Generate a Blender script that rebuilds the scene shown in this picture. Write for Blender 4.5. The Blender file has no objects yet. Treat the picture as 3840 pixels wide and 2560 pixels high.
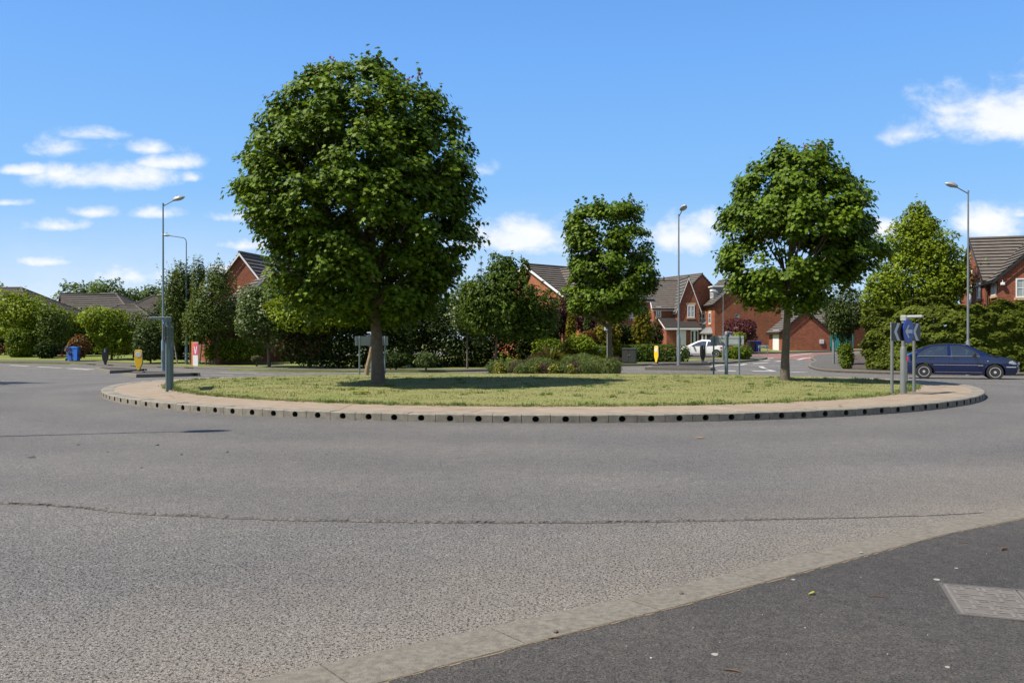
import bpy, bmesh, math, random
import numpy as np
from mathutils import Vector, Matrix
from mathutils.geometry import delaunay_2d_cdt
R = math.radians
rnd = random.Random(7)
rng = np.random.default_rng(11)
S = bpy.context.scene
COL = S.collection
F, CX0, Y0, CAMH = 3100.0, 1920.0, 1272.0, 1.5       # focal length in photo pixels, centre column, horizon row, eye height
IC, IR = (0.82, 28.0), 13.2                           # traffic island: centre and radius

# ------------------------------------------------------------------ terrain
def ss(a, b, x):
    t = np.clip((np.asarray(x, float) - a) / (b - a), 0, 1)
    return t * t * (3 - 2 * t)

def gz(x, y):
    flat = 1 - 0.74 * ss(0, 6, x) * (1 - ss(12.5, 17, x)) * ss(42, 47.5, y)
    return (-0.35 * flat * ss(22, 46, y) * (1 - ss(53, 68, y)) + 0.34 * ss(56, 86, y) * ss(4, 16, x))

def island_z(x, y):
    r = np.hypot(np.asarray(x, float) - IC[0], np.asarray(y, float) - IC[1])
    return 0.165 + 0.13 * np.clip(1 - (r / 11.6) ** 2, 0, 1) - 0.35 * ss(22, 46, y)

def solve(px, py, fn):
    u = (px - CX0) / F
    best = None
    D = 2.0
    while D < 200:
        z = CAMH - (py - Y0) / F * D
        if z <= fn(u * D, D):
            best = D; break
        D += 0.05
    return best if best else 200.0

def hit(px, py, off=0.0):
    D = solve(px, py, lambda x, y: float(gz(x, y)) + off)
    return ((px - CX0) / F * D, D)

def hit_island(px, py):
    D = solve(px, py, lambda x, y: float(island_z(x, y)))
    return ((px - CX0) / F * D, D)

def at(px, py, D):
    return Vector(((px - CX0) / F * D, D, CAMH - (py - Y0) / F * D))

# ------------------------------------------------------------------ materials
def nt(name):
    m = bpy.data.materials.new(name); m.use_nodes = True
    n = m.node_tree; n.nodes.clear()
    return m, n, n.nodes, n.links

def node(n, t, **kw):
    k = n.nodes.new(t)
    for a, b in kw.items():
        if a == 'ins':
            for i, v in b.items(): k.inputs[i].default_value = v
        else: setattr(k, a, b)
    return k

def ramp(n, stops):
    r = n.nodes.new('ShaderNodeValToRGB')
    e = r.color_ramp.elements
    while len(e) < len(stops): e.new(0.5)
    for i, (p, c) in enumerate(stops):
        e[i].position = p; e[i].color = (*c, 1)
    return r

def principled(n, **ins):
    b = n.nodes.new('ShaderNodeBsdfPrincipled')
    for k, v in ins.items():
        b.inputs[k.replace('_', ' ')].default_value = v
    o = n.nodes.new('ShaderNodeOutputMaterial')
    n.links.new(b.outputs[0], o.inputs[0])
    return b, o

def pmat(name, base, rough=0.6, var=0.12, scale=6.0, bump=0.0, bscale=60.0, metallic=0.0, coat=0.0, spec=0.5):
    m, n, N, L = nt(name)
    b, o = principled(n, Roughness=rough, Metallic=metallic)
    b.inputs['Coat Weight'].default_value = coat
    b.inputs['Coat Roughness'].default_value = 0.03
    b.inputs['Specular IOR Level'].default_value = spec
    tc = node(n, 'ShaderNodeTexCoord')
    nz = node(n, 'ShaderNodeTexNoise', ins={'Scale': scale, 'Detail': 6.0, 'Roughness': 0.6})
    L.new(tc.outputs['Object'], nz.inputs['Vector'])
    r = ramp(n, [(0.28, [c * (1 - var) for c in base]), (0.72, [min(1, c * (1 + var)) for c in base])])
    L.new(nz.outputs['Fac'], r.inputs[0]); L.new(r.outputs[0], b.inputs['Base Color'])
    if bump:
        n2 = node(n, 'ShaderNodeTexNoise', ins={'Scale': bscale, 'Detail': 4.0})
        L.new(tc.outputs['Object'], n2.inputs['Vector'])
        bp = node(n, 'ShaderNodeBump', ins={'Strength': bump, 'Distance': 0.02})
        L.new(n2.outputs['Fac'], bp.inputs['Height']); L.new(bp.outputs[0], b.inputs['Normal'])
    return m

def leafmat(name, dark, light, trans=0.32, rough=0.42, third=None, spec=0.35, nscale=0.9):
    m, n, N, L = nt(name)
    geo = node(n, 'ShaderNodeNewGeometry')
    tc = node(n, 'ShaderNodeTexCoord')
    nz = node(n, 'ShaderNodeTexNoise', ins={'Scale': nscale, 'Detail': 3.0})
    L.new(tc.outputs['Object'], nz.inputs['Vector'])
    add = node(n, 'ShaderNodeMath', operation='MULTIPLY_ADD', ins={1: 0.55})
    L.new(geo.outputs['Random Per Island'], add.inputs[0])
    mr = node(n, 'ShaderNodeMath', operation='MULTIPLY', ins={1: 0.45})
    L.new(nz.outputs['Fac'], mr.inputs[0]); L.new(mr.outputs[0], add.inputs[2])
    stops = [(0.1, dark), (0.75, light)]
    if third: stops = [(0.1, dark), (0.66, light), (0.74, third)]
    r = ramp(n, stops); L.new(add.outputs[0], r.inputs[0])
    b = node(n, 'ShaderNodeBsdfPrincipled', ins={'Roughness': rough})
    b.inputs['Specular IOR Level'].default_value = spec
    L.new(r.outputs[0], b.inputs['Base Color'])
    tr = node(n, 'ShaderNodeBsdfTranslucent')
    hs = node(n, 'ShaderNodeHueSaturation', ins={'Hue': 0.487, 'Saturation': 1.1, 'Value': 1.25})
    L.new(r.outputs[0], hs.inputs['Color']); L.new(hs.outputs[0], tr.inputs['Color'])
    mx = node(n, 'ShaderNodeMixShader', ins={0: trans})
    L.new(b.outputs[0], mx.inputs[1]); L.new(tr.outputs[0], mx.inputs[2])
    o = node(n, 'ShaderNodeOutputMaterial'); L.new(mx.outputs[0], o.inputs[0])
    return m

def glassmat(name, tint, opacity=0.5):
    m, n, N, L = nt(name)
    t = node(n, 'ShaderNodeBsdfTransparent'); t.inputs[0].default_value = (*tint, 1)
    g = node(n, 'ShaderNodeBsdfGlossy', ins={'Roughness': 0.03}); g.inputs[0].default_value = (.9, .95, 1, 1)
    fr = node(n, 'ShaderNodeFresnel', ins={'IOR': 1.5})
    ma = node(n, 'ShaderNodeMath', operation='MULTIPLY_ADD', ins={1: 1.0, 2: opacity * 0.25})
    L.new(fr.outputs[0], ma.inputs[0])
    mx = node(n, 'ShaderNodeMixShader'); L.new(ma.outputs[0], mx.inputs[0])
    L.new(t.outputs[0], mx.inputs[1]); L.new(g.outputs[0], mx.inputs[2])
    o = node(n, 'ShaderNodeOutputMaterial'); L.new(mx.outputs[0], o.inputs[0])
    return m

def asphaltmat(name, lo, hi, dust, stone=95.0, bump=0.9, dusty=0.0, cracks=False):
    m, n, N, L = nt(name)
    b, o = principled(n, Roughness=0.82)
    b.inputs['Specular IOR Level'].default_value = 0.3
    tc = node(n, 'ShaderNodeTexCoord')
    wz = node(n, 'ShaderNodeTexNoise', ins={'Scale': 40.0, 'Detail': 2.0})
    L.new(tc.outputs['Object'], wz.inputs['Vector'])
    wm = node(n, 'ShaderNodeMixRGB', blend_type='LINEAR_LIGHT', ins={0: 0.012})
    L.new(tc.outputs['Object'], wm.inputs[1]); L.new(wz.outputs['Color'], wm.inputs[2])
    vo = node(n, 'ShaderNodeTexVoronoi', feature='F1', ins={'Scale': stone, 'Randomness': 1.0})
    L.new(wm.outputs[0], vo.inputs['Vector'])
    ve = node(n, 'ShaderNodeTexVoronoi', feature='DISTANCE_TO_EDGE', ins={'Scale': stone, 'Randomness': 1.0})
    L.new(wm.outputs[0], ve.inputs['Vector'])
    cell = ramp(n, [(0.0, lo), (0.45, [(a + c) / 2 for a, c in zip(lo, hi)]), (0.97, hi), (1.0, [min(1, c * 1.35) for c in hi])])
    sep = node(n, 'ShaderNodeSeparateColor'); L.new(vo.outputs['Color'], sep.inputs[0])
    L.new(sep.outputs[0], cell.inputs[0])
    gap = ramp(n, [(0.0, (0.55, 0.54, 0.53)), (0.12, (1, 1, 1))])
    L.new(ve.outputs['Distance'], gap.inputs[0])
    # missing stones: dark pits of their own shape
    pit = node(n, 'ShaderNodeTexNoise', ins={'Scale': stone * 0.75, 'Detail': 2.0, 'Roughness': 0.55})
    L.new(tc.outputs['Object'], pit.inputs['Vector'])
    pr = ramp(n, [(0.36, (0.16, 0.155, 0.15)), (0.45, (1, 1, 1))]); L.new(pit.outputs['Fac'], pr.inputs[0])
    m1 = node(n, 'ShaderNodeMixRGB', blend_type='MULTIPLY', ins={0: 0.75})
    L.new(cell.outputs[0], m1.inputs[1]); L.new(gap.outputs[0], m1.inputs[2])
    m2 = node(n, 'ShaderNodeMixRGB', blend_type='MULTIPLY', ins={0: 0.78})
    L.new(m1.outputs[0], m2.inputs[1]); L.new(pr.outputs[0], m2.inputs[2])
    big = node(n, 'ShaderNodeTexNoise', ins={'Scale': 0.33, 'Detail': 5.0, 'Roughness': 0.6})
    L.new(tc.outputs['Object'], big.inputs['Vector'])
    br = ramp(n, [(0.3, (0.86, 0.87, 0.89)), (0.7, (1.12, 1.11, 1.10))]); L.new(big.outputs['Fac'], br.inputs[0])
    m3 = node(n, 'ShaderNodeMixRGB', blend_type='MULTIPLY', ins={0: 1.0})
    L.new(m2.outputs[0], m3.inputs[1]); L.new(br.outputs[0], m3.inputs[2])
    # finer mottling, stains and the worn tracks round the island
    mot = node(n, 'ShaderNodeTexNoise', ins={'Scale': 5.0, 'Detail': 6.0, 'Roughness': 0.7}); L.new(tc.outputs['Object'], mot.inputs['Vector'])
    mo = ramp(n, [(0.3, (0.86, 0.86, 0.87)), (0.7, (1.12, 1.11, 1.10))]); L.new(mot.outputs['Fac'], mo.inputs[0])
    m3b = node(n, 'ShaderNodeMixRGB', blend_type='MULTIPLY', ins={0: 1.0}); L.new(m3.outputs[0], m3b.inputs[1]); L.new(mo.outputs[0], m3b.inputs[2])
    dv = node(n, 'ShaderNodeVectorMath', operation='DISTANCE'); dv.inputs[1].default_value = (IC[0], IC[1], 0); L.new(tc.outputs['Object'], dv.inputs[0])
    wv = node(n, 'ShaderNodeMath', operation='MULTIPLY_ADD', ins={1: 1.5}); L.new(big.outputs['Fac'], wv.inputs[0]); L.new(dv.outputs['Value'], wv.inputs[2])
    sn = node(n, 'ShaderNodeMath', operation='MULTIPLY', ins={1: 2.6}); L.new(wv.outputs[0], sn.inputs[0])
    sn2 = node(n, 'ShaderNodeMath', operation='SINE'); L.new(sn.outputs[0], sn2.inputs[0])
    tk = ramp(n, [(0.0, (0.93, 0.93, 0.94)), (1.0, (1.05, 1.05, 1.05))]); tm = node(n, 'ShaderNodeMath', operation='MULTIPLY_ADD', ins={1: .5, 2: .5}); L.new(sn2.outputs[0], tm.inputs[0]); L.new(tm.outputs[0], tk.inputs[0])
    m3c = node(n, 'ShaderNodeMixRGB', blend_type='MULTIPLY', ins={0: 1.0}); L.new(m3b.outputs[0], m3c.inputs[1]); L.new(tk.outputs[0], m3c.inputs[2])
    st = node(n, 'ShaderNodeTexNoise', ins={'Scale': 1.1, 'Detail': 7.0, 'Roughness': 0.75}); L.new(tc.outputs['Object'], st.inputs['Vector'])
    sr = ramp(n, [(0.30, (0.72, 0.71, 0.70)), (0.38, (1, 1, 1))]); L.new(st.outputs['Fac'], sr.inputs[0])
    m3 = node(n, 'ShaderNodeMixRGB', blend_type='MULTIPLY', ins={0: 0.8}); L.new(m3c.outputs[0], m3.inputs[1]); L.new(sr.outputs[0], m3.inputs[2])
    gr = node(n, 'ShaderNodeTexNoise', ins={'Scale': 19.0, 'Detail': 5.0, 'Roughness': 0.75}); L.new(tc.outputs['Object'], gr.inputs['Vector'])
    gm = ramp(n, [(0.34, (0.76, 0.76, 0.76)), (0.50, (1, 1, 1)), (0.68, (1.2, 1.19, 1.17))]); L.new(gr.outputs['Fac'], gm.inputs[0])
    m3g = node(n, 'ShaderNodeMixRGB', blend_type='MULTIPLY', ins={0: 0.9}); L.new(m3.outputs[0], m3g.inputs[1]); L.new(gm.outputs[0], m3g.inputs[2]); m3 = m3g
    last = m3
    if dusty:
        # sandy dust gathered in the gutter along the foreground kerb line
        sx = node(n, 'ShaderNodeSeparateXYZ'); L.new(tc.outputs['Object'], sx.inputs[0])
        a = node(n, 'ShaderNodeMath', operation='MULTIPLY_ADD', ins={1: -0.83 * 0.68, 2: -0.83 * 4.36})
        L.new(sx.outputs['X'], a.inputs[0])
        c = node(n, 'ShaderNodeMath', operation='MULTIPLY_ADD', ins={1: 0.83}); L.new(sx.outputs['Y'], c.inputs[0]); L.new(a.outputs[0], c.inputs[2])
        dn = node(n, 'ShaderNodeTexNoise', ins={'Scale': 2.2, 'Detail': 5.0}); L.new(tc.outputs['Object'], dn.inputs['Vector'])
        d2 = node(n, 'ShaderNodeMath', operation='MULTIPLY_ADD', ins={1: 1.6, 2: -0.8}); L.new(dn.outputs['Fac'], d2.inputs[0])
        d3 = node(n, 'ShaderNodeMath', operation='ADD'); L.new(c.outputs[0], d3.inputs[0]); L.new(d2.outputs[0], d3.inputs[1])
        dr = ramp(n, [(0.0, (1, 1, 1)), (1.0, (0, 0, 0))])
        mr = node(n, 'ShaderNodeMapRange', ins={1: -0.2, 2: 1.9, 3: 0.0, 4: 1.0}); L.new(d3.outputs[0], mr.inputs[0]); L.new(mr.outputs[0], dr.inputs[0])
        fm = node(n, 'ShaderNodeMath', operation='MULTIPLY', ins={1: dusty}); L.new(dr.outputs[0], fm.inputs[0])
        m4 = node(n, 'ShaderNodeMixRGB'); L.new(fm.outputs[0], m4.inputs[0]); L.new(last.outputs[0], m4.inputs[1])
        m4.inputs[2].default_value = (*dust, 1); last = m4
        m5 = node(n, 'ShaderNodeMixRGB', blend_type='MULTIPLY', ins={0: 0.8}); L.new(last.outputs[0], m5.inputs[1]); L.new(pr.outputs[0], m5.inputs[2]); last = m5
    L.new(last.outputs[0], b.inputs['Base Color'])
    h = node(n, 'ShaderNodeMath', operation='MULTIPLY'); L.new(gap.outputs[0], h.inputs[0]); L.new(pr.outputs[0], h.inputs[1])
    bp = node(n, 'ShaderNodeBump', ins={'Strength': bump, 'Distance': 0.012})
    L.new(h.outputs[0], bp.inputs['Height']); L.new(bp.outputs[0], b.inputs['Normal'])
    return m

def brickmat(name, c1, c2, mortar, var=0.0):
    m, n, N, L = nt(name)
    b, o = principled(n, Roughness=0.85)
    b.inputs['Specular IOR Level'].default_value = 0.2
    tc = node(n, 'ShaderNodeTexCoord'); sx = node(n, 'ShaderNodeSeparateXYZ'); L.new(tc.outputs['Object'], sx.inputs[0])
    a = node(n, 'ShaderNodeMath', operation='ADD'); L.new(sx.outputs[0], a.inputs[0]); L.new(sx.outputs[1], a.inputs[1])
    cb = node(n, 'ShaderNodeCombineXYZ'); L.new(a.outputs[0], cb.inputs[0]); L.new(sx.outputs[2], cb.inputs[1])
    bt = node(n, 'ShaderNodeTexBrick', ins={'Scale': 1.0, 'Mortar Size': 0.009, 'Mortar Smooth': 0.3, 'Bias': -0.1, 'Brick Width': 0.225, 'Row Height': 0.075})
    bt.inputs['Color1'].default_value = (*c1, 1); bt.inputs['Color2'].default_value = (*c2, 1); bt.inputs['Mortar'].default_value = (*mortar, 1)
    L.new(cb.outputs[0], bt.inputs['Vector'])
    nz = node(n, 'ShaderNodeTexNoise', ins={'Scale': 1.3, 'Detail': 8.0, 'Roughness': 0.7}); L.new(tc.outputs['Object'], nz.inputs['Vector'])
    r = ramp(n, [(0.3, (0.72, 0.7, 0.7)), (0.7, (1.2, 1.15, 1.1))]); L.new(nz.outputs['Fac'], r.inputs[0])
    mx = node(n, 'ShaderNodeMixRGB', blend_type='MULTIPLY', ins={0: 0.8}); L.new(bt.outputs['Color'], mx.inputs[1]); L.new(r.outputs[0], mx.inputs[2])
    L.new(mx.outputs[0], b.inputs['Base Color'])
    bp = node(n, 'ShaderNodeBump', ins={'Strength': 0.4, 'Distance': 0.01}); L.new(bt.outputs['Fac'], bp.inputs['Height'])
    bp.invert = True
    L.new(bp.outputs[0], b.inputs['Normal'])
    return m

def grassmat(name, cols, scale=1.0, streak=(1, 3, 1)):
    m, n, N, L = nt(name)
    b, o = principled(n, Roughness=0.9); b.inputs['Specular IOR Level'].default_value = 0.15
    tc = node(n, 'ShaderNodeTexCoord')
    mp = node(n, 'ShaderNodeMapping'); mp.inputs['Scale'].default_value = streak; L.new(tc.outputs['Object'], mp.inputs[0])
    n1 = node(n, 'ShaderNodeTexNoise', ins={'Scale': 0.45 * scale, 'Detail': 6.0, 'Roughness': 0.65}); L.new(mp.outputs[0], n1.inputs['Vector'])
    n2 = node(n, 'ShaderNodeTexNoise', ins={'Scale': 9.0 * scale, 'Detail': 6.0, 'Roughness': 0.75}); L.new(mp.outputs[0], n2.inputs['Vector'])
    ad = node(n, 'ShaderNodeMath', operation='MULTIPLY_ADD', ins={1: 0.5}); L.new(n1.outputs['Fac'], ad.inputs[0])
    h = node(n, 'ShaderNodeMath', operation='MULTIPLY', ins={1: 0.5}); L.new(n2.outputs['Fac'], h.inputs[0]); L.new(h.outputs[0], ad.inputs[2])
    r = ramp(n, cols); L.new(ad.outputs[0], r.inputs[0]); L.new(r.outputs[0], b.inputs['Base Color'])
    n3 = node(n, 'ShaderNodeTexNoise', ins={'Scale': 30.0, 'Detail': 3.0}); L.new(tc.outputs['Object'], n3.inputs['Vector'])
    bp = node(n, 'ShaderNodeBump', ins={'Strength': 0.8, 'Distance': 0.04}); L.new(n3.outputs['Fac'], bp.inputs['Height']); L.new(bp.outputs[0], b.inputs['Normal'])
    return m

M = {}
M['road'] = asphaltmat('road asphalt', (0.172, 0.165, 0.155), (0.238, 0.229, 0.216), (0.30, 0.25, 0.195), 78.0, 0.8, dusty=0.42)
M['pave'] = asphaltmat('pavement asphalt', (0.058, 0.054, 0.049), (0.112, 0.104, 0.095), (0.2, 0.17, 0.14), 130.0, 0.6)
M['farpave'] = asphaltmat('far pavement asphalt', (0.10, 0.093, 0.083), (0.16, 0.148, 0.132), (0.2, 0.17, 0.14), 60.0, 0.3)
M['redroad'] = asphaltmat('red road', (0.20, 0.10, 0.085), (0.34, 0.18, 0.155), (0.2, 0.17, 0.14), 60.0, 0.3)
M['kerb'] = pmat('kerb concrete', (0.150, 0.135, 0.110), 0.85, 0.35, 26.0, 0.35, 120)
M['kerbdark'] = pmat('old kerb concrete', (0.21, 0.19, 0.155), 0.85, 0.3, 7.0, 0.4, 120)
M['hole'] = pmat('drain channel', (0.045, 0.042, 0.04), 0.9, 0.2)
M['pink'] = None
M['white'] = pmat('white upvc', (0.78, 0.79, 0.8), 0.35, 0.03)
M['marking'] = pmat('white road paint', (0.45, 0.44, 0.41), 0.7, 0.25, 9.0)
M['steel'] = pmat('galvanised steel', (0.22, 0.24, 0.25), 0.45, 0.15, 4.0, metallic=0.35)
M['signgrey'] = pmat('grey sign back', (0.24, 0.27, 0.28), 0.5, 0.1, 3.0, metallic=0.2)
M['postgrey'] = pmat('painted grey post', (0.165, 0.178, 0.176), 0.5, 0.1, 3.0, metallic=0.1)
M['lamphead'] = pmat('lamp housing', (0.36, 0.37, 0.36), 0.4, 0.08, 3.0, metallic=0.3)
M['lens'] = pmat('lamp lens', (0.32, 0.33, 0.33), 0.15, 0.05)
M['black'] = pmat('black plastic', (0.016, 0.016, 0.017), 0.45, 0.15)
M['rubber'] = pmat('tyre rubber', (0.02, 0.02, 0.021), 0.75, 0.15)
M['yellow'] = pmat('yellow plastic', (0.86, 0.52, 0.02), 0.4, 0.05)
M['paleyellow'] = pmat('pale yellow rim', (0.85, 0.72, 0.28), 0.45, 0.05)
M['disc'] = pmat('white reflective disc', (0.6, 0.61, 0.62), 0.35, 0.05)
M['blue'] = pmat('sign blue', (0.012, 0.05, 0.36), 0.4, 0.06)
M['signwhite'] = pmat('sign white', (0.5, 0.53, 0.56), 0.4, 0.05)
M['signblack'] = pmat('sign black', (0.014, 0.014, 0.016), 0.45, 0.1)
M['binblue'] = pmat('blue bin plastic', (0.035, 0.17, 0.62), 0.4, 0.06)
M['binblack'] = pmat('dark bin plastic', (0.03, 0.03, 0.033), 0.45, 0.1)
M['bindeep'] = pmat('deep blue bin plastic', (0.012, 0.03, 0.2), 0.45, 0.08)
M['cabinet'] = pmat('green cabinet paint', (0.032, 0.062, 0.03), 0.5, 0.15)
M['cabinetdark'] = pmat('dark cabinet paint', (0.035, 0.038, 0.03), 0.55, 0.2)
M['red'] = pmat('red print', (0.6, 0.02, 0.03), 0.45, 0.05)
M['pinkprint'] = pmat('pink print', (0.68, 0.08, 0.2), 0.45, 0.05)
M['orange'] = pmat('orange print', (0.8, 0.2, 0.02), 0.45, 0.05)
M['teal'] = pmat('teal print', (0.02, 0.3, 0.28), 0.45, 0.05)
M['bark'] = pmat('grey brown bark', (0.12, 0.098, 0.075), 0.9, 0.35, 9.0, 0.8, 30)
M['birch'] = pmat('birch bark', (0.36, 0.33, 0.29), 0.8, 0.45, 5.0, 0.4, 30)
M['timber'] = pmat('weathered timber', (0.26, 0.19, 0.125), 0.85, 0.3, 8.0, 0.5, 40)
M['soil'] = pmat('soil', (0.07, 0.052, 0.036), 0.95, 0.3, 3.0, 0.8, 30)
M['tile'] = pmat('concrete roof tile', (0.112, 0.097, 0.085), 0.85, 0.22, 2.5, 0.3, 40)
M['tileedge'] = pmat('tile edge with painted lap shade', (0.035, 0.032, 0.03), 0.9, 0.3, 6.0)  # shade under each tile lap, painted as a dark edge colour
M['ridge'] = pmat('ridge tile', (0.095, 0.083, 0.074), 0.85, 0.2, 3.0)
M['brick'] = brickmat('red brick', (0.315, 0.084, 0.043), (0.175, 0.045, 0.027), (0.28, 0.18, 0.125))
M['brickorange'] = brickmat('orange brick', (0.40, 0.125, 0.052), (0.29, 0.085, 0.04), (0.34, 0.24, 0.18))
M['stone'] = pmat('buff stone', (0.5, 0.38, 0.22), 0.8, 0.15, 4.0, 0.2)
M['glass'] = pmat('house window glass', (0.05, 0.06, 0.07), 0.05, 0.3, 2.0, spec=0.8)
M['curtain'] = pmat('window with blind behind', (0.27, 0.3, 0.3), 0.08, 0.2, 2.0, spec=0.7)
M['blackgutter'] = pmat('black gutter', (0.02, 0.02, 0.022), 0.4, 0.1)
M['leadgrey'] = pmat('lead cladding', (0.17, 0.18, 0.19), 0.6, 0.15)
M['carblue'] = pmat('blue car paint', (0.003, 0.015, 0.085), 0.2, 0.04, 2.0, metallic=0.4, coat=1.0)
M['carwhite'] = pmat('white car paint', (0.75, 0.76, 0.77), 0.3, 0.02, 2.0, coat=0.8)
M['carglass'] = glassmat('car glass', (0.42, 0.5, 0.5), 0.9)
M['alloy'] = pmat('alloy wheel', (0.62, 0.63, 0.65), 0.3, 0.05, metallic=0.5)
M['chrome'] = pmat('bright trim', (0.7, 0.72, 0.76), 0.2, 0.03, metallic=0.8)
M['seat'] = pmat('car seat fabric', (0.13, 0.135, 0.14), 0.85, 0.1)
M['lampglass'] = pmat('headlamp glass', (0.5, 0.54, 0.58), 0.1, 0.25, 20.0, spec=0.9)
M['taillamp'] = pmat('tail lamp', (0.5, 0.015, 0.02), 0.15, 0.1)
M['plate'] = pmat('number plate', (0.6, 0.6, 0.58), 0.4, 0.1)
M['skin'] = pmat('skin', (0.5, 0.3, 0.22), 0.6, 0.05)
M['shirt'] = pmat('pale shirt', (0.5, 0.62, 0.66), 0.85, 0.06)
M['hair'] = pmat('dark hair', (0.03, 0.022, 0.018), 0.6, 0.1)
M['iron'] = pmat('iron', (0.155, 0.142, 0.128), 0.6, 0.2, 8.0, 0.3, 80, metallic=0.5)
M['cover'] = pmat('worn iron cover', (0.19, 0.172, 0.155), 0.6, 0.2, 6.0, 0.3, 90, metallic=0.2)
M['coverlow'] = pmat('dirt in cover tread', (0.125, 0.112, 0.10), 0.85, 0.25, 9.0)
M['lawn'] = grassmat('mown lawn', [(0.30, (0.065, 0.10, 0.022)), (0.40, (0.145, 0.162, 0.050)), (0.48, (0.235, 0.218, 0.095)), (0.55, (0.17, 0.19, 0.056)), (0.63, (0.085, 0.155, 0.022))], 1.0, (0.7, 2.2, 1))
M['verge'] = grassmat('verge grass', [(0.35, (0.10, 0.15, 0.03)), (0.5, (0.17, 0.20, 0.05)), (0.65, (0.24, 0.24, 0.08))])
M['land'] = grassmat('far land', [(0.35, (0.08, 0.11, 0.03)), (0.65, (0.14, 0.16, 0.05))], 0.3)
M['verge_blade'] = leafmat('green grass blades', (0.06, 0.12, 0.02), (0.15, 0.21, 0.05), 0.2, 0.7)
M['blade'] = leafmat('grass blades', (0.085, 0.13, 0.022), (0.255, 0.245, 0.092), 0.2, 0.7)
M['maple'] = leafmat('maple leaves', (0.018, 0.042, 0.004), (0.138, 0.215, 0.015), 0.20, 0.52, spec=0.14)
M['mapletip'] = leafmat('young red maple leaves', (0.16, 0.03, 0.02), (0.28, 0.07, 0.03), 0.3)
M['lime'] = leafmat('bright green leaves', (0.070, 0.112, 0.006), (0.225, 0.295, 0.022), 0.30, 0.5, spec=0.15)
M['birchleaf'] = leafmat('birch leaves', (0.040, 0.062, 0.010), (0.125, 0.170, 0.034), 0.28, 0.5, spec=0.15)
M['mid'] = leafmat('mid green leaves', (0.028, 0.054, 0.006), (0.092, 0.145, 0.016), 0.24, 0.5, spec=0.15)
M['grey'] = leafmat('grey green leaves', (0.028, 0.050, 0.012), (0.082, 0.118, 0.028), 0.22, 0.5, spec=0.15)
M['darkleaf'] = leafmat('dark green leaves', (0.010, 0.020, 0.003), (0.034, 0.058, 0.008), 0.18, 0.55, spec=0.1)
M['blossom'] = leafmat('leaves with white blossom', (0.035, 0.06, 0.014), (0.10, 0.155, 0.03), 0.28, 0.5, spec=0.15, third=(0.40, 0.41, 0.27))
M['conifer'] = leafmat('conifer sprays', (0.020, 0.034, 0.004), (0.115, 0.145, 0.014), 0.2, 0.65, spec=0.1)
M['conegold'] = leafmat('golden conifer sprays', (0.050, 0.056, 0.005), (0.19, 0.17, 0.015), 0.22, 0.6, spec=0.1)
M['privet'] = leafmat('privet leaves', (0.040, 0.070, 0.005), (0.150, 0.210, 0.014), 0.26, 0.5, spec=0.15)
M['purple'] = leafmat('purple leaves', (0.025, 0.006, 0.008), (0.075, 0.016, 0.02), 0.3, 0.4)
M['wine'] = leafmat('wine red leaves', (0.05, 0.012, 0.012), (0.13, 0.04, 0.035), 0.28, 0.45)
M['rust'] = leafmat('rusty orange leaves', (0.09, 0.05, 0.012), (0.2, 0.1, 0.025), 0.3, 0.5)
M['heath'] = leafmat('heather shoots', (0.05, 0.036, 0.028), (0.12, 0.08, 0.06), 0.15, 0.8, spec=0.1)
M['lavender'] = leafmat('lavender shoots', (0.045, 0.075, 0.02), (0.14, 0.18, 0.055), 0.2, 0.7, spec=0.1)
M['yellowflower'] = leafmat('yellow flowers', (0.08, 0.11, 0.02), (0.17, 0.19, 0.03), 0.2, 0.6, third=(0.55, 0.42, 0.03))
M['spike'] = leafmat('spiky leaves', (0.05, 0.065, 0.015), (0.2, 0.2, 0.05), 0.2, 0.5, third=(0.26, 0.15, 0.04))
M['pinkflower'] = leafmat('pink flowers', (0.04, 0.08, 0.02), (0.1, 0.14, 0.04), 0.2, 0.6, third=(0.5, 0.1, 0.25))
M['farwood'] = leafmat('far wood leaves', (0.048, 0.085, 0.010), (0.125, 0.185, 0.028), 0.26, 0.55, nscale=0.2)

def pinkmat():
    m, n, N, L = nt('pink imprinted paving')
    b, o = principled(n, Roughness=0.85); b.inputs['Specular IOR Level'].default_value = 0.2
    tc = node(n, 'ShaderNodeTexCoord')
    mp = node(n, 'ShaderNodeMapping'); mp.inputs['Rotation'].default_value = (0, 0, R(34)); mp.inputs['Scale'].default_value = (1.2, 7.0, 1)
    L.new(tc.outputs['Object'], mp.inputs[0])
    nz = node(n, 'ShaderNodeTexNoise', ins={'Scale': 2.2, 'Detail': 8.0, 'Roughness': 0.7}); L.new(mp.outputs[0], nz.inputs['Vector'])
    r = ramp(n, [(0.3, (0.15, 0.115, 0.085)), (0.48, (0.262, 0.208, 0.155)), (0.66, (0.345, 0.285, 0.222))]); L.new(nz.outputs['Fac'], r.inputs[0])
    # a few dark cracks
    vo = node(n, 'ShaderNodeTexVoronoi', feature='DISTANCE_TO_EDGE', ins={'Scale': 0.3}); L.new(tc.outputs['Object'], vo.inputs['Vector'])
    cr = ramp(n, [(0.0, (0.6, 0.55, 0.5)), (0.006, (1, 1, 1))]); L.new(vo.outputs['Distance'], cr.inputs[0])
    mx = node(n, 'ShaderNodeMixRGB', blend_type='MULTIPLY', ins={0: 1.0}); L.new(r.outputs[0], mx.inputs[1]); L.new(cr.outputs[0], mx.inputs[2])
    L.new(mx.outputs[0], b.inputs['Base Color'])
    bp = node(n, 'ShaderNodeBump', ins={'Strength': 0.6, 'Distance': 0.02}); L.new(nz.outputs['Fac'], bp.inputs['Height']); L.new(bp.outputs[0], b.inputs['Normal'])
    return m
M['pink'] = pinkmat()

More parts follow.
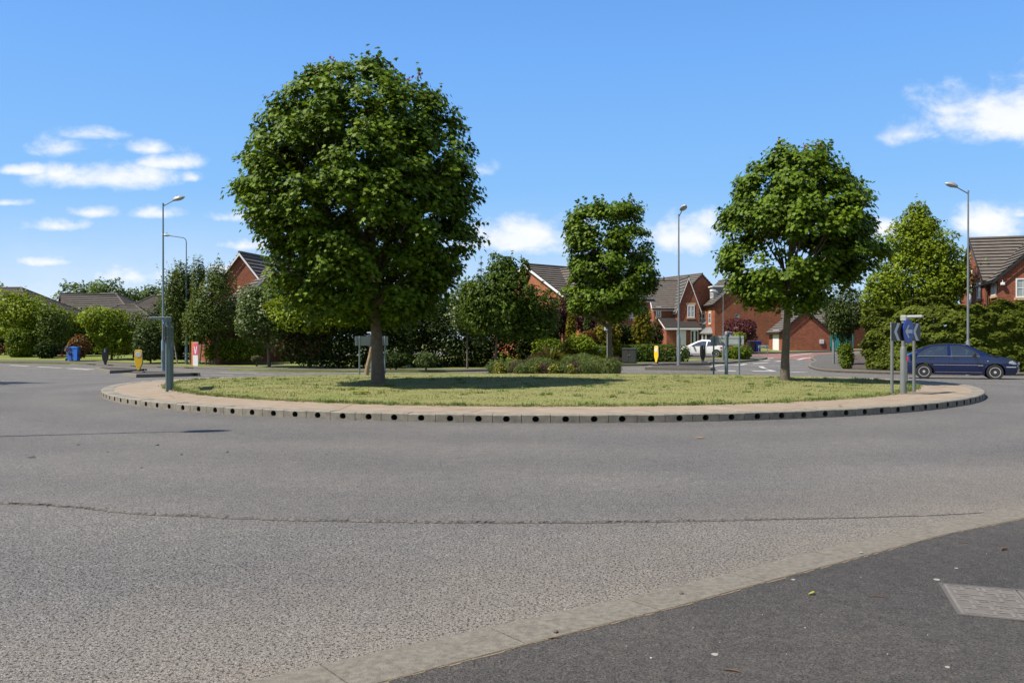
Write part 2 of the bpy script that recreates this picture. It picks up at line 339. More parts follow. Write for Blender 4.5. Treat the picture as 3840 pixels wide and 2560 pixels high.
# ------------------------------------------------------------------ object helpers
def tag(o, label=None, cat=None, group=None, kind=None):
    if label: o['label'] = label
    if cat: o['category'] = cat
    if group: o['group'] = group
    if kind: o['kind'] = kind
    return o

def thing(name, label, cat, loc=(0, 0, 0), rz=0.0, group=None):
    o = bpy.data.objects.new(name, None); COL.objects.link(o)
    o.location = loc; o.rotation_euler = (0, 0, rz); o.empty_display_size = 0.2
    return tag(o, label, cat, group)

def copy_tree(o, parent=None):
    c = o.copy(); COL.objects.link(c)
    if parent: c.parent = parent
    for ch in list(o.children): copy_tree(ch, c)
    return c

class MB:
    def __init__(s): s.v = []; s.f = []; s.m = []
    def add(s, vs, fs, mi=0):
        k = len(s.v); s.v += [tuple(p) for p in vs]
        for f in fs: s.f.append(tuple(i + k for i in f)); s.m.append(mi)
        return s
    def box(s, a, b, mi=0, mat=None):
        x0, y0, z0 = a; x1, y1, z1 = b
        vs = [(x0, y0, z0), (x1, y0, z0), (x1, y1, z0), (x0, y1, z0), (x0, y0, z1), (x1, y0, z1), (x1, y1, z1), (x0, y1, z1)]
        if mat: vs = [mat @ Vector(p) for p in vs]
        return s.add(vs, [(0, 3, 2, 1), (4, 5, 6, 7), (0, 1, 5, 4), (1, 2, 6, 5), (2, 3, 7, 6), (3, 0, 4, 7)], mi)
    def bbox(s, a, b, r=0.01, mi=0, mat=None):
        """box with chamfered vertical and top edges"""
        x0, y0, z0 = a; x1, y1, z1 = b
        def ring(i, z): return [(x0 + i + r, y0 + i, z), (x1 - i - r, y0 + i, z), (x1 - i, y0 + i + r, z), (x1 - i, y1 - i - r, z), (x1 - i - r, y1 - i, z), (x0 + i + r, y1 - i, z), (x0 + i, y1 - i - r, z), (x0 + i, y0 + i + r, z)]
        vs = ring(0, z0) + ring(0, z1 - r) + ring(r, z1)
        if mat: vs = [mat @ Vector(p) for p in vs]
        fs = [tuple(range(7, -1, -1)), tuple(range(16, 24))]
        for k in (0, 8):
            for i in range(8): fs.append((k + i, k + (i + 1) % 8, k + 8 + (i + 1) % 8, k + 8 + i))
        return s.add(vs, fs, mi)
    def tube(s, pts, rad, n=10, mi=0, caps=True):
        pts = [Vector(p) for p in pts]
        if not hasattr(rad, '__len__'): rad = [rad] * len(pts)
        vs = []; up = Vector((0.013, 0.021, 1)); px = None
        for i, p in enumerate(pts):
            d = (pts[min(i + 1, len(pts) - 1)] - pts[max(i - 1, 0)]).normalized()
            if px is None: px = (d.orthogonal()).normalized()
            px = (px - d * px.dot(d)).normalized(); py = d.cross(px)
            for k in range(n):
                a = 2 * math.pi * k / n
                vs.append(p + (px * math.cos(a) + py * math.sin(a)) * rad[i])
        fs = []
        for i in range(len(pts) - 1):
            for k in range(n):
                fs.append((i * n + k, i * n + (k + 1) % n, (i + 1) * n + (k + 1) % n, (i + 1) * n + k))
        if caps:
            fs.append(tuple(range(n - 1, -1, -1))); b = (len(pts) - 1) * n; fs.append(tuple(range(b, b + n)))
        return s.add(vs, fs, mi)
    def lathe(s, prof, n=20, mi=0, axis='z', c=(0, 0, 0)):
        vs = []
        for r, h in prof:
            for k in range(n):
                a = 2 * math.pi * k / n; x, y = r * math.cos(a), r * math.sin(a)
                p = {'z': (x, y, h), 'y': (x, h, y), 'x': (h, x, y)}[axis]
                vs.append((p[0] + c[0], p[1] + c[1], p[2] + c[2]))
        fs = []
        for i in range(len(prof) - 1):
            for k in range(n): fs.append((i * n + k, i * n + (k + 1) % n, (i + 1) * n + (k + 1) % n, (i + 1) * n + k))
        fs.append(tuple(range(n))); b = (len(prof) - 1) * n; fs.append(tuple(range(b, b + n)))
        return s.add(vs, fs, mi)
    def prism(s, poly, fn, t0, t1, mi=0):
        """poly: 2-D outline; fn(a,b,t) -> 3-D point"""
        n = len(poly)
        vs = [fn(a, b, t0) for a, b in poly] + [fn(a, b, t1) for a, b in poly]
        fs = [tuple(range(n - 1, -1, -1)), tuple(range(n, 2 * n))] + [(i, (i + 1) % n, n + (i + 1) % n, n + i) for i in range(n)]
        return s.add(vs, fs, mi)
    def build(s, name, mats, parent=None, smooth=False, recalc=True):
        me = bpy.data.meshes.new(name)
        me.from_pydata([tuple(p) for p in s.v], [], s.f)
        if not isinstance(mats, (list, tuple)): mats = [mats]
        for m in mats: me.materials.append(m)
        if len(mats) > 1: me.polygons.foreach_set('material_index', s.m)
        if recalc:
            bm = bmesh.new(); bm.from_mesh(me); bmesh.ops.recalc_face_normals(bm, faces=bm.faces); bm.to_mesh(me); bm.free()
        if smooth:
            me.polygons.foreach_set('use_smooth', [True] * len(me.polygons))
            me.set_sharp_from_angle(angle=R(40))
        me.update()
        o = bpy.data.objects.new(name, me); COL.objects.link(o)
        if parent: o.parent = parent
        return o

def inside(poly, x, y):
    c = False; n = len(poly); j = n - 1
    for i in range(n):
        xi, yi = poly[i]; xj, yj = poly[j]
        if (yi > y) != (yj > y) and x < (xj - xi) * (y - yi) / (yj - yi) + xi: c = not c
        j = i
    return c

def dense(pts, step, closed=True):
    out = []; n = len(pts)
    for i in range(n if closed else n - 1):
        a = pts[i]; b = pts[(i + 1) % n]; k = max(1, int(math.ceil(math.hypot(b[0] - a[0], b[1] - a[1]) / step)))
        for t in range(k): out.append((a[0] + (b[0] - a[0]) * t / k, a[1] + (b[1] - a[1]) * t / k))
    if not closed: out.append(pts[-1])
    return out

def cdt(outline, step, holes=()):
    """triangulate a 2-D outline (with holes), grid points inside; returns points, triangles and the boundary loops"""
    loops = [dense(outline, step)] + [dense(h, step) for h in holes]
    pts = []; edges = []
    for lp in loops:
        k = len(pts); pts += lp; edges += [(k + i, k + (i + 1) % len(lp)) for i in range(len(lp))]
    xs = [p[0] for p in outline]; ys = [p[1] for p in outline]
    bd = np.array(pts)
    x = min(xs) + step * 0.5; row = 0
    while x < max(xs):
        y = min(ys) + step * (0.5 if row % 2 else 0.25)
        while y < max(ys):
            if inside(outline, x, y) and not any(inside(h, x, y) for h in holes) and np.min(np.abs(bd[:, 0] - x) + np.abs(bd[:, 1] - y)) > step * 0.4: pts.append((x, y))
            y += step
        x += step; row += 1
    r = delaunay_2d_cdt([Vector(p) for p in pts], edges, [], 0, 1e-6)
    vs, fs, orig = r[0], r[2], r[3]
    tri = []
    for f in fs:
        cx = sum(vs[i][0] for i in f) / len(f); cy = sum(vs[i][1] for i in f) / len(f)
        if inside(outline, cx, cy) and not any(inside(h, cx, cy) for h in holes): tri.append(tuple(f))
    return [(p[0], p[1]) for p in vs], tri, loops

def smooth_line(pts, it=2):
    for _ in range(it):
        q = [pts[0]]
        for a, b in zip(pts, pts[1:]):
            q.append((a[0] * .75 + b[0] * .25, a[1] * .75 + b[1] * .25)); q.append((a[0] * .25 + b[0] * .75, a[1] * .25 + b[1] * .75))
        q.append(pts[-1]); pts = q
    return pts

def slab(name, outline, zoff, thick, mat, step=1.5, parent=None, zf=gz, kind='structure'):
    vs, tri, loops = cdt(outline, step)
    mb = MB()
    top = [(x, y, float(zf(x, y)) + zoff) for x, y in vs]
    mb.add(top, tri)
    if thick:
        lp = loops[0]; n = len(lp)
        sv = [(x, y, float(zf(x, y)) + zoff) for x, y in lp] + [(x, y, float(zf(x, y)) + zoff - thick) for x, y in lp]
        mb.add(sv, [(i, (i + 1) % n, n + (i + 1) % n, n + i) for i in range(n)])
    o = mb.build(name, mat, parent, recalc=True)
    me = o.data
    up = sum(p.normal.z * p.area for p in me.polygons)
    if up < 0: me.flip_normals()
    if kind: o['kind'] = kind
    return o

def offset_line(pts, d):
    out = []
    for i, p in enumerate(pts):
        a = pts[max(i - 1, 0)]; b = pts[min(i + 1, len(pts) - 1)]
        tx, ty = b[0] - a[0], b[1] - a[1]; l = math.hypot(tx, ty) or 1
        out.append((p[0] - ty / l * d, p[1] + tx / l * d))
    return out

def resample(pts, step):
    d = [0]
    for a, b in zip(pts, pts[1:]): d.append(d[-1] + math.hypot(b[0] - a[0], b[1] - a[1]))
    n = max(1, int(d[-1] / step)); out = []; j = 0
    for i in range(n + 1):
        t = d[-1] * i / n
        while j < len(d) - 2 and d[j + 1] < t: j += 1
        k = (t - d[j]) / max(1e-9, d[j + 1] - d[j])
        out.append((pts[j][0] + (pts[j + 1][0] - pts[j][0]) * k, pts[j][1] + (pts[j + 1][1] - pts[j][1]) * k))
    return out

def kerb_line(pts, w, top, mat, name='kerb', blk=0.91, side=1, drop=None, low=0.15):
    """row of kerb stones along a line, stones w wide on the given side"""
    p = resample(pts, blk); q = offset_line(p, w * side)
    mb = MB()
    for i in range(len(p) - 1):
        a, b, c, d = p[i], p[i + 1], q[i + 1], q[i]
        g = 0.006
        L = math.hypot(b[0] - a[0], b[1] - a[1]); e = g / L
        a2 = (a[0] + (b[0] - a[0]) * e, a[1] + (b[1] - a[1]) * e); b2 = (b[0] - (b[0] - a[0]) * e, b[1] - (b[1] - a[1]) * e)
        d2 = (d[0] + (c[0] - d[0]) * e, d[1] + (c[1] - d[1]) * e); c2 = (c[0] - (c[0] - d[0]) * e, c[1] - (c[1] - d[1]) * e)
        t0 = top(a) if callable(top) else top; t1 = top(b) if callable(top) else top
        def P(pt, h): return (pt[0], pt[1], float(gz(*pt)) + h)
        ch = 0.018
        am = (a2[0] + (d2[0] - a2[0]) * .15, a2[1] + (d2[1] - a2[1]) * .15); bm_ = (b2[0] + (c2[0] - b2[0]) * .15, b2[1] + (c2[1] - b2[1]) * .15)
        vs = [P(a2, -low), P(b2, -low), P(b2, t1 - ch), P(a2, t0 - ch), P(am, t0), P(bm_, t1), P(c2, t1), P(d2, t0), P(c2, -low), P(d2, -low)]
        mb.add(vs, [(0, 1, 2, 3), (3, 2, 5, 4), (4, 5, 6, 7), (7, 6, 8, 9), (0, 3, 4, 7, 9), (1, 8, 6, 5, 2)])
    o = mb.build(name, mat); o['kind'] = 'structure'
    return o

# ------------------------------------------------------------------ setting: ground, roads, pavements
def grid_sheet(name, xs, ys, zoff, mat):
    X, Y = np.meshgrid(xs, ys); Z = gz(X, Y) + zoff
    nx, ny = len(xs), len(ys)
    me = bpy.data.meshes.new(name)
    me.from_pydata(np.stack([X, Y, Z], -1).reshape(-1, 3).tolist(), [], [(j * nx + i, j * nx + i + 1, (j + 1) * nx + i + 1, (j + 1) * nx + i) for j in range(ny - 1) for i in range(nx - 1)])
    me.materials.append(mat); o = bpy.data.objects.new(name, me); COL.objects.link(o); o['kind'] = 'structure'
    me.polygons.foreach_set('use_smooth', [True] * len(me.polygons))
    return o

gxs = np.unique(np.concatenate([np.linspace(-3000, -100, 12), np.linspace(-100, 100, 51), np.linspace(100, 3000, 12)]))
gys = np.unique(np.concatenate([np.linspace(-600, -20, 5), np.linspace(-20, 130, 51), np.linspace(130, 4000, 14)]))
g = grid_sheet('ground', gxs, gys, -0.5, M['land'])
grid_sheet('road', np.arange(-62, 62.1, 0.8), np.arange(-8, 100.1, 0.8), 0.0, M['road'])

# foreground: dropped kerb and dark pavement
UP = [(-9.0, -1.9)] + [hit(*p) for p in ((1213, 2510), (2200, 2279), (2388, 2244), (2688, 2167), (3036, 2080), (3385, 1993), (3685, 1925), (3840, 1899))] + [(8.4, 9.7), (13, 12.2), (22, 16.5), (40, 22)]
LO = [(-8.6, -2.3)] + [hit(*p) for p in ((1567, 2560), (2200, 2387), (2535, 2296), (2827, 2219), (3176, 2122), (3525, 2024), (3840, 1958))] + [(8.6, 9.2), (13.2, 11.8), (22.1, 16.1), (40.2, 21.6)]
def near_kerb():
    a = resample(UP, 0.9); mb = MB()
    def proj(p):
        best = None
        for u, v in zip(LO, LO[1:]):
            dx, dy = v[0] - u[0], v[1] - u[1]; t = max(0, min(1, ((p[0] - u[0]) * dx + (p[1] - u[1]) * dy) / (dx * dx + dy * dy)))
            q = (u[0] + dx * t, u[1] + dy * t); d = math.hypot(q[0] - p[0], q[1] - p[1])
            if best is None or d < best[0]: best = (d, q)
        return best[1]
    for i in range(len(a) - 1):
        p, q = a[i], a[i + 1]; e = 0.0045
        L = math.hypot(q[0] - p[0], q[1] - p[1]); ux, uy = (q[0] - p[0]) / L * e, (q[1] - p[1]) / L * e
        p2 = (p[0] + ux, p[1] + uy); q2 = (q[0] - ux, q[1] - uy)
        pl, ql = proj(p2), proj(q2)
        def mixp(s, t, k): return (s[0] + (t[0] - s[0]) * k, s[1] + (t[1] - s[1]) * k)
        rows = [(0, -0.05), (0, 0.008), (0.12, 0.016), (1, 0.030), (1, -0.05)]
        vs = [(*mixp(p2, pl, k), h) for k, h in rows] + [(*mixp(q2, ql, k), h) for k, h in rows]
        n = len(rows)
        mb.add(vs, [(j, n + j, n + j + 1, j + 1) for j in range(n - 1)] + [tuple(range(n)), tuple(range(2 * n - 1, n - 1, -1))])
    o = mb.build('dropped_kerb', M['kerb']); o['kind'] = 'structure'
near_kerb()
slab('pavement', LO + [(40, -8), (-8.6, -8)], 0.033, 0.1, M['pave'], 1.2)

def litter_edge():
    """sand and grit swept into the joint between kerb and pavement"""
    p = resample(LO, 0.06); mb = MB()
    nx = offset_line(p, -1)
    for i in range(len(p) - 1):
        if p[i][0] < -3 or p[i][0] > 9: continue
        w0 = 0.012 + 0.02 * rnd.random(); w1 = -0.006 - 0.008 * rnd.random()
        d0 = (nx[i][0] - p[i][0], nx[i][1] - p[i][1])
        a, b = p[i], p[i + 1]
        mb.add([(a[0] - d0[0] * 0.008, a[1] - d0[1] * 0.008, 0.031), (b[0] - d0[0] * 0.008, b[1] - d0[1] * 0.008, 0.031), (b[0] + d0[0] * w0, b[1] + d0[1] * w0, 0.0345), (a[0] + d0[0] * w0, a[1] + d0[1] * w0, 0.0345)], [(0, 1, 2, 3)])
    o = mb.build('joint_dirt', pmat('sandy joint dirt', (0.2, 0.15, 0.09), 0.95, 0.35, 30.0, 0.6, 150)); o['kind'] = 'stuff'
    tag(o, 'sandy dirt line between the dropped kerb and dark pavement', 'dirt')
litter_edge()

# raised seam where two layers of road surface meet
def seam(px, scale):
    pts = [hit(*p) for p in px]
    p = resample(smooth_line(pts, 2), 0.022)
    n = offset_line(p, 1.0); mb = MB(); N = len(p)
    ph = [rnd.uniform(0, 6) for _ in range(6)]
    w = [max(0.0015, 0.007 + 0.009 * math.sin(i * .021 + ph[0]) * math.sin(i * .0083 + ph[1]) + 0.008 * math.sin(i * .17 + ph[2]) * math.sin(i * .061 + ph[3]) + 0.012 * (rnd.random() ** 3) - .002) for i in range(N)]
    w = [q * scale for q in w]
    taper = lambda i: 1.0 if i < N * .72 else max(0.25, 1 - (i - N * .72) / (N * .3))
    vs = []
    for i in range(N):
        dx, dy = n[i][0] - p[i][0], n[i][1] - p[i][1]; t = taper(i)
        j = (rnd.random() - .5) * 0.03 * t
        rows = [(-w[i] * t - 0.008, 0.004), (-0.2 * w[i], 0.006), (w[i] * t, 0.012 * t + .003), (0.05 * t + .02, 0.009 * t + .003), (0.13, 0.003)]
        vs += [(p[i][0] + dx * (a + j), p[i][1] + dy * (a + j), h) for a, h in rows]
    fs = []; mi = []
    for i in range(N - 1):
        for k in range(4):
            mb_f = (i * 5 + k, (i + 1) * 5 + k, (i + 1) * 5 + k + 1, i * 5 + k + 1); fs.append(mb_f); mi.append(0 if k < 2 else 1)
    mb.v = vs; mb.f = fs; mb.m = mi
    o = mb.build('road_seam', [pmat('open joint tar', (0.112, 0.104, 0.094), 0.95, 0.5, 18.0, 0.8, 60), M['road']]); o['kind'] = 'structure'
seam(((-900, 1872), (59, 1888), (311, 1907), (481, 1929), (740, 1939), (925, 1948), (1300, 1956), (1796, 1966), (2250, 1962), (2776, 1953), (3429, 1939), (3690, 1926)), 0.72)

# --- roundabout island
def kerb_ring():
    n = 159; mb = MB(); w = 2 * math.pi * IR / n
    for k in range(n):
        a = 2 * math.pi * (k + 0.5) / n
        c = Vector((math.cos(a), math.sin(a), 0)); t = Vector((-math.sin(a), math.cos(a), 0))
        o = Vector((IC[0], IC[1], 0)) + c * IR
        zb = float(gz(o.x, o.y))
        hw = w / 2 - 0.005; H = 0.152; cz, cr = 0.071, 0.062; off = 0.012 * math.sin(k * 1.7)
        jig = 0.004 * math.sin(k * 2.3); H += jig
        def P(s, z, d=0.0): return o + t * s - c * d + Vector((0, 0, zb + z))
        lo, hi = -0.06, H - 0.018
        ang = [2 * math.pi * i / 14 for i in range(14)] + [math.atan2(z - cz, s - off) for s in (-hw, hw) for z in (lo, hi)]
        ang = sorted(x % (2 * math.pi) for x in ang); m = len(ang)
        hole = []; outer = []
        for x in ang:
            dx, dz = math.cos(x), math.sin(x)
            hole.append((off + cr * dx, max(cz + cr * 0.92 * dz, 0.022)))
            ts = []
            if dx > 1e-9: ts.append((hw - off) / dx)
            if dx < -1e-9: ts.append((-hw - off) / dx)
            if dz > 1e-9: ts.append((hi - cz) / dz)
            if dz < -1e-9: ts.append((lo - cz) / dz)
            q = min(ts); outer.append((off + dx * q, cz + dz * q))
        vs = [P(*h) for h in hole] + [P(*q) for q in outer] + [P(h[0], h[1], 0.20) for h in hole]
        fs = [(i, (i + 1) % m, m + (i + 1) % m, m + i) for i in range(m)]
        mb.add(vs[:2 * m], fs, 0)
        mb.add([P(*h) for h in hole] + vs[2 * m:], [(i, (i + 1) % m, m + (i + 1) % m, m + i) for i in range(m)] + [tuple(range(m, 2 * m))], 1)
        mb.add([P(-hw, hi), P(hw, hi), P(hw, H, .02), P(-hw, H, .02), P(hw, H, .30), P(-hw, H, .30), P(hw, lo, .30), P(-hw, lo, .30), P(hw, lo), P(-hw, lo)],
               [(0, 1, 2, 3), (3, 2, 4, 5), (0, 3, 5, 7, 9), (1, 8, 6, 4, 2), (5, 4, 6, 7)], 0)
    o = mb.build('kerb', [M['kerbdark'], M['hole']]); o['kind'] = 'structure'
kerb_ring()

def ring_sheet(name, r0, r1, zfn, mat, nr=4, na=220):
    vs = []; fs = []
    for i in range(nr + 1):
        r = r0 + (r1 - r0) * i / nr
        for k in range(na):
            a = 2 * math.pi * k / na; x, y = IC[0] + r * math.cos(a), IC[1] + r * math.sin(a)
            vs.append((x, y, float(zfn(x, y, r))))
    for i in range(nr):
        for k in range(na): fs.append((i * na + k, i * na + (k + 1) % na, (i + 1) * na + (k + 1) % na, (i + 1) * na + k))
    m = MB(); m.add(vs, fs); o = m.build(name, mat, smooth=True); o['kind'] = 'structure'
    if sum(p.normal.z for p in o.data.polygons) < 0: o.data.flip_normals()
    return o
ring_sheet('paving_strip', 12.93, 11.35, lambda x, y, r: gz(x, y) + 0.146 + 0.02 * (12.93 - r) / 1.5, M['pink'], 6)

def lawn():
    nr, na = 60, 240
    def zf(x, y, r):
        wob = 0.010 * math.sin(x * 2.3 + y) * math.sin(y * 2.9 - x * .7) + 0.006 * math.sin(x * 7.1) * math.sin(y * 6.3)
        return float(island_z(x, y)) + (wob + 0.012 if r < 11.4 else 0.0)
    vs = [(IC[0], IC[1], zf(*IC, 0))]; fs = []
    for i in range(1, nr + 1):
        for k in range(na):
            a = 2 * math.pi * k / na
            r = 11.55 * i / nr
            if i == nr: r += 0.05 * math.sin(a * 37) + 0.04 * math.sin(a * 91 + 1) + 0.03 * math.sin(a * 13)
            x, y = IC[0] + r * math.cos(a), IC[1] + r * math.sin(a); vs.append((x, y, zf(x, y, r) + (0.004 if i == nr else 0)))
    for k in range(na): fs.append((0, 1 + k, 1 + (k + 1) % na))
    for i in range(nr - 1):
        b = 1 + i * na
        for k in range(na): fs.append((b + k, b + na + k, b + na + (k + 1) % na, b + (k + 1) % na))
    m = MB(); m.add(vs, fs); o = m.build('lawn', M['lawn'], smooth=True); o['kind'] = 'structure'
    if sum(p.normal.z for p in o.data.polygons) < 0: o.data.flip_normals()
lawn()

def mesh_polys(name, verts, k, mat, parent=None, smooth=False):
    """fast mesh of N polygons with k corners each (verts: N*k x 3)"""
    n = len(verts) // k
    me = bpy.data.meshes.new(name)
    me.vertices.add(n * k); me.vertices.foreach_set('co', np.ascontiguousarray(verts, np.float32).ravel())
    me.loops.add(n * k); me.loops.foreach_set('vertex_index', np.arange(n * k, dtype=np.int32))
    me.polygons.add(n); me.polygons.foreach_set('loop_start', np.arange(0, n * k, k, dtype=np.int32))
    me.materials.append(mat); me.update(calc_edges=True)
    o = bpy.data.objects.new(name, me); COL.objects.link(o)
    if parent: o.parent = parent
    return o

def blades(name, n, pos_fn, h0, h1, mat, label):
    P = pos_fn(n); n = len(P)
    a = rng.uniform(0, 2 * np.pi, n); lean = rng.uniform(0.1, 1.1, n); h = rng.uniform(h0, h1, n); w = rng.uniform(0.006, 0.014, n)
    d = np.stack([np.cos(a), np.sin(a), 0 * a], 1); s = np.stack([-np.sin(a), np.cos(a), 0 * a], 1)
    tip = P + d * (lean * h)[:, None] + np.array([0, 0, 1]) * (h / (1 + lean * .6))[:, None]
    V = np.stack([P - s * w[:, None], P + s * w[:, None], tip], 1).reshape(-1, 3)
    o = mesh_polys(name, V, 3, mat); tag(o, label, 'grass', kind='stuff'); return o

def lawn_pos(n):
    r = 11.6 * np.sqrt(rng.uniform(0, 1, n)); a = rng.uniform(0, 2 * np.pi, n)
    k = rng.uniform(0, 1, n) < 0.22; r = np.where(k, rng.normal(11.5, 0.09, n), r)
    a = np.where(rng.uniform(0, 1, n) < 0.6, rng.uniform(np.pi, 2 * np.pi, n), a)
    x = IC[0] + r * np.cos(a); y = IC[1] + r * np.sin(a)
    return np.stack([x, y, island_z(x, y) + 0.004], 1)
blades('grass', 90000, lawn_pos, 0.018, 0.055, M['blade'], 'short dry mown grass blades covering the traffic island')
def tuft_pos(n):
    k = 260; a = rng.uniform(np.pi * .95, np.pi * 2.05, k); r = np.where(rng.uniform(0, 1, k) < .6, rng.normal(11.5, .07, k), 11.3 * np.sqrt(rng.uniform(0, 1, k)))
    i = rng.integers(0, k, n); x = IC[0] + r[i] * np.cos(a[i]) + rng.normal(0, .06, n); y = IC[1] + r[i] * np.sin(a[i]) + rng.normal(0, .035, n)
    return np.stack([x, y, island_z(x, y) + 0.004], 1)
blades('grass_tufts', 9000, tuft_pos, 0.05, 0.12, M['verge_blade'], 'greener grass tufts along the edge of the island lawn')

# --- far kerbs, pavements and verges (points read where the kerb foot meets the road)
KL = [(-62, 62.5)] + [hit(*p) for p in ((188, 1362), (408, 1371), (612, 1379), (816, 1385), (898, 1390), (1047, 1394), (1337, 1396), (1660, 1396), (1830, 1391), (2331, 1374), (2525, 1368), (2669, 1365), (2754, 1360), (2832, 1354))]
n_corner = hit(2890, 1344)
KL += [n_corner, (n_corner[0] - 0.4, n_corner[1] + 2.0), (n_corner[0] - 3, n_corner[1] + 4.5), (-4, n_corner[1] + 7)]
KL = smooth_line(KL, 2)
slab('verge', KL + [(-62, 100)], 0.105, 0.3, M['verge'], 3.0)
def band(line, d0, d1): return offset_line(line, d0) + offset_line(line, d1)[::-1]
KLp = KL[: -14]
slab('pavement', band(KL[:-6], 0.1, 2.1), 0.111, 0.0, M['farpave'], 1.2)
kerb_line(KL, 0.14, lambda p: 0.035 if (-13.4 < p[0] < -10.6 or p[0] < -30) else 0.125, M['kerb'])
foot = offset_line(KL, 4.1)
slab('footpath', band([p for p in foot if -24 < p[0] < -9], 0, 1.1), 0.116, 0.0, M['farpave'], 1.2)

KR = [hit(*p) for p in ((3062, 1358), (3034, 1366), (3030, 1376), (3040, 1382), (3064, 1390), (3110, 1395), (3180, 1398), (3374, 1404), (3600, 1407), (3840, 1409))] + [(40, 41.5), (62, 41)]
k0 = KR[0]
KR = [(45, 86), (32, 74), (k0[0] + 3.5, k0[1] + 9), (k0[0] + 0.7, k0[1] + 3.5)] + KR
KR = smooth_line(KR, 2)
slab('verge', KR + [(62, 100), (50, 92)], 0.105, 0.3, M['soil'], 3.0)
slab('pavement', band(KR, 0.1, 2.3), 0.111, 0.0, M['farpave'], 1.2)
kerb_line(KR, 0.14, lambda p: 0.12, M['kerb'])

KF = smooth_line([(-4, 78), (12, 74.5), (21, 73.2), (26, 75.6), (31, 79.0), (40, 88), (50, 100)], 2)
slab('verge', KF + [(50, 130), (-4, 130)], 0.10, 0.3, M['verge'], 3.5)
slab('pavement', band(KF, 0.1, 1.7), 0.106, 0.0, M['farpave'], 1.5)
kerb_line(KF, 0.14, lambda p: 0.11, M['kerb'])
slab('red_road', [hit(2822, 1340), hit(2900, 1345), hit(2960, 1348), hit(3050, 1350), hit(3120, 1348), (30, 68), (42, 82), (44, 90), (38, 84), (30.6, 77.4), (25.8, 74.4), (21, 72.2), (12, 73.6), (-3, 77), (-3, 72), (10, 69.5), (17, 67.5)], 0.008, 0.0, M['redroad'], 1.0)

def strip(name, runs, w):
    """painted lines; each run is a list of photo points on the road"""
    mb = MB()
    for r in runs:
        p = resample([hit(*q) for q in r], 0.8); l = offset_line(p, w / 2); k = offset_line(p, -w / 2)
        def Z(q): return (q[0], q[1], float(gz(*q)) + 0.013)
        vs = [Z(q) for q in l] + [Z(q) for q in k]; n = len(p)
        mb.add(vs, [(i, i + 1, n + i + 1, n + i) for i in range(n - 1)])
    o = mb.build(name, M['marking'])
    if sum(p.normal.z for p in o.data.polygons) < 0: o.data.flip_normals()
    o['kind'] = 'structure'
strip('road_marking', [[(37, 1369.7), (110, 1374)], [(141, 1375), (230, 1380.5)], [(250, 1381.7), (335, 1387.5)], [(272, 1381), (354, 1386)],
       [(792, 1407.5), (874, 1406.6)], [(822, 1397), (965, 1401)], [(955, 1404), (1025, 1404)], [(1091, 1402), (1180, 1401.5)], [(1300, 1400), (1380, 1399.4)]], 0.25)
strip('road_marking', [[(2669, 1373.5), (2797, 1365.3)], [(2690, 1390.2), (2760, 1391.2)], [(2822, 1392), (2904, 1392.2)], [(2904, 1392.2), (2876, 1385.8)], [(2870, 1382), (2853, 1374)],
       [(2962, 1395.3), (3025, 1395.3)], [(2824, 1363.6), (2882, 1359.7)], [(2909, 1356.2), (2932, 1353.8)]], 0.32)
strip('road_marking', [[(2992, 1349.4), (3015, 1343.5), (3042, 1340.8)], [(3065, 1337.5), (3112, 1331.8)], [(2844, 1352), (2872, 1345), (2900, 1342.5)], [(2863, 1352.8), (2887, 1350.5)], [(2958, 1334.8), (3044, 1324.6)]], 0.26)

# traffic islands on the arms
def splitter(pts, nose=None):
    mb_out = pts
    cx = sum(p[0] for p in pts) / len(pts); cy = sum(p[1] for p in pts) / len(pts)
    poly = dense(pts, 0.5)
    mb = MB(); n = len(poly)
    rows = [(1.0, -0.1), (1.0, 0.02), (0.985, 0.155), (0.975, 0.17), (0.93, 0.175), (0.85, 0.172)]
    vs = []
    for s, h in rows:
        for x, y in poly: vs.append((cx + (x - cx) * s, cy + (y - cy) * s, float(gz(x, y)) + h))
    fs = [(r * n + i, r * n + (i + 1) % n, (r + 1) * n + (i + 1) % n, (r + 1) * n + i) for r in range(len(rows) - 1) for i in range(n)]
    mb.add(vs, fs, 0)
    mb.add([(cx + (x - cx) * .85, cy + (y - cy) * .85, float(gz(x, y)) + 0.172) for x, y in poly], [tuple(range(n))], 1)
    o = mb.build('traffic_island', [M['kerb'], M['pave']]); o['kind'] = 'structure'
splitter([hit(456, 1413), hit(510, 1416), hit(752, 1409.5), hit(747, 1400, .14), hit(640, 1392, .15), hit(545, 1390.5, .15), hit(474, 1399, .15)])
splitter([hit(354, 1389), hit(411, 1400.5), hit(552, 1392.5), hit(545, 1384, .15), hit(470, 1378, .15), hit(372, 1376, .15)])
splitter([hit(2417, 1387), hit(2665, 1390.5), hit(2683, 1389), hit(2668, 1374, .15), hit(2560, 1370, .15), hit(2428, 1371.5, .15)])
splitter([hit(2522, 1372.0), hit(2660, 1369.5), hit(2668, 1366), hit(2655, 1358, .15), hit(2600, 1356, .15), hit(2535, 1361, .15)])

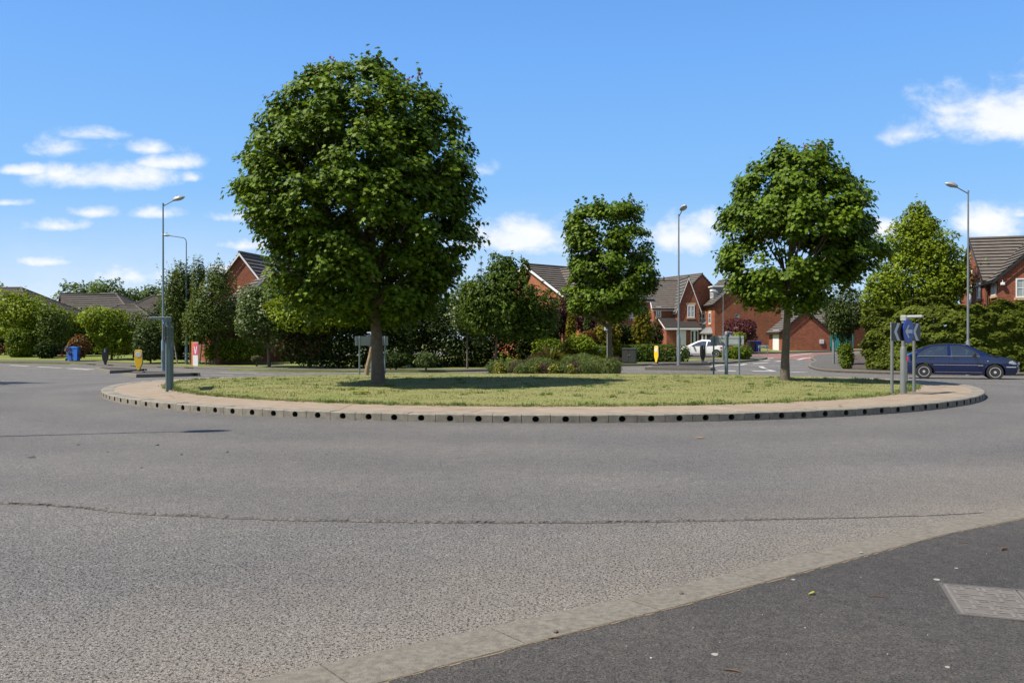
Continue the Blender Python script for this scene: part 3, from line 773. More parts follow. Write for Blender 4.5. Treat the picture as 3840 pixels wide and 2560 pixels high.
# ------------------------------------------------------------------ plants
MAPLE = np.array([(0, -.5, 0), (.20, -.30, .02), (.48, -.22, .06), (.30, -.02, .03), (.50, .22, .05), (.20, .20, 0), (0, .58, -.05), (-.20, .20, 0), (-.50, .22, .05), (-.30, -.02, .03), (-.48, -.22, .06), (-.20, -.30, .02)])
OVAL = np.array([(0, -.5, 0), (.24, -.2, .05), (.22, .2, .03), (0, .55, -.05), (-.22, .2, .03), (-.24, -.2, .05)])
BLADE = np.array([(-.07, -.5, 0), (.07, -.5, 0), (.10, .0, .03), (0, .6, -.08), (-.10, .0, .03)])
FAN = np.array([(0, -.5, 0), (.14, -.2, .02), (.34, .12, .0), (.16, .12, .02), (.14, .5, -.05), (0, .28, 0), (-.14, .55, -.06), (-.16, .12, .02), (-.36, .15, 0), (-.14, -.2, .02)])

def unit(v): return v / np.maximum(np.linalg.norm(v, axis=-1, keepdims=True), 1e-9)

def leaves(name, C, Nn, size, tmpl, mat, parent, axis=None):
    """one mesh of many leaf faces: centres C, facing Nn, long axis near axis"""
    n = len(C)
    Nn = unit(Nn)
    t = rng.normal(size=(n, 3)) if axis is None else axis + rng.normal(size=(n, 3)) * 0.35
    t = unit(t - Nn * (t * Nn).sum(1, keepdims=True)); s = np.cross(t, Nn)
    sz = size * rng.uniform(0.65, 1.25, n)
    V = C[:, None, :] + sz[:, None, None] * (tmpl[None, :, 0, None] * s[:, None, :] + tmpl[None, :, 1, None] * t[:, None, :] + tmpl[None, :, 2, None] * Nn[:, None, :])
    return mesh_polys(name, V.reshape(-1, 3), len(tmpl), mat, parent)

def lumpy(n, k=16, amp=0.28, up=0.0):
    """random directions with a radius factor that makes rounded bulges"""
    d = unit(rng.normal(size=(n, 3)))
    c = unit(rng.normal(size=(k, 3)))
    a = rng.uniform(0.5, 1.0, k)
    b = (np.exp(9 * (d @ c.T - 1)) * a).max(1)
    r = 1 - amp + amp * 1.35 * b
    return d, r / np.percentile(r, 72)

def trunk(parent, base_r, top, fork, limbs, mat, lean=(0, 0), n=9, rough=0.0):
    """tapered trunk with limbs to the given points (local coordinates)"""
    mb = MB(); pts = []; rad = []
    for i in range(9):
        t = i / 8; z = -0.12 + (top + 0.12) * t
        pts.append((lean[0] * t + 0.03 * math.sin(3 * t + base_r * 90) * (1 if t > .1 else 0), lean[1] * t + 0.03 * math.cos(2.3 * t), z))
        rad.append(base_r * (1.28 if i == 0 else 1.0) * (1 - 0.72 * t ** 1.2) * (1.06 if i == 1 else 1))
    mb.tube(pts, rad, 12)
    for (x, y, z) in limbs:
        z0 = min(max(fork, z * 0.55 if z > fork else fork * .95), top * .9); t = (z0 + .12) / (top + .12)
        sx, sy = lean[0] * t, lean[1] * t; r0 = base_r * (1 - 0.72 * t ** 1.2) * 0.5
        L = math.hypot(x - sx, y - sy)
        mid = (sx + (x - sx) * .45, sy + (y - sy) * .45, z0 + (z - z0) * .35 + 0.08 * L)
        mb.tube([(sx, sy, z0), mid, (x, y, z)], [r0, r0 * .6, r0 * .16], 6, caps=False)
    return mb.build('trunk', mat, parent, smooth=True)

def maple_tree(name, label, base, table, D, depth, nclump, per, leaf, base_r, fork, gap=None, mat='maple', tips=14, group=None):
    """tree whose crown fills a width table (photo height, edge, edge) turned into metres; the depth is a fraction of the width"""
    bx, by = base; z0 = float(island_z(bx, by))
    t = thing(name, label, 'tree', (bx, by, z0), 0, group)
    k = D / F
    zs = np.array([CAMH - (r[0] - Y0) * k - z0 for r in table]); xl = np.array([(r[1] - CX0) * k - bx for r in table]); xr = np.array([(r[2] - CX0) * k - bx for r in table])
    o = np.argsort(zs); zs, xl, xr = zs[o], xl[o], xr[o]
    def prof(z):
        l, r = np.interp(z, zs, xl), np.interp(z, zs, xr); m, h = (l + r) / 2, (r - l) / 2
        h = np.maximum(h * .35, h - .095 * (xr - xl).max() / 2); return m - h, m + h
    zs = zs.copy(); zs[-1] -= .35
    H0, H1 = zs[0], zs[-1]
    zz = np.linspace(H0, H1, 400); wl, wr = prof(zz); wt = (wr - wl) ** 2 + 0.25; wt /= wt.sum()
    def sample(n, lo):
        z = rng.choice(zz, n, p=wt) + rng.uniform(-.05, .05, n); a = rng.uniform(0, 2 * np.pi, n); l, r = prof(z)
        mid = (l + r) / 2; hw = (r - l) / 2
        rho = np.clip(rng.uniform(lo ** 2.2, 1, n) ** (1 / 2.2), 0, 1)
        return np.stack([mid + hw * np.cos(a) * rho, hw * depth * np.sin(a) * rho, z], 1), np.stack([np.cos(a), np.sin(a), np.zeros(n)], 1), rho
    bun, bo, _ = sample(int(nclump / 13), 0.95)
    bun += bo * rng.normal(0.0, .24, (len(bun), 1)) + rng.normal(0, .12, bun.shape)             # boughs
    C, O, rho = sample(nclump, 0.30)
    dd = np.linalg.norm(C[:, None] - bun[None], axis=2); j = dd.argmin(1)
    pull = np.where(rho > .5, 0.40, 0.12)[:, None]
    C = C + (bun[j] - C) * pull * np.array([1, 1, .9])
    if gap is not None:
        keep = np.ones(len(C), bool)
        for gx, gzc, rx, rz, pr in gap:
            gx2 = (gx - CX0) * k - bx; gz2 = CAMH - (gzc - Y0) * k - z0
            ing = ((C[:, 0] - gx2) / (rx * k)) ** 2 + ((C[:, 2] - gz2) / (rz * k)) ** 2 < 1
            keep &= ~(ing & (rng.uniform(0, 1, len(C)) < pr))
        C, O = C[keep], O[keep]
    n = len(C)
    # each clump: an umbrella of leaves round a twig end, drooping towards its rim
    cx = np.repeat(C, per, 0); ox = np.repeat(O, per, 0); N = n * per
    a = rng.uniform(0, 2 * np.pi, N); rr = np.sqrt(rng.uniform(0, 1, N)) * np.repeat(rng.uniform(.24, .46, n), per)
    dz = -0.5 * rr ** 2 / 0.4 + rng.normal(0, 0.075, N)
    rad = np.stack([np.cos(a), np.sin(a), 0 * a], 1)
    P = cx + rad * rr[:, None]; P[:, 2] += dz
    nrm = np.array([0, 0, 1.0]) + rad * (rr / 0.42)[:, None] * 0.75 + ox * 0.55 + rng.normal(0, .42, (N, 3))
    # single twigs that stand out of the outline
    ns = int(n * .09); i0 = rng.choice(n, ns, p=(lambda q: q / q.sum())(np.clip(np.linalg.norm((C - C.mean(0)) / C.std(0), axis=1), .1, 3) ** 4)); kk = 9
    dr = unit(unit(C[i0] - C.mean(0)) * .8 + np.array([0, 0, .55]) + rng.normal(0, .3, (ns, 3)))
    Q = (C[i0][:, None] + dr[:, None] * (np.linspace(.2, 1, kk) * rng.uniform(.30, .52, (ns, 1)))[:, :, None]).reshape(-1, 3) + rng.normal(0, .04, (ns * kk, 3))
    P = np.concatenate([P, Q]); nrm = np.concatenate([nrm, rng.normal(0, .5, (ns * kk, 3)) + np.array([0, 0, .9])]); rad = np.concatenate([rad, rng.normal(0, 1, (ns * kk, 3))])
    leaves('crown', P, nrm, leaf, MAPLE, M[mat], t, axis=rad - np.array([0, 0, .55]))
    if tips:
        top = C[np.argsort(-(C[:, 2] + rng.normal(0, .8, n)))[:tips]]
        P = np.repeat(top, 6, 0) + rng.normal(0, .07, (tips * 6, 3)) + np.array([0, 0, .22])
        leaves('young_leaves', P, rng.normal(size=(tips * 6, 3)) + np.array([0, 0, .6]), leaf * .6, MAPLE, M['mapletip'], t)
    lim = [tuple(bun[i] * np.array([.82, .82, 1]) - np.array([0, 0, .15])) for i in range(0, len(bun), max(1, len(bun) // 26))]
    trunk(t, base_r, H1 * .86, fork, lim, M['bark'], lean=((prof(H1 * .8)[0] + prof(H1 * .8)[1]) * .35, 0))
    return t

def bush(name, label, cat, base, boxes, leaf, mat, tmpl=OVAL, cover=3.2, z=None, group=None, shape=2.4, amp=0.28, updir=0.5, stems=None, stem_mat='bark', shell=0.25, leafname='foliage', droop=0.0, hang=None, maxn=60000, clump=0.0, shoots=None):
    if shoots is None: shoots = 1.6 if cat == 'tree' else 0.0
    """a plant: foliage filling rounded boxes (x0,x1,y0,y1,z0,z1; local metres), stems under it"""
    bx, by = base; z0 = float(gz(bx, by)) + 0.1 if z is None else z
    t = thing(name, label, cat, (bx, by, z0), 0, group)
    Ps = []; Ns = []
    for (x0, x1, y0, y1, za, zb) in boxes:
        hx, hy, hz = (x1 - x0) / 2, (y1 - y0) / 2, (zb - za) / 2
        area = 4 * math.pi * (((hx * hy) ** 1.6 + (hx * hz) ** 1.6 + (hy * hz) ** 1.6) / 3) ** (1 / 1.6)
        n = int(min(maxn, max(60, cover * area / (leaf * leaf * 0.42))))
        d, lr = lumpy(n, max(8, int(10 + area * .5)), amp)
        p = np.abs(d) ** shape
        q = d / (p.sum(1, keepdims=True) ** (1 / shape))
        rr = rng.uniform(shell ** 3, 1, n) ** (1 / 3) * lr * 1.04
        P = np.array([(x0 + x1) / 2, (y0 + y1) / 2, (za + zb) / 2]) + q * np.array([hx, hy, hz]) * rr[:, None]
        if clump:
            k = max(6, n // 14); cc = P[rng.choice(n, k)]
            j = np.argmin(((P[:, None, :] - cc[None, :min(k, 400)]) ** 2).sum(2), 1) if n * min(k, 400) < 2.5e7 else rng.integers(0, min(k, 400), n)
            P = P + (cc[j] - P) * clump
        ns = int(shoots * area / 6)
        if ns:                                                   # young shoots standing out of the outline
            i0 = rng.choice(n, ns); kk = 9
            c0 = np.array([(x0 + x1) / 2, (y0 + y1) / 2, (za + zb) / 2]) + q[i0] * np.array([hx, hy, hz]) * lr[i0][:, None] * 1.04
            dr = unit(d[i0] * .7 + np.array([0, 0, .8]) + rng.normal(0, .3, (ns, 3)))
            tt = np.linspace(0, 1, kk)
            Q = (c0[:, None] + dr[:, None] * (tt * rng.uniform(.35, .9, (ns, 1)))[:, :, None]).reshape(-1, 3) + rng.normal(0, leaf * .25, (ns * kk, 3))
            P = np.concatenate([P, Q]); d = np.concatenate([d, np.repeat(d[i0], kk, 0)]); n = len(P)
        Ps.append(P); Ns.append(d * (1 - updir) + np.array([0, 0, updir]) + rng.normal(0, .4, (n, 3)))
    P = np.concatenate(Ps); Nn = np.concatenate(Ns)
    ax = None
    if droop: ax = np.concatenate([unit(p - np.array([0, 0, 0])) * np.array([1, 1, .2]) for p in Ps]) - np.array([0, 0, droop])
    if hang is not None: ax = np.tile(np.array(hang, float), (len(P), 1))
    leaves(leafname, P, Nn, leaf, tmpl, M[mat], t, axis=ax)
    for (sx, sy, r, h, lx, ly) in stems or ():
        mb = MB(); mb.tube([(sx, sy, -.1), (sx + lx * .3, sy + ly * .3, h * .35), (sx + lx, sy + ly, h)], [r * 1.15, r * .85, r * .35], 8)
        mb.build('trunk' if len(stems) == 1 else 'stem', M[stem_mat], t, smooth=True)
    return t

def photo_bush(name, label, cat, rect, D, leaf, mat, depth=0.9, lift=0.0, trunk_px=None, tr=0.06, ext=(), **kw):
    """a plant from its outline box in the photo (x0,x1,top,bottom) at distance D; ext: more boxes of the same plant"""
    xs = (rect[0] + rect[1]) / 2
    bx = (xs - CX0) / F * D if trunk_px is None else (trunk_px - CX0) / F * D
    z0 = kw.pop('z', None)
    if z0 is None: z0 = float(gz(bx, D)) + 0.1
    def bx_(r, dd=0.0, dp=depth):
        x0, x1 = (r[0] - CX0) / F * D - bx, (r[1] - CX0) / F * D - bx
        w = (x1 - x0) * dp / 2
        return (x0, x1, dd - w, dd + w, CAMH - (r[3] - Y0) / F * D - z0, CAMH - (r[2] - Y0) / F * D - z0)
    boxes = [bx_(rect)] + [bx_(e[:4], e[4] if len(e) > 4 else 0.0, depth) for e in ext]
    h = (boxes[0][4] + boxes[0][5]) / 2
    st = kw.pop('stems', 'auto')
    if st == 'auto': st = [(0, 0, tr, max(h, .3), (boxes[0][0] + boxes[0][1]) / 2 * .6, 0)]
    return bush(name, label, cat, (bx, D), boxes, leaf, mat, z=z0, stems=st, **kw)

# --- three maples on the traffic island
TB = [(190, 1300, 1440), (215, 1262, 1478), (270, 1175, 1490), (310, 1085, 1640), (360, 1045, 1690), (420, 958, 1755), (500, 950, 1775), (600, 882, 1805), (680, 868, 1832), (740, 852, 1826), (830, 890, 1822), (900, 935, 1832), (960, 965, 1805), (1020, 962, 1765), (1080, 1000, 1725), (1140, 1060, 1700), (1200, 1200, 1640)]
b1 = hit_island(1418, 1440)
maple_tree('maple_tree', 'tallest broad maple on the island lawn, a timber stake leaning behind its trunk', b1, TB, b1[1], 0.95, 2300, 40, 0.128, 0.165, 2.2, gap=[(1640, 480, 40, 30, .7), (1520, 860, 50, 30, .8), (1180, 690, 50, 40, .6), (1700, 930, 90, 60, .35)])
TR = [(497, 3066, 3094), (520, 2880, 3100), (545, 2862, 3110), (590, 2805, 3155), (640, 2765, 3205), (700, 2722, 3252), (760, 2700, 3258), (840, 2690, 3285), (900, 2712, 3300), (960, 2686, 3310), (1010, 2695, 3280), (1060, 2715, 3225), (1110, 2745, 3185), (1155, 2850, 3090)]
b2 = hit_island(2945, 1427)
maple_tree('maple_tree', 'rounded maple with sky showing between its lower boughs, behind the blue arrow sign', b2, TR, b2[1], 0.95, 1250, 38, 0.13, 0.125, 2.6, gap=[(2875, 955, 95, 52, .93), (3012, 950, 78, 58, .93), (2940, 895, 90, 34, .55)], tips=6)
TM = [(733, 2225, 2395), (750, 2175, 2415), (790, 2125, 2418), (850, 2100, 2428), (920, 2110, 2442), (980, 2116, 2474), (1050, 2122, 2478), (1100, 2108, 2462), (1150, 2128, 2425), (1195, 2215, 2375)]
b3 = ((2292 - CX0) / F * 37.2, 37.2)
maple_tree('maple_tree', 'smallest maple, upright crown rising behind the island flower bed', b3, TM, b3[1], 0.95, 980, 30, 0.145, 0.12, 2.0, gap=[(2380, 860, 40, 40, .5), (2300, 800, 40, 30, .4)], tips=4)

# --- garden trees and shrubs behind, from the photo's outlines
PB = photo_bush
PB('birch_tree', 'tall slim birch with pale stems beside the curved street lamp', 'tree', (590, 730, 1000, 1290), 57.0, .16, 'birchleaf', trunk_px=715, tr=.05, lift=0, ext=[(640, 730, 985, 1150)], stem_mat='birch', stems=[(-.9, 0, .05, 3.4, -.7, 0), (0, 0, .05, 3.6, -.2, .1), (.35, .1, .045, 3.3, .1, 0), (.6, 0, .05, 3.4, .5, 0)], amp=.36, cover=2.0, shoots=3.5)
PB('birch_tree', 'broader birch with two pointed tops in front of the brick gable', 'tree', (700, 895, 1005, 1300), 56.0, .16, 'birchleaf', trunk_px=790, ext=[(715, 775, 968, 1120), (775, 850, 985, 1120), (690, 800, 1120, 1310)], stem_mat='birch', stems=[(-.3, 0, .06, 4.2, -.3, 0), (.1, 0, .06, 4.4, .2, .1), (.25, 0, .05, 3.8, .5, 0)], amp=.38, cover=2.0, shoots=3.5)
PB('garden_tree', 'airy light tree between the round bush and the blue wheelie bins', 'tree', (130, 262, 1150, 1300), 66.5, .19, 'birchleaf', trunk_px=200, tr=.06, amp=.38, cover=1.6, shoots=3)
PB('garden_tree', 'loose mid green tree between the dark bollard and the clipped evergreen', 'tree', (452, 575, 1165, 1310), 64.5, .2, 'birchleaf', trunk_px=500, tr=.07, amp=.38, cover=1.8, shoots=3)
PB('garden_tree', 'dark narrow tree between the broader birch and the white blossomed hawthorn', 'tree', (835, 935, 1110, 1310), 58.5, .2, 'mid', trunk_px=880, tr=.07, amp=.34, cover=2.4)
PB('clipped_tree', 'rounded clipped evergreen behind the yellow bollard', 'tree', (508, 622, 1205, 1352), 57.5, .17, 'grey', depth=1.0, amp=.08, cover=3.6, shape=2.6, shell=.5)
PB('clipped_bush', 'clipped round bush at the edge of the far verge', 'bush', (33, 134, 1232, 1340), 66.0, .16, 'privet', depth=1.0, amp=.06, cover=4.0, shape=2.9, shell=.6)
PB('garden_tree', 'wide light green garden tree with thin trunk by the round bush', 'tree', (-40, 215, 1108, 1275), 68.0, .24, 'lime', trunk_px=232, tr=.08, ext=[(120, 285, 1150, 1290), (-20, 120, 1090, 1200)], stems=[(0, 0, .09, 3.2, .1, 0), (-2.2, .5, .08, 3.0, -.4, 0)], amp=.36, cover=2.2)
PB('garden_tree', 'small spreading tree with reddish tips behind the dark bollard', 'tree', (350, 505, 1195, 1330), 62.0, .22, 'lime', trunk_px=418, tr=.09, ext=[(300, 470, 1150, 1250)], amp=.34, cover=2.4)
PB('garden_tree', 'taller green tree between the tiled roofs and the low red shrub', 'tree', (255, 385, 1190, 1300), 70.0, .24, 'mid', ext=[(305, 350, 1150, 1220)], amp=.34, cover=2.4, trunk_px=315)
PB('red_shrub', 'low reddish shrub behind the blue wheelie bins', 'bush', (252, 335, 1258, 1345), 60.5, .18, 'rust', amp=.3, cover=2.4)
PB('hedge', 'tall dark hedge behind the clipped round bush', 'hedge', (-160, 48, 1190, 1345), 74.0, .24, 'darkleaf', depth=.5, amp=.12, shape=5, cover=2.8, stems=None)
PB('hedge', 'dark hedge row under the small garden trees', 'hedge', (130, 560, 1222, 1352), 75.0, .24, 'darkleaf', depth=.25, amp=.15, shape=5, cover=2.6, stems=None)
PB('bush', 'low dark laurel bush in front of the garden trees', 'bush', (130, 215, 1275, 1345), 64.0, .18, 'darkleaf', amp=.25, cover=2.6)
PB('garden_tree', 'dark tree filling the gap behind the lamp post pair', 'tree', (560, 775, 1120, 1350), 63.0, .24, 'darkleaf', amp=.3, cover=2.4)
PB('hedge', 'low privet hedge with a bright lit top beside the brick gate pier', 'hedge', (822, 992, 1270, 1352), 56.0, .16, 'privet', depth=.45, amp=.1, shape=6, cover=3.4, stems=None)
PB('bush', 'small leafy bush at the foot of the pale birch stems', 'bush', (766, 812, 1288, 1352), 55.5, .15, 'privet', amp=.2, cover=3)
PB('flower_bush', 'low bush with pink flowers in front of the hedge', 'bush', (940, 985, 1333, 1356), 53.0, .11, 'pinkflower', amp=.2, cover=3)
PB('hawthorn_tree', 'spreading tree with white blossom in front of the shaded brick wall', 'tree', (884, 1095, 1052, 1285), 52.0, .19, 'blossom', trunk_px=1010, tr=.1, ext=[(890, 1000, 1110, 1260)], amp=.32, cover=3.0)
PB('garden_tree', 'leafy tree crown between the hawthorn and the tallest maple', 'tree', (1010, 1330, 1085, 1250), 50.5, .21, 'lime', trunk_px=1160, tr=.1, ext=[(1150, 1420, 1090, 1260)], amp=.3, cover=2.6)
PB('conifer_hedge', 'tall dark conifer hedge behind the sign back and lamp post', 'hedge', (1040, 1560, 1150, 1374), 50.5, .22, 'darkleaf', depth=.28, amp=.16, shape=5, cover=3.6, stems=None, tmpl=FAN)
PB('conifer_hedge', 'dark shaded evergreen belt behind the rowan tree', 'hedge', (1500, 2080, 1130, 1374), 52.5, .22, 'darkleaf', depth=.3, amp=.18, shape=5, cover=3.6, stems=None, tmpl=FAN)
PB('bush', 'dense dark evergreen bush under the rowan, before the orange brick wall', 'bush', (1945, 2105, 1215, 1376), 51.0, .2, 'darkleaf', depth=.5, amp=.2, shape=3.5, cover=5.0, shell=.5, stems=None)
PB('garden_tree', 'dark green tree partly hidden behind the tallest maple', 'tree', (1300, 1720, 1040, 1300), 55.0, .26, 'darkleaf', depth=.7, amp=.28, cover=2.6)
PB('rowan_tree', 'rowan tree with drooping leaf bunches and a thin trunk', 'tree', (1760, 2010, 1000, 1280), 47.0, .18, 'mid', trunk_px=1855, tr=.075, ext=[(1825, 1950, 940, 1110), (1900, 2100, 1075, 1285), (1715, 1860, 1040, 1240), (1945, 1990, 965, 1080)], amp=.34, cover=2.7, droop=.5, clump=.25)
PB('hawthorn_tree', 'bushy hawthorn with some blossom between the maple and the rowan', 'tree', (1690, 1815, 1040, 1270), 49.5, .19, 'blossom', amp=.32, cover=2.8, ext=[(1740, 1850, 1120, 1290)])
def spruce_top():
    D = 60.0; x = (1804 - CX0) / F * D; z0 = float(gz(x, D))
    t = thing('spruce_tree', 'thin spruce whose bare tip pokes above the rowan and hawthorn', 'tree', (x, D, z0))
    top = CAMH - (965 - Y0) / F * D - z0; mb = MB(); mb.tube([(0, 0, -.1), (0, 0, top * .6), (0, 0, top)], [.12, .05, .012], 7); mb.build('trunk', M['bark'], t)
    P = []; A = []
    for i in range(900):
        h = rng.uniform(.15, .985); r = (1 - h) * 1.5 * rng.uniform(.15, 1) + .04; a = rng.uniform(0, 6.28); h2 = round(h * 16) / 16 + rng.normal(0, .008) if h > .6 else h
        P.append((r * math.cos(a), r * math.sin(a), h2 * top + r * .25)); A.append((math.cos(a), math.sin(a), .5))
    leaves('foliage', np.array(P), np.array(A) * .2 + np.array([0, 0, 1]), .20, BLADE, M['darkleaf'], t, axis=np.array(A))
spruce_top()
PB('variegated_shrub', 'pale leaved shrub at the foot of the lamp post by the dark hedge', 'bush', (1555, 1640, 1318, 1376), 46.5, .13, 'grey', amp=.3, cover=2.6)
PB('bush', 'low dark shrub between the sign back and the lamp post', 'bush', (1420, 1550, 1318, 1376), 47.3, .14, 'darkleaf', amp=.3, cover=2.4)
PB('bush', 'bright rounded bush behind the spiky plant', 'bush', (1995, 2115, 1262, 1372), 50.0, .16, 'privet', amp=.2, cover=2.8)
PB('japanese_maple', 'purple leaved maple against the orange brick wall', 'tree', (2045, 2150, 1108, 1270), 55.5, .18, 'purple', amp=.34, cover=2.2, trunk_px=2105, tr=.06)
PB('japanese_maple', 'wider purple leaved maple behind the smallest island maple', 'tree', (2140, 2330, 1120, 1270), 57.0, .19, 'purple', amp=.32, cover=2.4, trunk_px=2230, tr=.06)
PB('cypress', 'slim upright golden green cypress by the house drainpipe', 'tree', (2122, 2162, 1160, 1300), 54.0, .17, 'conegold', amp=.12, cover=3.0, tmpl=FAN, hang=(0, 0, 1))
PB('cypress', 'slim dark green cypress beside the purple maple', 'tree', (2188, 2218, 1180, 1270), 54.5, .16, 'grey', amp=.12, cover=3.0, tmpl=FAN, hang=(0, 0, 1))
PB('golden_shrub', 'yellow green shrub in front of the slim cypresses', 'bush', (2115, 2235, 1255, 1320), 52.5, .16, 'lime', amp=.3, cover=2.6)
PB('rusty_shrub', 'rusty orange shrub beside the yellow green shrub', 'bush', (2165, 2235, 1238, 1300), 53.5, .16, 'rust', amp=.3, cover=2.4)
PB('golden_conifer', 'golden conifer with layered sprays behind the low hedge', 'tree', (2215, 2330, 1195, 1330), 54.0, .2, 'conegold', amp=.34, cover=2.8, tmpl=FAN)
PB('golden_conifer', 'tall golden conifer between the maple and the front gabled house', 'tree', (2370, 2450, 1165, 1310), 56.0, .2, 'conegold', amp=.32, cover=2.8, tmpl=FAN, ext=[(2380, 2430, 1130, 1220)])
PB('dark_conifer', 'dark rounded conifer in front of the garage corner', 'tree', (2428, 2487, 1205, 1310), 58.0, .2, 'darkleaf', amp=.12, cover=3, tmpl=FAN)
PB('dark_conifer', 'dark conifer filling the space behind the metal cabinets', 'tree', (2290, 2420, 1215, 1320), 58.5, .22, 'darkleaf', amp=.25, cover=2.8, tmpl=FAN)
PB('hedge', 'low clipped hedge with bright top behind the cabinet with a notice', 'hedge', (2100, 2298, 1296, 1364), 52.6, .13, 'privet', depth=.3, amp=.05, shape=8, cover=3.6, stems=None)
PB('hedge', 'long low hedge ending beside the white car', 'hedge', (2300, 2575, 1292, 1362), 54.6, .14, 'mid', depth=.28, amp=.05, shape=8, cover=3.6, stems=None)
PB('plum_bush', 'wine red bush in front of the big brick gable', 'bush', (2712, 2842, 1190, 1292), 77.0, .24, 'wine', amp=.3, cover=2.6)
PB('bush', 'green bush peeping above the sign back by the wine red bush', 'bush', (2742, 2798, 1242, 1290), 73.0, .2, 'lime', amp=.25, cover=2.8)
PB('hedge_bush', 'clipped green bush at the road corner by the wheelie bins', 'bush', (2735, 2818, 1296, 1346), 62.0, .16, 'privet', amp=.12, cover=3.2, shape=3.4)
PB('bush', 'low leafy bush between the white car and the sign post', 'bush', (2700, 2760, 1305, 1346), 63.0, .16, 'mid', amp=.25, cover=2.6)
PB('birch_tree', 'weeping birch with hanging twigs beyond the conifer hedge', 'tree', (3100, 3270, 1070, 1250), 56.0, .17, 'grey', trunk_px=3195, tr=.09, ext=[(3090, 3180, 1120, 1270), (3140, 3200, 1200, 1300)], amp=.36, cover=1.7, hang=(0, 0, -1), stem_mat='birch')
PB('lime_tree', 'tall bright yellow green tree behind the conifer hedge', 'tree', (3262, 3615, 920, 1190), 52.0, .20, 'lime', trunk_px=3420, tr=.14, ext=[(3300, 3575, 840, 1010), (3355, 3520, 785, 920), (3405, 3475, 752, 860), (3480, 3640, 915, 1130), (3235, 3400, 1020, 1210)], amp=.34, cover=2.4, clump=.2)
PB('hedge_bush', 'small bright privet bush at the corner of the conifer hedge', 'bush', (3146, 3202, 1288, 1386), 49.0, .14, 'privet', amp=.15, cover=3.2)
PB('bush', 'green bush behind the corner by the far fence', 'bush', (3140, 3190, 1287, 1330), 62.0, .18, 'mid', amp=.2, cover=2.8)
# wood on the skyline: each crown is a tree
for i, (x0, x1, y0) in enumerate(((-60, 50, 1070), (215, 330, 1062), (300, 400, 1062), (330, 470, 1046), (455, 545, 1082), (520, 610, 1068), (590, 700, 1075))):
    PB('skyline_tree', 'round topped tree in the wood behind the tiled roofs', 'tree', (x0, x1, y0, 1200), 135.0 + 3 * (i % 3), .5, 'farwood', amp=.34, cover=2.3, tr=.25, group='trees on the skyline', maxn=9000)

# --- long conifer hedge on the road corner
def leylandii():
    k = hit(3112, 1390, .1); pts = [(k[0] + .9, k[1] + 3.6), (k[0] + 1.0, k[1] + 1.9)] + [offset_line(KR, 2.9)[0]]
    line = [p for p in offset_line(resample(KR, .8), 2.75) if p[0] > k[0] + .2 and p[1] < 62][0:]
    line = [p for p in line if p[0] < 36 and p[1] < 49.5]
    line = resample(line, .35)
    bx, by = line[0]; z0 = float(gz(bx, by)) + 0.1
    t = thing('conifer_hedge', 'long tall conifer hedge along the pavement behind the blue car', 'hedge', (bx, by, z0))
    tr = [(3060, 1290), (3110, 1215), (3200, 1180), (3330, 1150), (3420, 1120), (3560, 1125), (3640, 1150), (3690, 1145), (3780, 1140), (3840, 1150), (3900, 1130), (4300, 1140)]
    P = []; Nn = []; Ax = []
    nrm = offset_line(line, 1.0)
    cum = len(line); K = 42
    bl = [(rng.uniform(0, cum), rng.uniform(0, 3.4), rng.uniform(.5, 1.2), rng.uniform(.2, .6)) for _ in range(K * 5)]
    B = np.array(bl)
    N = 62000
    for q in range(N):
        s = rng.uniform(0, cum - 1); i = int(s); f = s - i
        x = line[i][0] + (line[min(i + 1, cum - 1)][0] - line[i][0]) * f; y = line[i][1] + (line[min(i + 1, cum - 1)][1] - line[i][1]) * f
        dx, dy = nrm[i][0] - line[i][0], nrm[i][1] - line[i][1]
        px = CX0 + x / y * F
        H = CAMH - (np.interp(px, [a for a, _ in tr], [b for _, b in tr]) - Y0) / F * (y + .6) - z0
        H *= 1 + .035 * math.sin(s * .55) + .03 * math.sin(s * 1.3 + 1) + .02 * math.sin(s * 2.9)
        u = rng.uniform(0, 1)
        if u < .52:   # face towards the road
            h = rng.uniform(0.02, 1) * H; dep = 0.0; n = np.array([-dx, -dy, .35])
        elif u < .70:
            h = H * (1 - .05 * rng.uniform(0, 1)); dep = rng.uniform(0, 1.5); n = np.array([0, 0, 1.0])
        else:
            h = rng.uniform(.1, 1) * H; dep = rng.uniform(.1, 1.0); n = np.array([-dx, -dy, .6])
        w = np.exp(-(((B[:, 0] - s) * .35) ** 2 + (B[:, 1] - h) ** 2 * 3.2) / (B[:, 2] ** 2 * .25))
        bul = (w * B[:, 3]).max()
        rnd_top = max(0, h / H - .8) * 1.6 + max(0, .12 - h / H) * 1.2
        dep = dep + rnd_top * (1 if u < .52 else 0) - bul * .75 + rng.normal(0, .05)
        h += bul * .14 - .1 * rng.uniform(0, 1) ** 3
        P.append((x + dx * (dep + .15) - bx, y + dy * (dep + .15) - by, h + float(gz(x, y)) + .1 - z0)); Nn.append(n + rng.normal(0, .32, 3) + np.array([0, 0, .5])); Ax.append((-dx * .55 + dy * rng.choice((-1, 1)) * .8, -dy * .55 - dx * rng.choice((-1, 1)) * .8, .12))
    leaves('foliage', np.array(P), np.array(Nn), .21, FAN, M['conifer'], t, axis=np.array(Ax))
    for i in range(2, cum, 5):
        dx, dy = nrm[i][0] - line[i][0], nrm[i][1] - line[i][1]; mb = MB()
        mb.tube([(line[i][0] + dx * .9 - bx, line[i][1] + dy * .9 - by, -.3), (line[i][0] + dx - bx, line[i][1] + dy - by, 2.2)], [.09, .05], 6)
        mb.build('stem', M['bark'], t)
leylandii()
PB('golden_conifer', 'golden tipped conifer rising from the hedge below the brick house windows', 'tree', (3760, 3900, 1128, 1240), 46.5, .22, 'conegold', amp=.34, cover=2.4, tmpl=FAN)

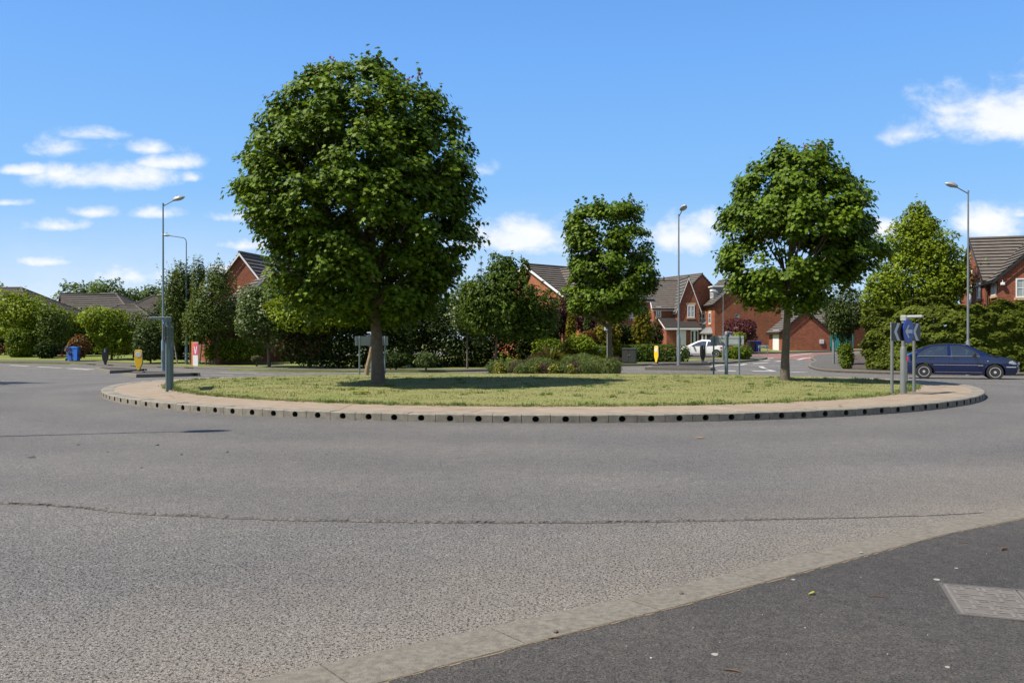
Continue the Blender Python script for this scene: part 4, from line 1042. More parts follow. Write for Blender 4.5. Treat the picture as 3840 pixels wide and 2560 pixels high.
# --- flower bed on the island: every clump its own plant
def bed(px0, px1, top, D, mat, name, label, leaf, tmpl, group, cover=2.6, hang=None, amp=.3):
    w = (px1 - px0) / F * D; x = ((px0 + px1) / 2 - CX0) / F * D; z0 = float(island_z(x, D))
    h = (CAMH - (top - 10 - Y0) / F * D - z0) * 1.12
    bush(name, label, 'shrub', (x, D), [(-w / 2, w / 2, -w * .42, w * .42, -.1, h)], leaf, mat, tmpl=tmpl, cover=cover * 1.5, z=z0, group=group, hang=hang, amp=amp, shape=2.6, maxn=7000)
for a in ((1825, 1900, 1362, 34.0), (1960, 2080, 1350, 36.0), (2100, 2210, 1346, 35.5), (2150, 2270, 1352, 34.6), (2210, 2330, 1354, 33.6), (2025, 2110, 1362, 34.2), (1880, 1990, 1358, 34.8), (1930, 2010, 1374, 32.9), (2080, 2150, 1378, 32.6), (2170, 2235, 1370, 33.0), (1990, 2110, 1348, 37.0), (2090, 2240, 1342, 36.8)):
    bed(*a, 'lavender', 'lavender', 'grey green lavender mound growing in the island flower bed', .11, BLADE, 'lavender mounds in the flower bed', hang=(0, 0, 1))
for a in ((1915, 1985, 1364, 33.4), (1960, 2060, 1340, 36.6), (2000, 2070, 1372, 33.0), (2285, 2332, 1352, 34.2), (2120, 2185, 1370, 33.2)):
    bed(*a, 'heath', 'heather', 'brownish purple heather mound growing in the island flower bed', .09, BLADE, 'heather mounds in the flower bed', hang=(0, 0, 1))
for a in ((1850, 1905, 1376, 33.2), (1990, 2025, 1378, 32.7), (2055, 2098, 1380, 32.5), (2125, 2158, 1380, 32.4), (2215, 2265, 1358, 34.8)):
    bed(*a, 'yellowflower', 'yellow_flower_plant', 'low plant dotted with yellow flowers in the island flower bed', .085, OVAL, 'yellow flowered plants in the flower bed')
def soil_bed():
    mb = MB(); n = 40; c = ((2075 - CX0) / F * 34.3, 34.6)
    pts = [(c[0] + 2.95 * math.cos(6.283 * i / n) * (1 + .05 * math.sin(i * 2.1)), c[1] + 1.9 * math.sin(6.283 * i / n) * (1 + .06 * math.sin(i * 1.7))) for i in range(n)]
    mb.add([(c[0], c[1], float(island_z(*c)) + .10)] + [(x, y, float(island_z(x, y)) + .025) for x, y in pts], [(0, 1 + i, 1 + (i + 1) % n) for i in range(n)])
    o = mb.build('flower_bed_soil', M['soil']); o['kind'] = 'structure'
soil_bed()
def leafy_stem(px, top, D):
    x = (px - CX0) / F * D; z0 = float(island_z(x, D)); h = CAMH - (top - Y0) / F * D - z0
    t = thing('leafy_plant', 'upright broad leaved plant standing up from the flower bed', 'plant', (x, D, z0), 0, 'broad leaved plants in the flower bed')
    mb = MB(); mb.tube([(0, 0, 0), (.02, 0, h)], [.012, .006], 6); mb.build('stem', M['lavender'], t)
    n = 26; zz = rng.uniform(.25, 1, n) * h; a = rng.uniform(0, 6.28, n); r = .11 * (1.2 - zz / h)
    d = np.stack([np.cos(a), np.sin(a), .5 + 0 * a], 1)
    leaves('foliage', np.stack([r * np.cos(a), r * np.sin(a), zz], 1), d + np.array([0, 0, .6]), .17, OVAL, M['lime'], t, axis=d)
leafy_stem(1881, 1322, 35.2); leafy_stem(1908, 1322, 35.6); leafy_stem(1938, 1342, 35.0)
def spiky():
    D = 36.6; x = (2062 - CX0) / F * D; z0 = float(island_z(x, D))
    t = thing('spiky_plant', 'spiky plant with long arching leaves above the flower bed', 'plant', (x, D, z0))
    P = []
    h0 = .35
    for i in range(150):
        a = rng.uniform(0, 6.28); el = rng.uniform(.12, 1.25); L = rng.uniform(.75, 1.15)
        d = np.array([math.cos(a) * math.cos(el), math.sin(a) * math.cos(el), math.sin(el)]); s = np.array([-math.sin(a), math.cos(a), 0]) * .018
        p0 = np.array([0, 0, h0 + rng.uniform(-.1, .2)]); p1 = p0 + d * L * .6; p2 = p0 + d * L + np.array([0, 0, -.16 * L])
        P += [p0 - s * .5, p0 + s * .5, p1 + s, p2, p1 - s]
    mesh_polys('leaves', np.array(P), 5, M['spike'], t)
    mb = MB(); mb.tube([(0, 0, -.05), (0, 0, .5)], [.09, .08], 8); mb.build('trunk', M['bark'], t)
spiky()
def weed():
    x, y = hit_island(1352, 1478); z = float(island_z(x, y))
    t = thing('weed', 'flat green dock weed in the dry lawn near the tallest maple', 'plant', (x, y, z))
    n = 16; a = rng.uniform(0, 6.28, n); d = np.stack([np.cos(a), np.sin(a), 0 * a], 1)
    leaves('foliage', d * rng.uniform(.08, .16, n)[:, None] + np.array([0, 0, .045]), np.array([0, 0, 1.0]) + rng.normal(0, .25, (n, 3)), .2, OVAL, M['lime'], t, axis=d)
weed()
# a tree just outside the picture whose shade falls on the road
bush('garden_tree', 'street tree beyond the picture edge casting shade on the road', 'tree', (-23.2, 28.6), [(-2.4, 2.4, -2.2, 2.2, 2.2, 6.5)], .3, 'mid', stems=[(0, 0, .15, 3.5, 0, 0)], cover=2.0)

# ------------------------------------------------------------------ houses
class House:
    """walls, roof, trim collected per house; local x along the front, y to the back, front faces -y"""
    def __init__(s, label, loc, yaw, name='brick_house', wall='brick', cat='house'):
        s.t = thing(name, label, cat, loc, yaw); s.wall = MB(); s.roof = MB(); s.trim = MB(); s.gut = MB(); s.rid = MB(); s.wm = wall
        s.barge_mat = 'white'
    def slope(s, e0, e1, r1, r0, n=None, lift=0.075):
        """roof slope as lapped tile courses; e = eave, r = ridge"""
        e0, e1, r1, r0 = map(Vector, (e0, e1, r1, r0))
        nrm = (e1 - e0).cross(r0 - e0 if (r0 - e0).length > .01 else r1 - e0).normalized()
        if nrm.z < 0: nrm = -nrm
        L = max((r0 - e0).length, (r1 - e1).length); n = n or max(3, int(L / 0.36))
        for i in range(n):
            a, b = i / n, (i + 1) / n
            p0 = e0.lerp(r0, a); p1 = e1.lerp(r1, a); q0 = e0.lerp(r0, b); q1 = e1.lerp(r1, b)
            p0 = p0 + nrm * lift; p1 = p1 + nrm * lift; q0 = q0 + nrm * .004; q1 = q1 + nrm * .004
            lo = nrm * (lift + .012)
            s.roof.add([p0, p1, q1, q0], [(0, 1, 2, 3)], 0)
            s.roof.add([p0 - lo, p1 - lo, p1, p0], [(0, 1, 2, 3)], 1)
    def ridge(s, a, b, r=.11): s.rid.tube([a, b], r, 8)
    def gable(s, x0, x1, y0, y1, ze, zr, axis='x', z0=-.6, ov=.25, vg=.14, ends=(1, 1), barge=True, walls=True, asym=0.0):
        """block with a pitched roof, ridge along axis; ends: which gable ends get a wall and verge trim"""
        def P(a, b, z): return (a, b, z) if axis == 'x' else (b, a, z)
        if axis == 'x': a0, a1, b0, b1 = x0, x1, y0, y1
        else: a0, a1, b0, b1 = y0, y1, x0, x1
        bm = (b0 + b1) / 2 + asym; k0 = (zr - ze) / (bm - b0); k1 = (zr - ze) / (b1 - bm)
        if walls:
            W = s.wall
            W.add([P(a0, b0, z0), P(a1, b0, z0), P(a1, b0, ze), P(a0, b0, ze)], [(0, 1, 2, 3)])
            W.add([P(a0, b1, z0), P(a1, b1, z0), P(a1, b1, ze), P(a0, b1, ze)], [(0, 1, 2, 3)])
            for a in (a0, a1): W.add([P(a, b0, z0), P(a, b1, z0), P(a, b1, ze), P(a, bm, zr), P(a, b0, ze)], [(0, 1, 2, 3, 4)])
        h = .06; A0, A1 = a0 - vg * (ends[0] > 0), a1 + vg * (ends[1] > 0)
        E0 = (b0 - ov, ze - k0 * ov + h); E1 = (b1 + ov, ze - k1 * ov + h); Rz = zr + h
        s.slope(P(A0, *E0), P(A1, *E0), P(A1, bm, Rz), P(A0, bm, Rz))
        s.slope(P(A0, *E1), P(A1, *E1), P(A1, bm, Rz), P(A0, bm, Rz))
        s.ridge(P(A0 - .02, bm, Rz + .04), P(A1 + .02, bm, Rz + .04))
        # underside boards, verge boards, gutters
        for (e, k) in ((E0, 1), (E1, -1)):
            s.trim.add([P(A0, e[0], e[1] - .05), P(A1, e[0], e[1] - .05), P(A1, e[0] + k * (ov + .02), e[1] - .06), P(A0, e[0] + k * (ov + .02), e[1] - .06)], [(0, 1, 2, 3)], 0)
            s.trim.add([P(A0, e[0], e[1] - .2), P(A1, e[0], e[1] - .2), P(A1, e[0], e[1] - .03), P(A0, e[0], e[1] - .03)], [(0, 1, 2, 3)], 0)
            gm = MB(); gm.tube([P(A0, e[0] - k * .06, e[1] - .07), P(A1, e[0] - k * .06, e[1] - .07)], .06, 7); gm.build('gutter', M['blackgutter'], s.t, smooth=True)
        if barge:
            for a, en, sg in ((A0, ends[0], -1), (A1, ends[1], 1)):
                if not en: continue
                for (e, kk) in ((E0, 1), (E1, -1)):
                    d = .19
                    vs = []
                    for t in (a, a + sg * .03):
                        vs += [P(t, e[0], e[1] - d), P(t, bm, Rz - d), P(t, bm, Rz - .005), P(t, e[0], e[1] - .005)]
                    s.trim.add(vs, [(0, 1, 2, 3), (4, 5, 6, 7), (0, 1, 5, 4), (2, 3, 7, 6), (0, 3, 7, 4)], 0)
    def hip(s, x0, x1, y0, y1, ze, zr, z0=-.6, ov=.3, hip0=True, hip1=True):
        for q in (((x0, y0), (x1, y0)), ((x1, y0), (x1, y1)), ((x1, y1), (x0, y1)), ((x0, y1), (x0, y0))):
            s.wall.add([(*q[0], z0), (*q[1], z0), (*q[1], ze), (*q[0], ze)], [(0, 1, 2, 3)])
        X0, X1, Y0_, Y1 = x0 - ov, x1 + ov, y0 - ov, y1 + ov; m = (y0 + y1) / 2; d = (Y1 - Y0_) / 2; z = ze - .1
        r0 = (X0 + (d if hip0 else 0), m, zr); r1 = (X1 - (d if hip1 else 0), m, zr)
        s.slope((X0, Y0_, z), (X1, Y0_, z), r1, r0); s.slope((X0, Y1, z), (X1, Y1, z), r1, r0)
        s.slope((X0, Y0_, z), (X0, Y1, z), r0, r0); s.slope((X1, Y0_, z), (X1, Y1, z), r1, r1)
        s.ridge((r0[0], m, zr + .07), (r1[0], m, zr + .07))
        for c, r in (((X0, Y0_), r0), ((X0, Y1), r0), ((X1, Y0_), r1), ((X1, Y1), r1)): s.ridge((*c, z + .07), (r[0], r[1], zr + .07), .09)
        for q in (((X0, Y0_), (X1, Y0_)), ((X1, Y0_), (X1, Y1)), ((X1, Y1), (X0, Y1)), ((X0, Y1), (X0, Y0_))): s.gut.tube([(*q[0], z - .04), (*q[1], z - .04)], .06, 6)
    def wfn(s, side, c):
        if side == '-y': return lambda u, z, d: (u, c - d, z)
        if side == '+y': return lambda u, z, d: (u, c + d, z)
        if side == '-x': return lambda u, z, d: (c - d, u, z)
        return lambda u, z, d: (c + d, u, z)
    def rect(s, mb, fn, u0, u1, z0, z1, d0, d1, mi=0): mb.prism([(u0, z0), (u1, z0), (u1, z1), (u0, z1)], fn, d0, d1, mi)
    def window(s, side, c, u0, u1, z0, z1, cols=2, rows=1, glass='glass', lintel='stone', sill=True, key=False):
        fn = s.wfn(side, c); f = MB(); w = .07
        s.rect(f, fn, u0, u1, z0, z0 + w, -.04, .05); s.rect(f, fn, u0, u1, z1 - w, z1, -.04, .05)
        s.rect(f, fn, u0, u0 + w, z0 + w, z1 - w, -.04, .05); s.rect(f, fn, u1 - w, u1, z0 + w, z1 - w, -.04, .05)
        for i in range(1, cols):
            u = u0 + (u1 - u0) * i / cols; s.rect(f, fn, u - .045, u + .045, z0 + w, z1 - w, -.03, .045)
        bars = rows
        for i in range(1, bars):
            z = z0 + (z1 - z0) * i / bars; s.rect(f, fn, u0 + w, u1 - w, z - .018, z + .018, -.02, .032)
        for i in range(cols):                                   # thin glazing bars
            u = u0 + (u1 - u0) * (i + .5) / cols; s.rect(f, fn, u - .014, u + .014, z0 + w, z1 - w, -.02, .028)
        fr = f.build('window', M['white'], s.t)
        p = MB(); s.rect(p, fn, u0 + w * .6, u1 - w * .6, z0 + w * .6, z1 - w * .6, -.05, .012); p.build('pane', M[glass], fr)
        if sill:
            k = MB(); s.rect(k, fn, u0 - .08, u1 + .08, z0 - .15, z0 - .005, -.03, .08); k.build('sill', M['stone'], fr)
        if lintel:
            k = MB(); s.rect(k, fn, u0 - .12, u1 + .12, z1 + .005, z1 + .24, -.03, .022)
            if key: s.rect(k, fn, (u0 + u1) / 2 - .1, (u0 + u1) / 2 + .1, z1 + .0, z1 + .32, -.03, .04)
            k.build('lintel', M[lintel], fr)
        return fr
    def done(s):
        s.wall.build('wall', M[s.wm], s.t)
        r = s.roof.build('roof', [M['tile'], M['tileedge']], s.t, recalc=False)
        if s.rid.v: s.rid.build('ridge_tiles', M['ridge'], r, smooth=True)
        if s.trim.v: s.trim.build('verge_boards', M[s.barge_mat], s.t, recalc=False)
        if s.gut.v: s.gut.build('gutter', M['blackgutter'], s.t, smooth=True)
        return s.t

def gzp(p): return float(gz(p[0], p[1]))

# brick house with the projecting gabled wing, behind the tall conifer hedge
def house_wing():
    D = 50.0; P = ((3692 - CX0) / F * D, D); z = -.1
    h = House('two storey brick house with a projecting gabled wing above the conifer hedge', (P[0], P[1], z), -R(18)); h.barge_mat = 'blackgutter'
    ze = CAMH - (1047 - Y0) / F * D - z; zr = CAMH - (896 - Y0) / F * 52.6 - z
    h.gable(0, 9.5, 0, 7.2, ze, zr, 'x')
    h.gable(.3, 6.2, -1.8, 3.2, ze - .02, zr - .05, 'y', ov=.3, vg=.18, ends=(1, 0))
    h.window('-x', 0, 1.0, 1.9, 4.12, 5.08, 1, 2); h.window('-x', 0, 3.4, 4.05, 4.0, 4.95, 1, 2)
    h.window('-x', .3, -1.55, -.35, 4.2, 5.05, 3, 1, lintel=None)
    u0 = 1.22
    h.window('-y', -1.8, u0, u0 + 1.5, 4.02, 5.12, 2, 2, 'curtain', lintel=None); h.window('-y', -1.8, 1.22, 2.7, 1.1, 2.3, 2, 2)
    k = MB(); k.bbox((-.09, 3.2, 5.8), (-.005, 3.38, 6.08), .015); k.build('alarm_box', M['white'], h.t)
    k = MB(); k.box((-.03, 3.85, 6.6), (-.004, 4.05, 7.2)); k.build('stone_panel', M['stone'], h.t)
    k = MB(); k.bbox((.42, -2.0, 4.76), (.64, -1.83, 4.9), .02); k.tube([(.53, -1.83, 5.04), (.53, -1.93, 5.0), (.53, -1.93, 4.9)], .02, 6); k.build('wall_lamp', M['white'], h.t)
    k = MB(); k.tube([(.13, -.12, ze - .35), (.13, -.12, -.2)], .04, 8); k.build('drainpipe', M['blackgutter'], h.t)
    h.done()
house_wing()

# brick gable and lower wing behind the two pale birches
def house_shaded():
    D = 61.0; z = -.1; ap = at(912, 955, D)
    h = House('brick house with white gable boards behind the birches, gable in shade', (ap.x - 3.0, D, z), -R(12))
    zr = ap.z - z
    h.gable(0, 6.2, 0, 9, zr - 3.7, zr, 'y', ov=.25, vg=.2, ends=(1, 1))
    h.window('-y', 0, 2.4, 3.8, 3.0, 4.1, 2, 2)
    # lower wing turned towards the road, its roof slope seen above the white boards
    w = House('x', (3.3, -3.1, 0), R(50)); w.t.name = 'wing'; w.t.parent = h.t
    for k in ('label', 'category'): del w.t[k]
    w.gable(0, 8.0, 0, 5.5, zr - 4.6, zr - 1.15, 'y', ov=.3, vg=.2, ends=(1, 0))
    w.rid = MB(); w.done()
    h.done()
house_shaded()

# middle house, orange brick gable wall catching the sun
def house_orange():
    D = 60.5; P = ((2110 - CX0) / F * D, D); z = -.15; yaw = math.atan2(.66, .75)
    h = House('house with a sunlit orange brick gable wall behind the purple maple', (P[0], P[1], z), yaw, wall='brickorange')
    ze = CAMH - (1103 - Y0) / F * D - z; zr = CAMH - (996 - Y0) / F * 63.5 - z
    h.gable(0, 10, 0, 8, ze, zr, 'x', ov=.3, vg=.18)
    h.gable(.8, 5.8, -1.4, 3.5, ze - .02, zr - .25, 'y', ov=.3, vg=.18, ends=(1, 0))
    h.window('-y', -1.4, 1.7, 3.0, 3.3, 4.4, 2, 2); h.window('-y', -1.4, 1.7, 3.0, .9, 2.1, 2, 2); h.window('-y', 0, 7.0, 8.4, 3.3, 4.4, 2, 2)
    k = MB(); k.tube([(.12, -.1, ze - .3), (.12, -.1, -.2)], .05, 8); k.build('drainpipe', M['blackgutter'], h.t)
    h.done()
house_orange()

# house with the steep front gable and lean-to garage by the white car
def house_gabled():
    D = 84.0; yaw = R(0); xl = (2452 - CX0) / F * D; z = float(gz(17, D)) - .0
    k = D / F
    h = House('brick house with steep front gable and white garage door behind the white car', (xl, D, z), yaw)
    ze = CAMH - (1152 - Y0) * k - z; zr = CAMH - (1055 - Y0) * k - z + .25
    X = lambda px: (px - CX0) * k - xl
    h.gable(0, X(2612), 0, 7.5, ze, zr, 'x', ov=.3, vg=.22)
    h.gable(X(2530), X(2610), -1.5, 3.7, ze - .05, zr - .0, 'y', ov=.2, vg=.16, ends=(1, 0))
    h.window('-y', -1.5, X(2566), X(2592), 3.35, 4.55, 2, 2, 'curtain'); h.window('-y', 0, X(2460), X(2479), 3.4, 4.5, 2, 2, lintel=None)
    # ground floor: garage projecting under a lean-to roof
    g0, g1 = X(2476), X(2592); gy = -3.4
    for q in (((g0, gy), (g1, gy)), ((g0, gy), (g0, 0)), ((g1, gy), (g1, 0))): h.wall.add([(*q[0], -.6), (*q[1], -.6), (*q[1], 2.35), (*q[0], 2.35)], [(0, 1, 2, 3)])
    for gx in (g0, g1): h.wall.add([(gx, gy, 2.35), (gx, 0, 2.35), (gx, 0, 3.25)], [(0, 1, 2)])
    h.slope((g0 - .2, gy - .3, 2.3), (g1 + .2, gy - .3, 2.3), (g1 + .2, 0, 3.35), (g0 - .2, 0, 3.35))
    for gx in (g0 - .22, g1 + .22): h.trim.add([(gx, gy - .3, 2.12), (gx, 0, 3.17), (gx, 0, 3.33), (gx, gy - .3, 2.28)], [(0, 1, 2, 3)])
    h.trim.add([(g0 - .2, gy - .3, 2.1), (g1 + .2, gy - .3, 2.1), (g1 + .2, gy - .3, 2.27), (g0 - .2, gy - .3, 2.27)], [(0, 1, 2, 3)])
    d = MB(); fn = h.wfn('-y', gy); a, b = X(2512), X(2546)
    h.rect(d, fn, a, b, -.1, 2.05, -.05, .02)
    for i in range(1, 6): h.rect(d, fn, a + (b - a) * i / 6 - .015, a + (b - a) * i / 6 + .015, .0, 2.0, .02, .035)
    gd = d.build('garage_door', M['white'], h.t)
    d = MB(); h.rect(d, fn, X(2563), X(2590), -.1, 2.1, -.05, .02); dr = d.build('front_door', M['white'], h.t)
    d = MB(); h.rect(d, fn, X(2566), X(2573), .6, 1.95, .02, .032); h.rect(d, fn, X(2580), X(2587), .6, 1.95, .02, .032); d.build('pane', M['glass'], dr)
    # two satellite dishes on the corner
    for zz, px in ((2.95, 2620), (2.35, 2619)):
        m = MB(); cx = X(2611); c = (cx + .28, -1.5, zz)
        m.lathe([(0.0, .06), (.12, .045), (.23, .015), (.28, -.025), (.275, -.04), (.23, 0.0), (.12, .03), (0.0, .04)], 18, axis='y', c=(cx + .3, -1.85, zz)); m.tube([(cx, -1.2, zz), (cx + .3, -1.5, zz), (cx + .3, -1.8, zz)], .025, 6)
        m.build('satellite_dish', M['leadgrey'], h.t, smooth=True)
    h.done()
house_gabled()

# 2.5 storey house with dormers, its big gable facing the road
def house_dormer():
    D = 95.0; k = D / F; xl = (2680 - CX0) * k; z = .16
    h = House('tall brick house with grey box dormers and a big windowless gable', (xl, D, z), R(1.5), wall='brick')
    W = 7.7; ze = CAMH - (1137 - Y0) * k - z; zr = ze + 3.3; h.barge_mat = 'blackgutter'
    h.gable(0, W, 0, 12.0, ze, zr, 'y', ov=.25, vg=.15, ends=(1, 1))
    for yc in (2.9, 8.0):   # dormers on the slope towards the sun
        kk = (zr - ze) / (W / 2); m = MB(); za = ze + .75; zb = za + 1.25; xa = .45; xb = (zb - ze) / kk
        m.add([(xa, yc - .75, za - .3), (xa, yc - .75, zb), (xb, yc - .75, zb), (xa, yc + .75, za - .3), (xa, yc + .75, zb), (xb, yc + .75, zb)], [(0, 1, 2), (3, 4, 5), (0, 1, 4, 3), (1, 2, 5, 4)])
        d = m.build('dormer', M['leadgrey'], h.t)
        m = MB(); m.box((xa - .18, yc - .95, zb + .01), (xb + .1, yc + .95, zb + .15)); m.build('dormer_roof', M['white'], d)
        fr = h.window('-x', xa, yc - .6, yc + .6, za, zb - .08, 2, 2, 'glass', None, False)
    for (a, b) in ((1.5, 2.5), (4.1, 4.8), (8.0, 8.9)): h.window('-x', 0, a, b, 3.2, 4.45, 1, 2, key=True)
    # bay under a small hipped roof
    m = MB(); mt = MB(); y0, y1 = 1.0, 5.2
    for p, q in (((0, y0), (-.65, y0 + .35)), ((-.65, y0 + .35), (-.65, y1 - .35)), ((-.65, y1 - .35), (0, y1))):
        m.add([(*p, -.3), (*q, -.3), (*q, .65), (*p, .65)], [(0, 1, 2, 3)]); mt.add([(*p, 1.9), (*q, 1.9), (*q, 2.05), (*p, 2.05)], [(0, 1, 2, 3)])
    b = m.build('bay', M['white'], h.t); mt.build('bay_head', M['white'], b)
    m = MB()
    for p, q in (((0, y0), (-.6, y0 + .38)), ((-.6, y0 + .38), (-.6, y1 - .38)), ((-.6, y1 - .38), (0, y1))): m.add([(*p, .65), (*q, .65), (*q, 1.9), (*p, 1.9)], [(0, 1, 2, 3)])
    m.build('pane', M['glass'], b)
    m = MB()
    for yy in (y0 + .36, (y0 + y1) / 2, y1 - .36): m.box((-.68, yy - .05, .65), (-.6, yy + .05, 1.9))
    m.box((-.67, y0 + .41, 1.25), (-.62, y1 - .41, 1.32)); m.build('bay_frame', M['white'], b)
    m = MB(); m.add([(0, y0 - .2, 2.05), (-.85, y0 + .2, 2.05), (-.85, y1 - .2, 2.05), (0, y1 + .2, 2.05), (0, y0 + .6, 2.75), (0, y1 - .6, 2.75)], [(0, 1, 4), (1, 2, 5, 4), (2, 3, 5)]); m.build('bay_roof', M['leadgrey'], b)
    m = MB(); m.lathe([(0.0, .06), (.2, .04), (.3, -.02), (.29, -.04), (0, .02)], 16, axis='y', c=(2.5, -.35, 4.0)); m.tube([(2.5, 0, 4.0), (2.5, -.3, 4.0)], .02, 6); m.build('satellite_dish', M['leadgrey'], h.t)
    h.done()
house_dormer()

def house_behind():
    D = 98.0; k = D / F; z = .3; xa = (2648 - CX0) * k
    h = House('brick house gable rising behind the steep gabled house', (xa - 3.4, D, z), R(24)); h.barge_mat = 'blackgutter'
    zr = CAMH - (1026 - Y0) * k - z
    h.gable(0, 7.0, 0, 11, zr - 3.0, zr, 'y', ov=.25, vg=.15); h.window('-y', 0, 2.8, 4.2, 3.2, 4.3, 2, 2)
    h.done()
house_behind()

def garage():
    D = 80.5; k = D / F; z = float(gz(26, D)) + .02; xl = (2933 - CX0) * k
    h = House('single storey brick garage with white door facing the red road', (xl, D, z), -R(5), name='brick_garage', cat='garage'); h.barge_mat = 'blackgutter'
    W = 173 * k; ze = CAMH - (1240 - Y0) * k - z; zr = CAMH - (1166 - Y0) * k - z
    h.gable(0, W, 0, 5.8, ze, zr, 'y', ov=.25, vg=.15)
    d = MB(); fn = h.wfn('-x', 0); h.rect(d, fn, 1.3, 3.9, -.1, 2.1, -.05, .03)
    for i in range(1, 8): h.rect(d, fn, 1.3 + 2.6 * i / 8 - .015, 1.3 + 2.6 * i / 8 + .015, 0, 2.05, .03, .045)
    d.build('garage_door', M['white'], h.t)
    d = MB(); d.bbox((W - .95, -.12, .75), (W - .55, -.003, 1.15), .02); d.build('meter_box', M['signwhite'], h.t)
    h.done()
garage()

def house_far(px, py, D, yaw, label, W=7.0, L=9, drop=2.6, axis='y'):
    k = D / F; z = .3; h = House(label, ((px - CX0) * k - W / 2 * math.cos(yaw), D, z), yaw); h.barge_mat = 'blackgutter'
    zr = CAMH - (py - Y0) * k - z; h.gable(0, W, 0, L, zr - drop, zr, axis, ov=.25, vg=.15); h.done()
house_far(3062, 1140, 100.0, R(-62), 'distant brick house whose roof shows above the garage', 7, 9, 2.4)
house_far(3180, 1150, 92.0, R(30), 'orange brick house glimpsed through the weeping birch', 7.5, 9, 2.2)

# tiled roofs of the low houses beyond the garden trees
def roofs():
    def hiph(px, py, D, yaw, W, L, rise, label, hip0=True, hip1=True):
        k = D / F; z = -.1; zr = CAMH - (py - Y0) * k - z; x = (px - CX0) * k
        c, s_ = math.cos(yaw), math.sin(yaw); lx, ly = L / 2, W / 2
        h = House(label, (x - lx * c + ly * s_, D - lx * s_ - ly * c, z), yaw); h.hip(0, L, 0, W, zr - rise, zr, hip0=hip0, hip1=hip1)
        return h
    h = hiph(0, 1082, 88.0, R(-8), 9.0, 14, 2.7, 'hip roofed brick house behind the wide light green tree'); h.done()
    h = hiph(405, 1103, 102.0, R(-4), 8.6, 10.6, 2.6, 'hip roofed house with two roof vents behind the small spreading tree')
    m = MB()
    for x in (4.3, 5.0): m.bbox((x, 1.9, 4.9), (x + .22, 2.3, 5.12), .03)
    m.build('roof_vent', M['black'], h.t); h.done()
    D = 93.0; k = D / F; z = -.1
    h = House('brick house with an orange gable end under a long tiled roof', ((288 - CX0) * k, D - 2, z), R(38), wall='brickorange'); zr = CAMH - (1103 - Y0) * k - z
    h.barge_mat = 'blackgutter'
    h.gable(0, 5.6, 0, 6.6, zr - 2.5, zr, 'x', ov=.3, vg=.15); h.done()
    h = hiph(478, 1146, 90.0, R(8), 7.0, 8.6, 2.3, 'lower hip roof in front of the roof with two vents'); h.done()
    h = hiph(618, 1112, 98.0, R(18), 8.4, 11, 2.6, 'hip roofed house partly behind the twin lamp posts'); h.done()
roofs()

# brick gate pier with iron gate by the privet hedge
def gate_pier():
    x, y = hit(999, 1352, .1); z = gzp((x, y)) + .1
    t = thing('gate_pier', 'square brick gate pier with flat cap at the end of the hedge', 'gate pier', (x, y, z))
    m = MB(); m.box((-.19, -.19, -.2), (.19, .19, 1.42)); m.build('pier', M['brick'], t)
    m = MB(); m.bbox((-.25, -.25, 1.42), (.25, .25, 1.52), .03); m.build('cap', M['brickorange'], t)
    t = thing('iron_gate', 'tall dark iron gate of upright bars beside the brick pier', 'gate', (x + .28, y + .05, z))
    m = MB()
    for i in range(9): m.tube([(.02 + i * .13, 0, .08), (.02 + i * .13, 0, 1.55)], .011, 6)
    m.build('bars', M['black'], t)
    m = MB()
    for h in (.12, .8, 1.42): m.box((0, -.015, h), (1.1, .015, h + .04))
    m.build('rails', M['black'], t)
gate_pier()

# teal fence behind the garage corner
def fence():
    D = 84.0; x = (3112 - CX0) / F * D; z = gzp((x, D)) + .1
    t = thing('fence', 'teal painted fence beside the garage', 'fence', (x, D, z))
    m = MB()
    for i in range(14): m.box((.02 + i * .17, 0, 0), (.16 + i * .17, .03, 1.75))
    m.build('boards', M['teal'], t)
    m = MB(); m.box((0, .031, .35), (2.4, .08, .45)); m.box((0, .031, 1.3), (2.4, .08, 1.4)); m.build('rails', M['timber'], t)
fence()

# ------------------------------------------------------------------ street furniture
def bowl_head(L=.72, w=.17, h=.15):
    """lamp head: a flattened teardrop bowl, local x along its length"""
    m = MB(); n = 12; k = 14; vs = []
    for i in range(n + 1):
        t = i / n; x = L * t; r = math.sin(math.pi * min(1, t * .93 + .07)) ** .6 if 0 < t < 1 else 0.12
        for j in range(k):
            a = 2 * math.pi * j / k; y = w * r * math.cos(a); z = math.sin(a); z = h * r * (z if z > 0 else z * .25); vs.append((x, y, z + .02 * t))
    fs = [(i * k + j, i * k + (j + 1) % k, (i + 1) * k + (j + 1) % k, (i + 1) * k + j) for i in range(n) for j in range(k)] + [tuple(range(k)), tuple(range(n * k, n * k + k))]
    m.add(vs, fs); return m

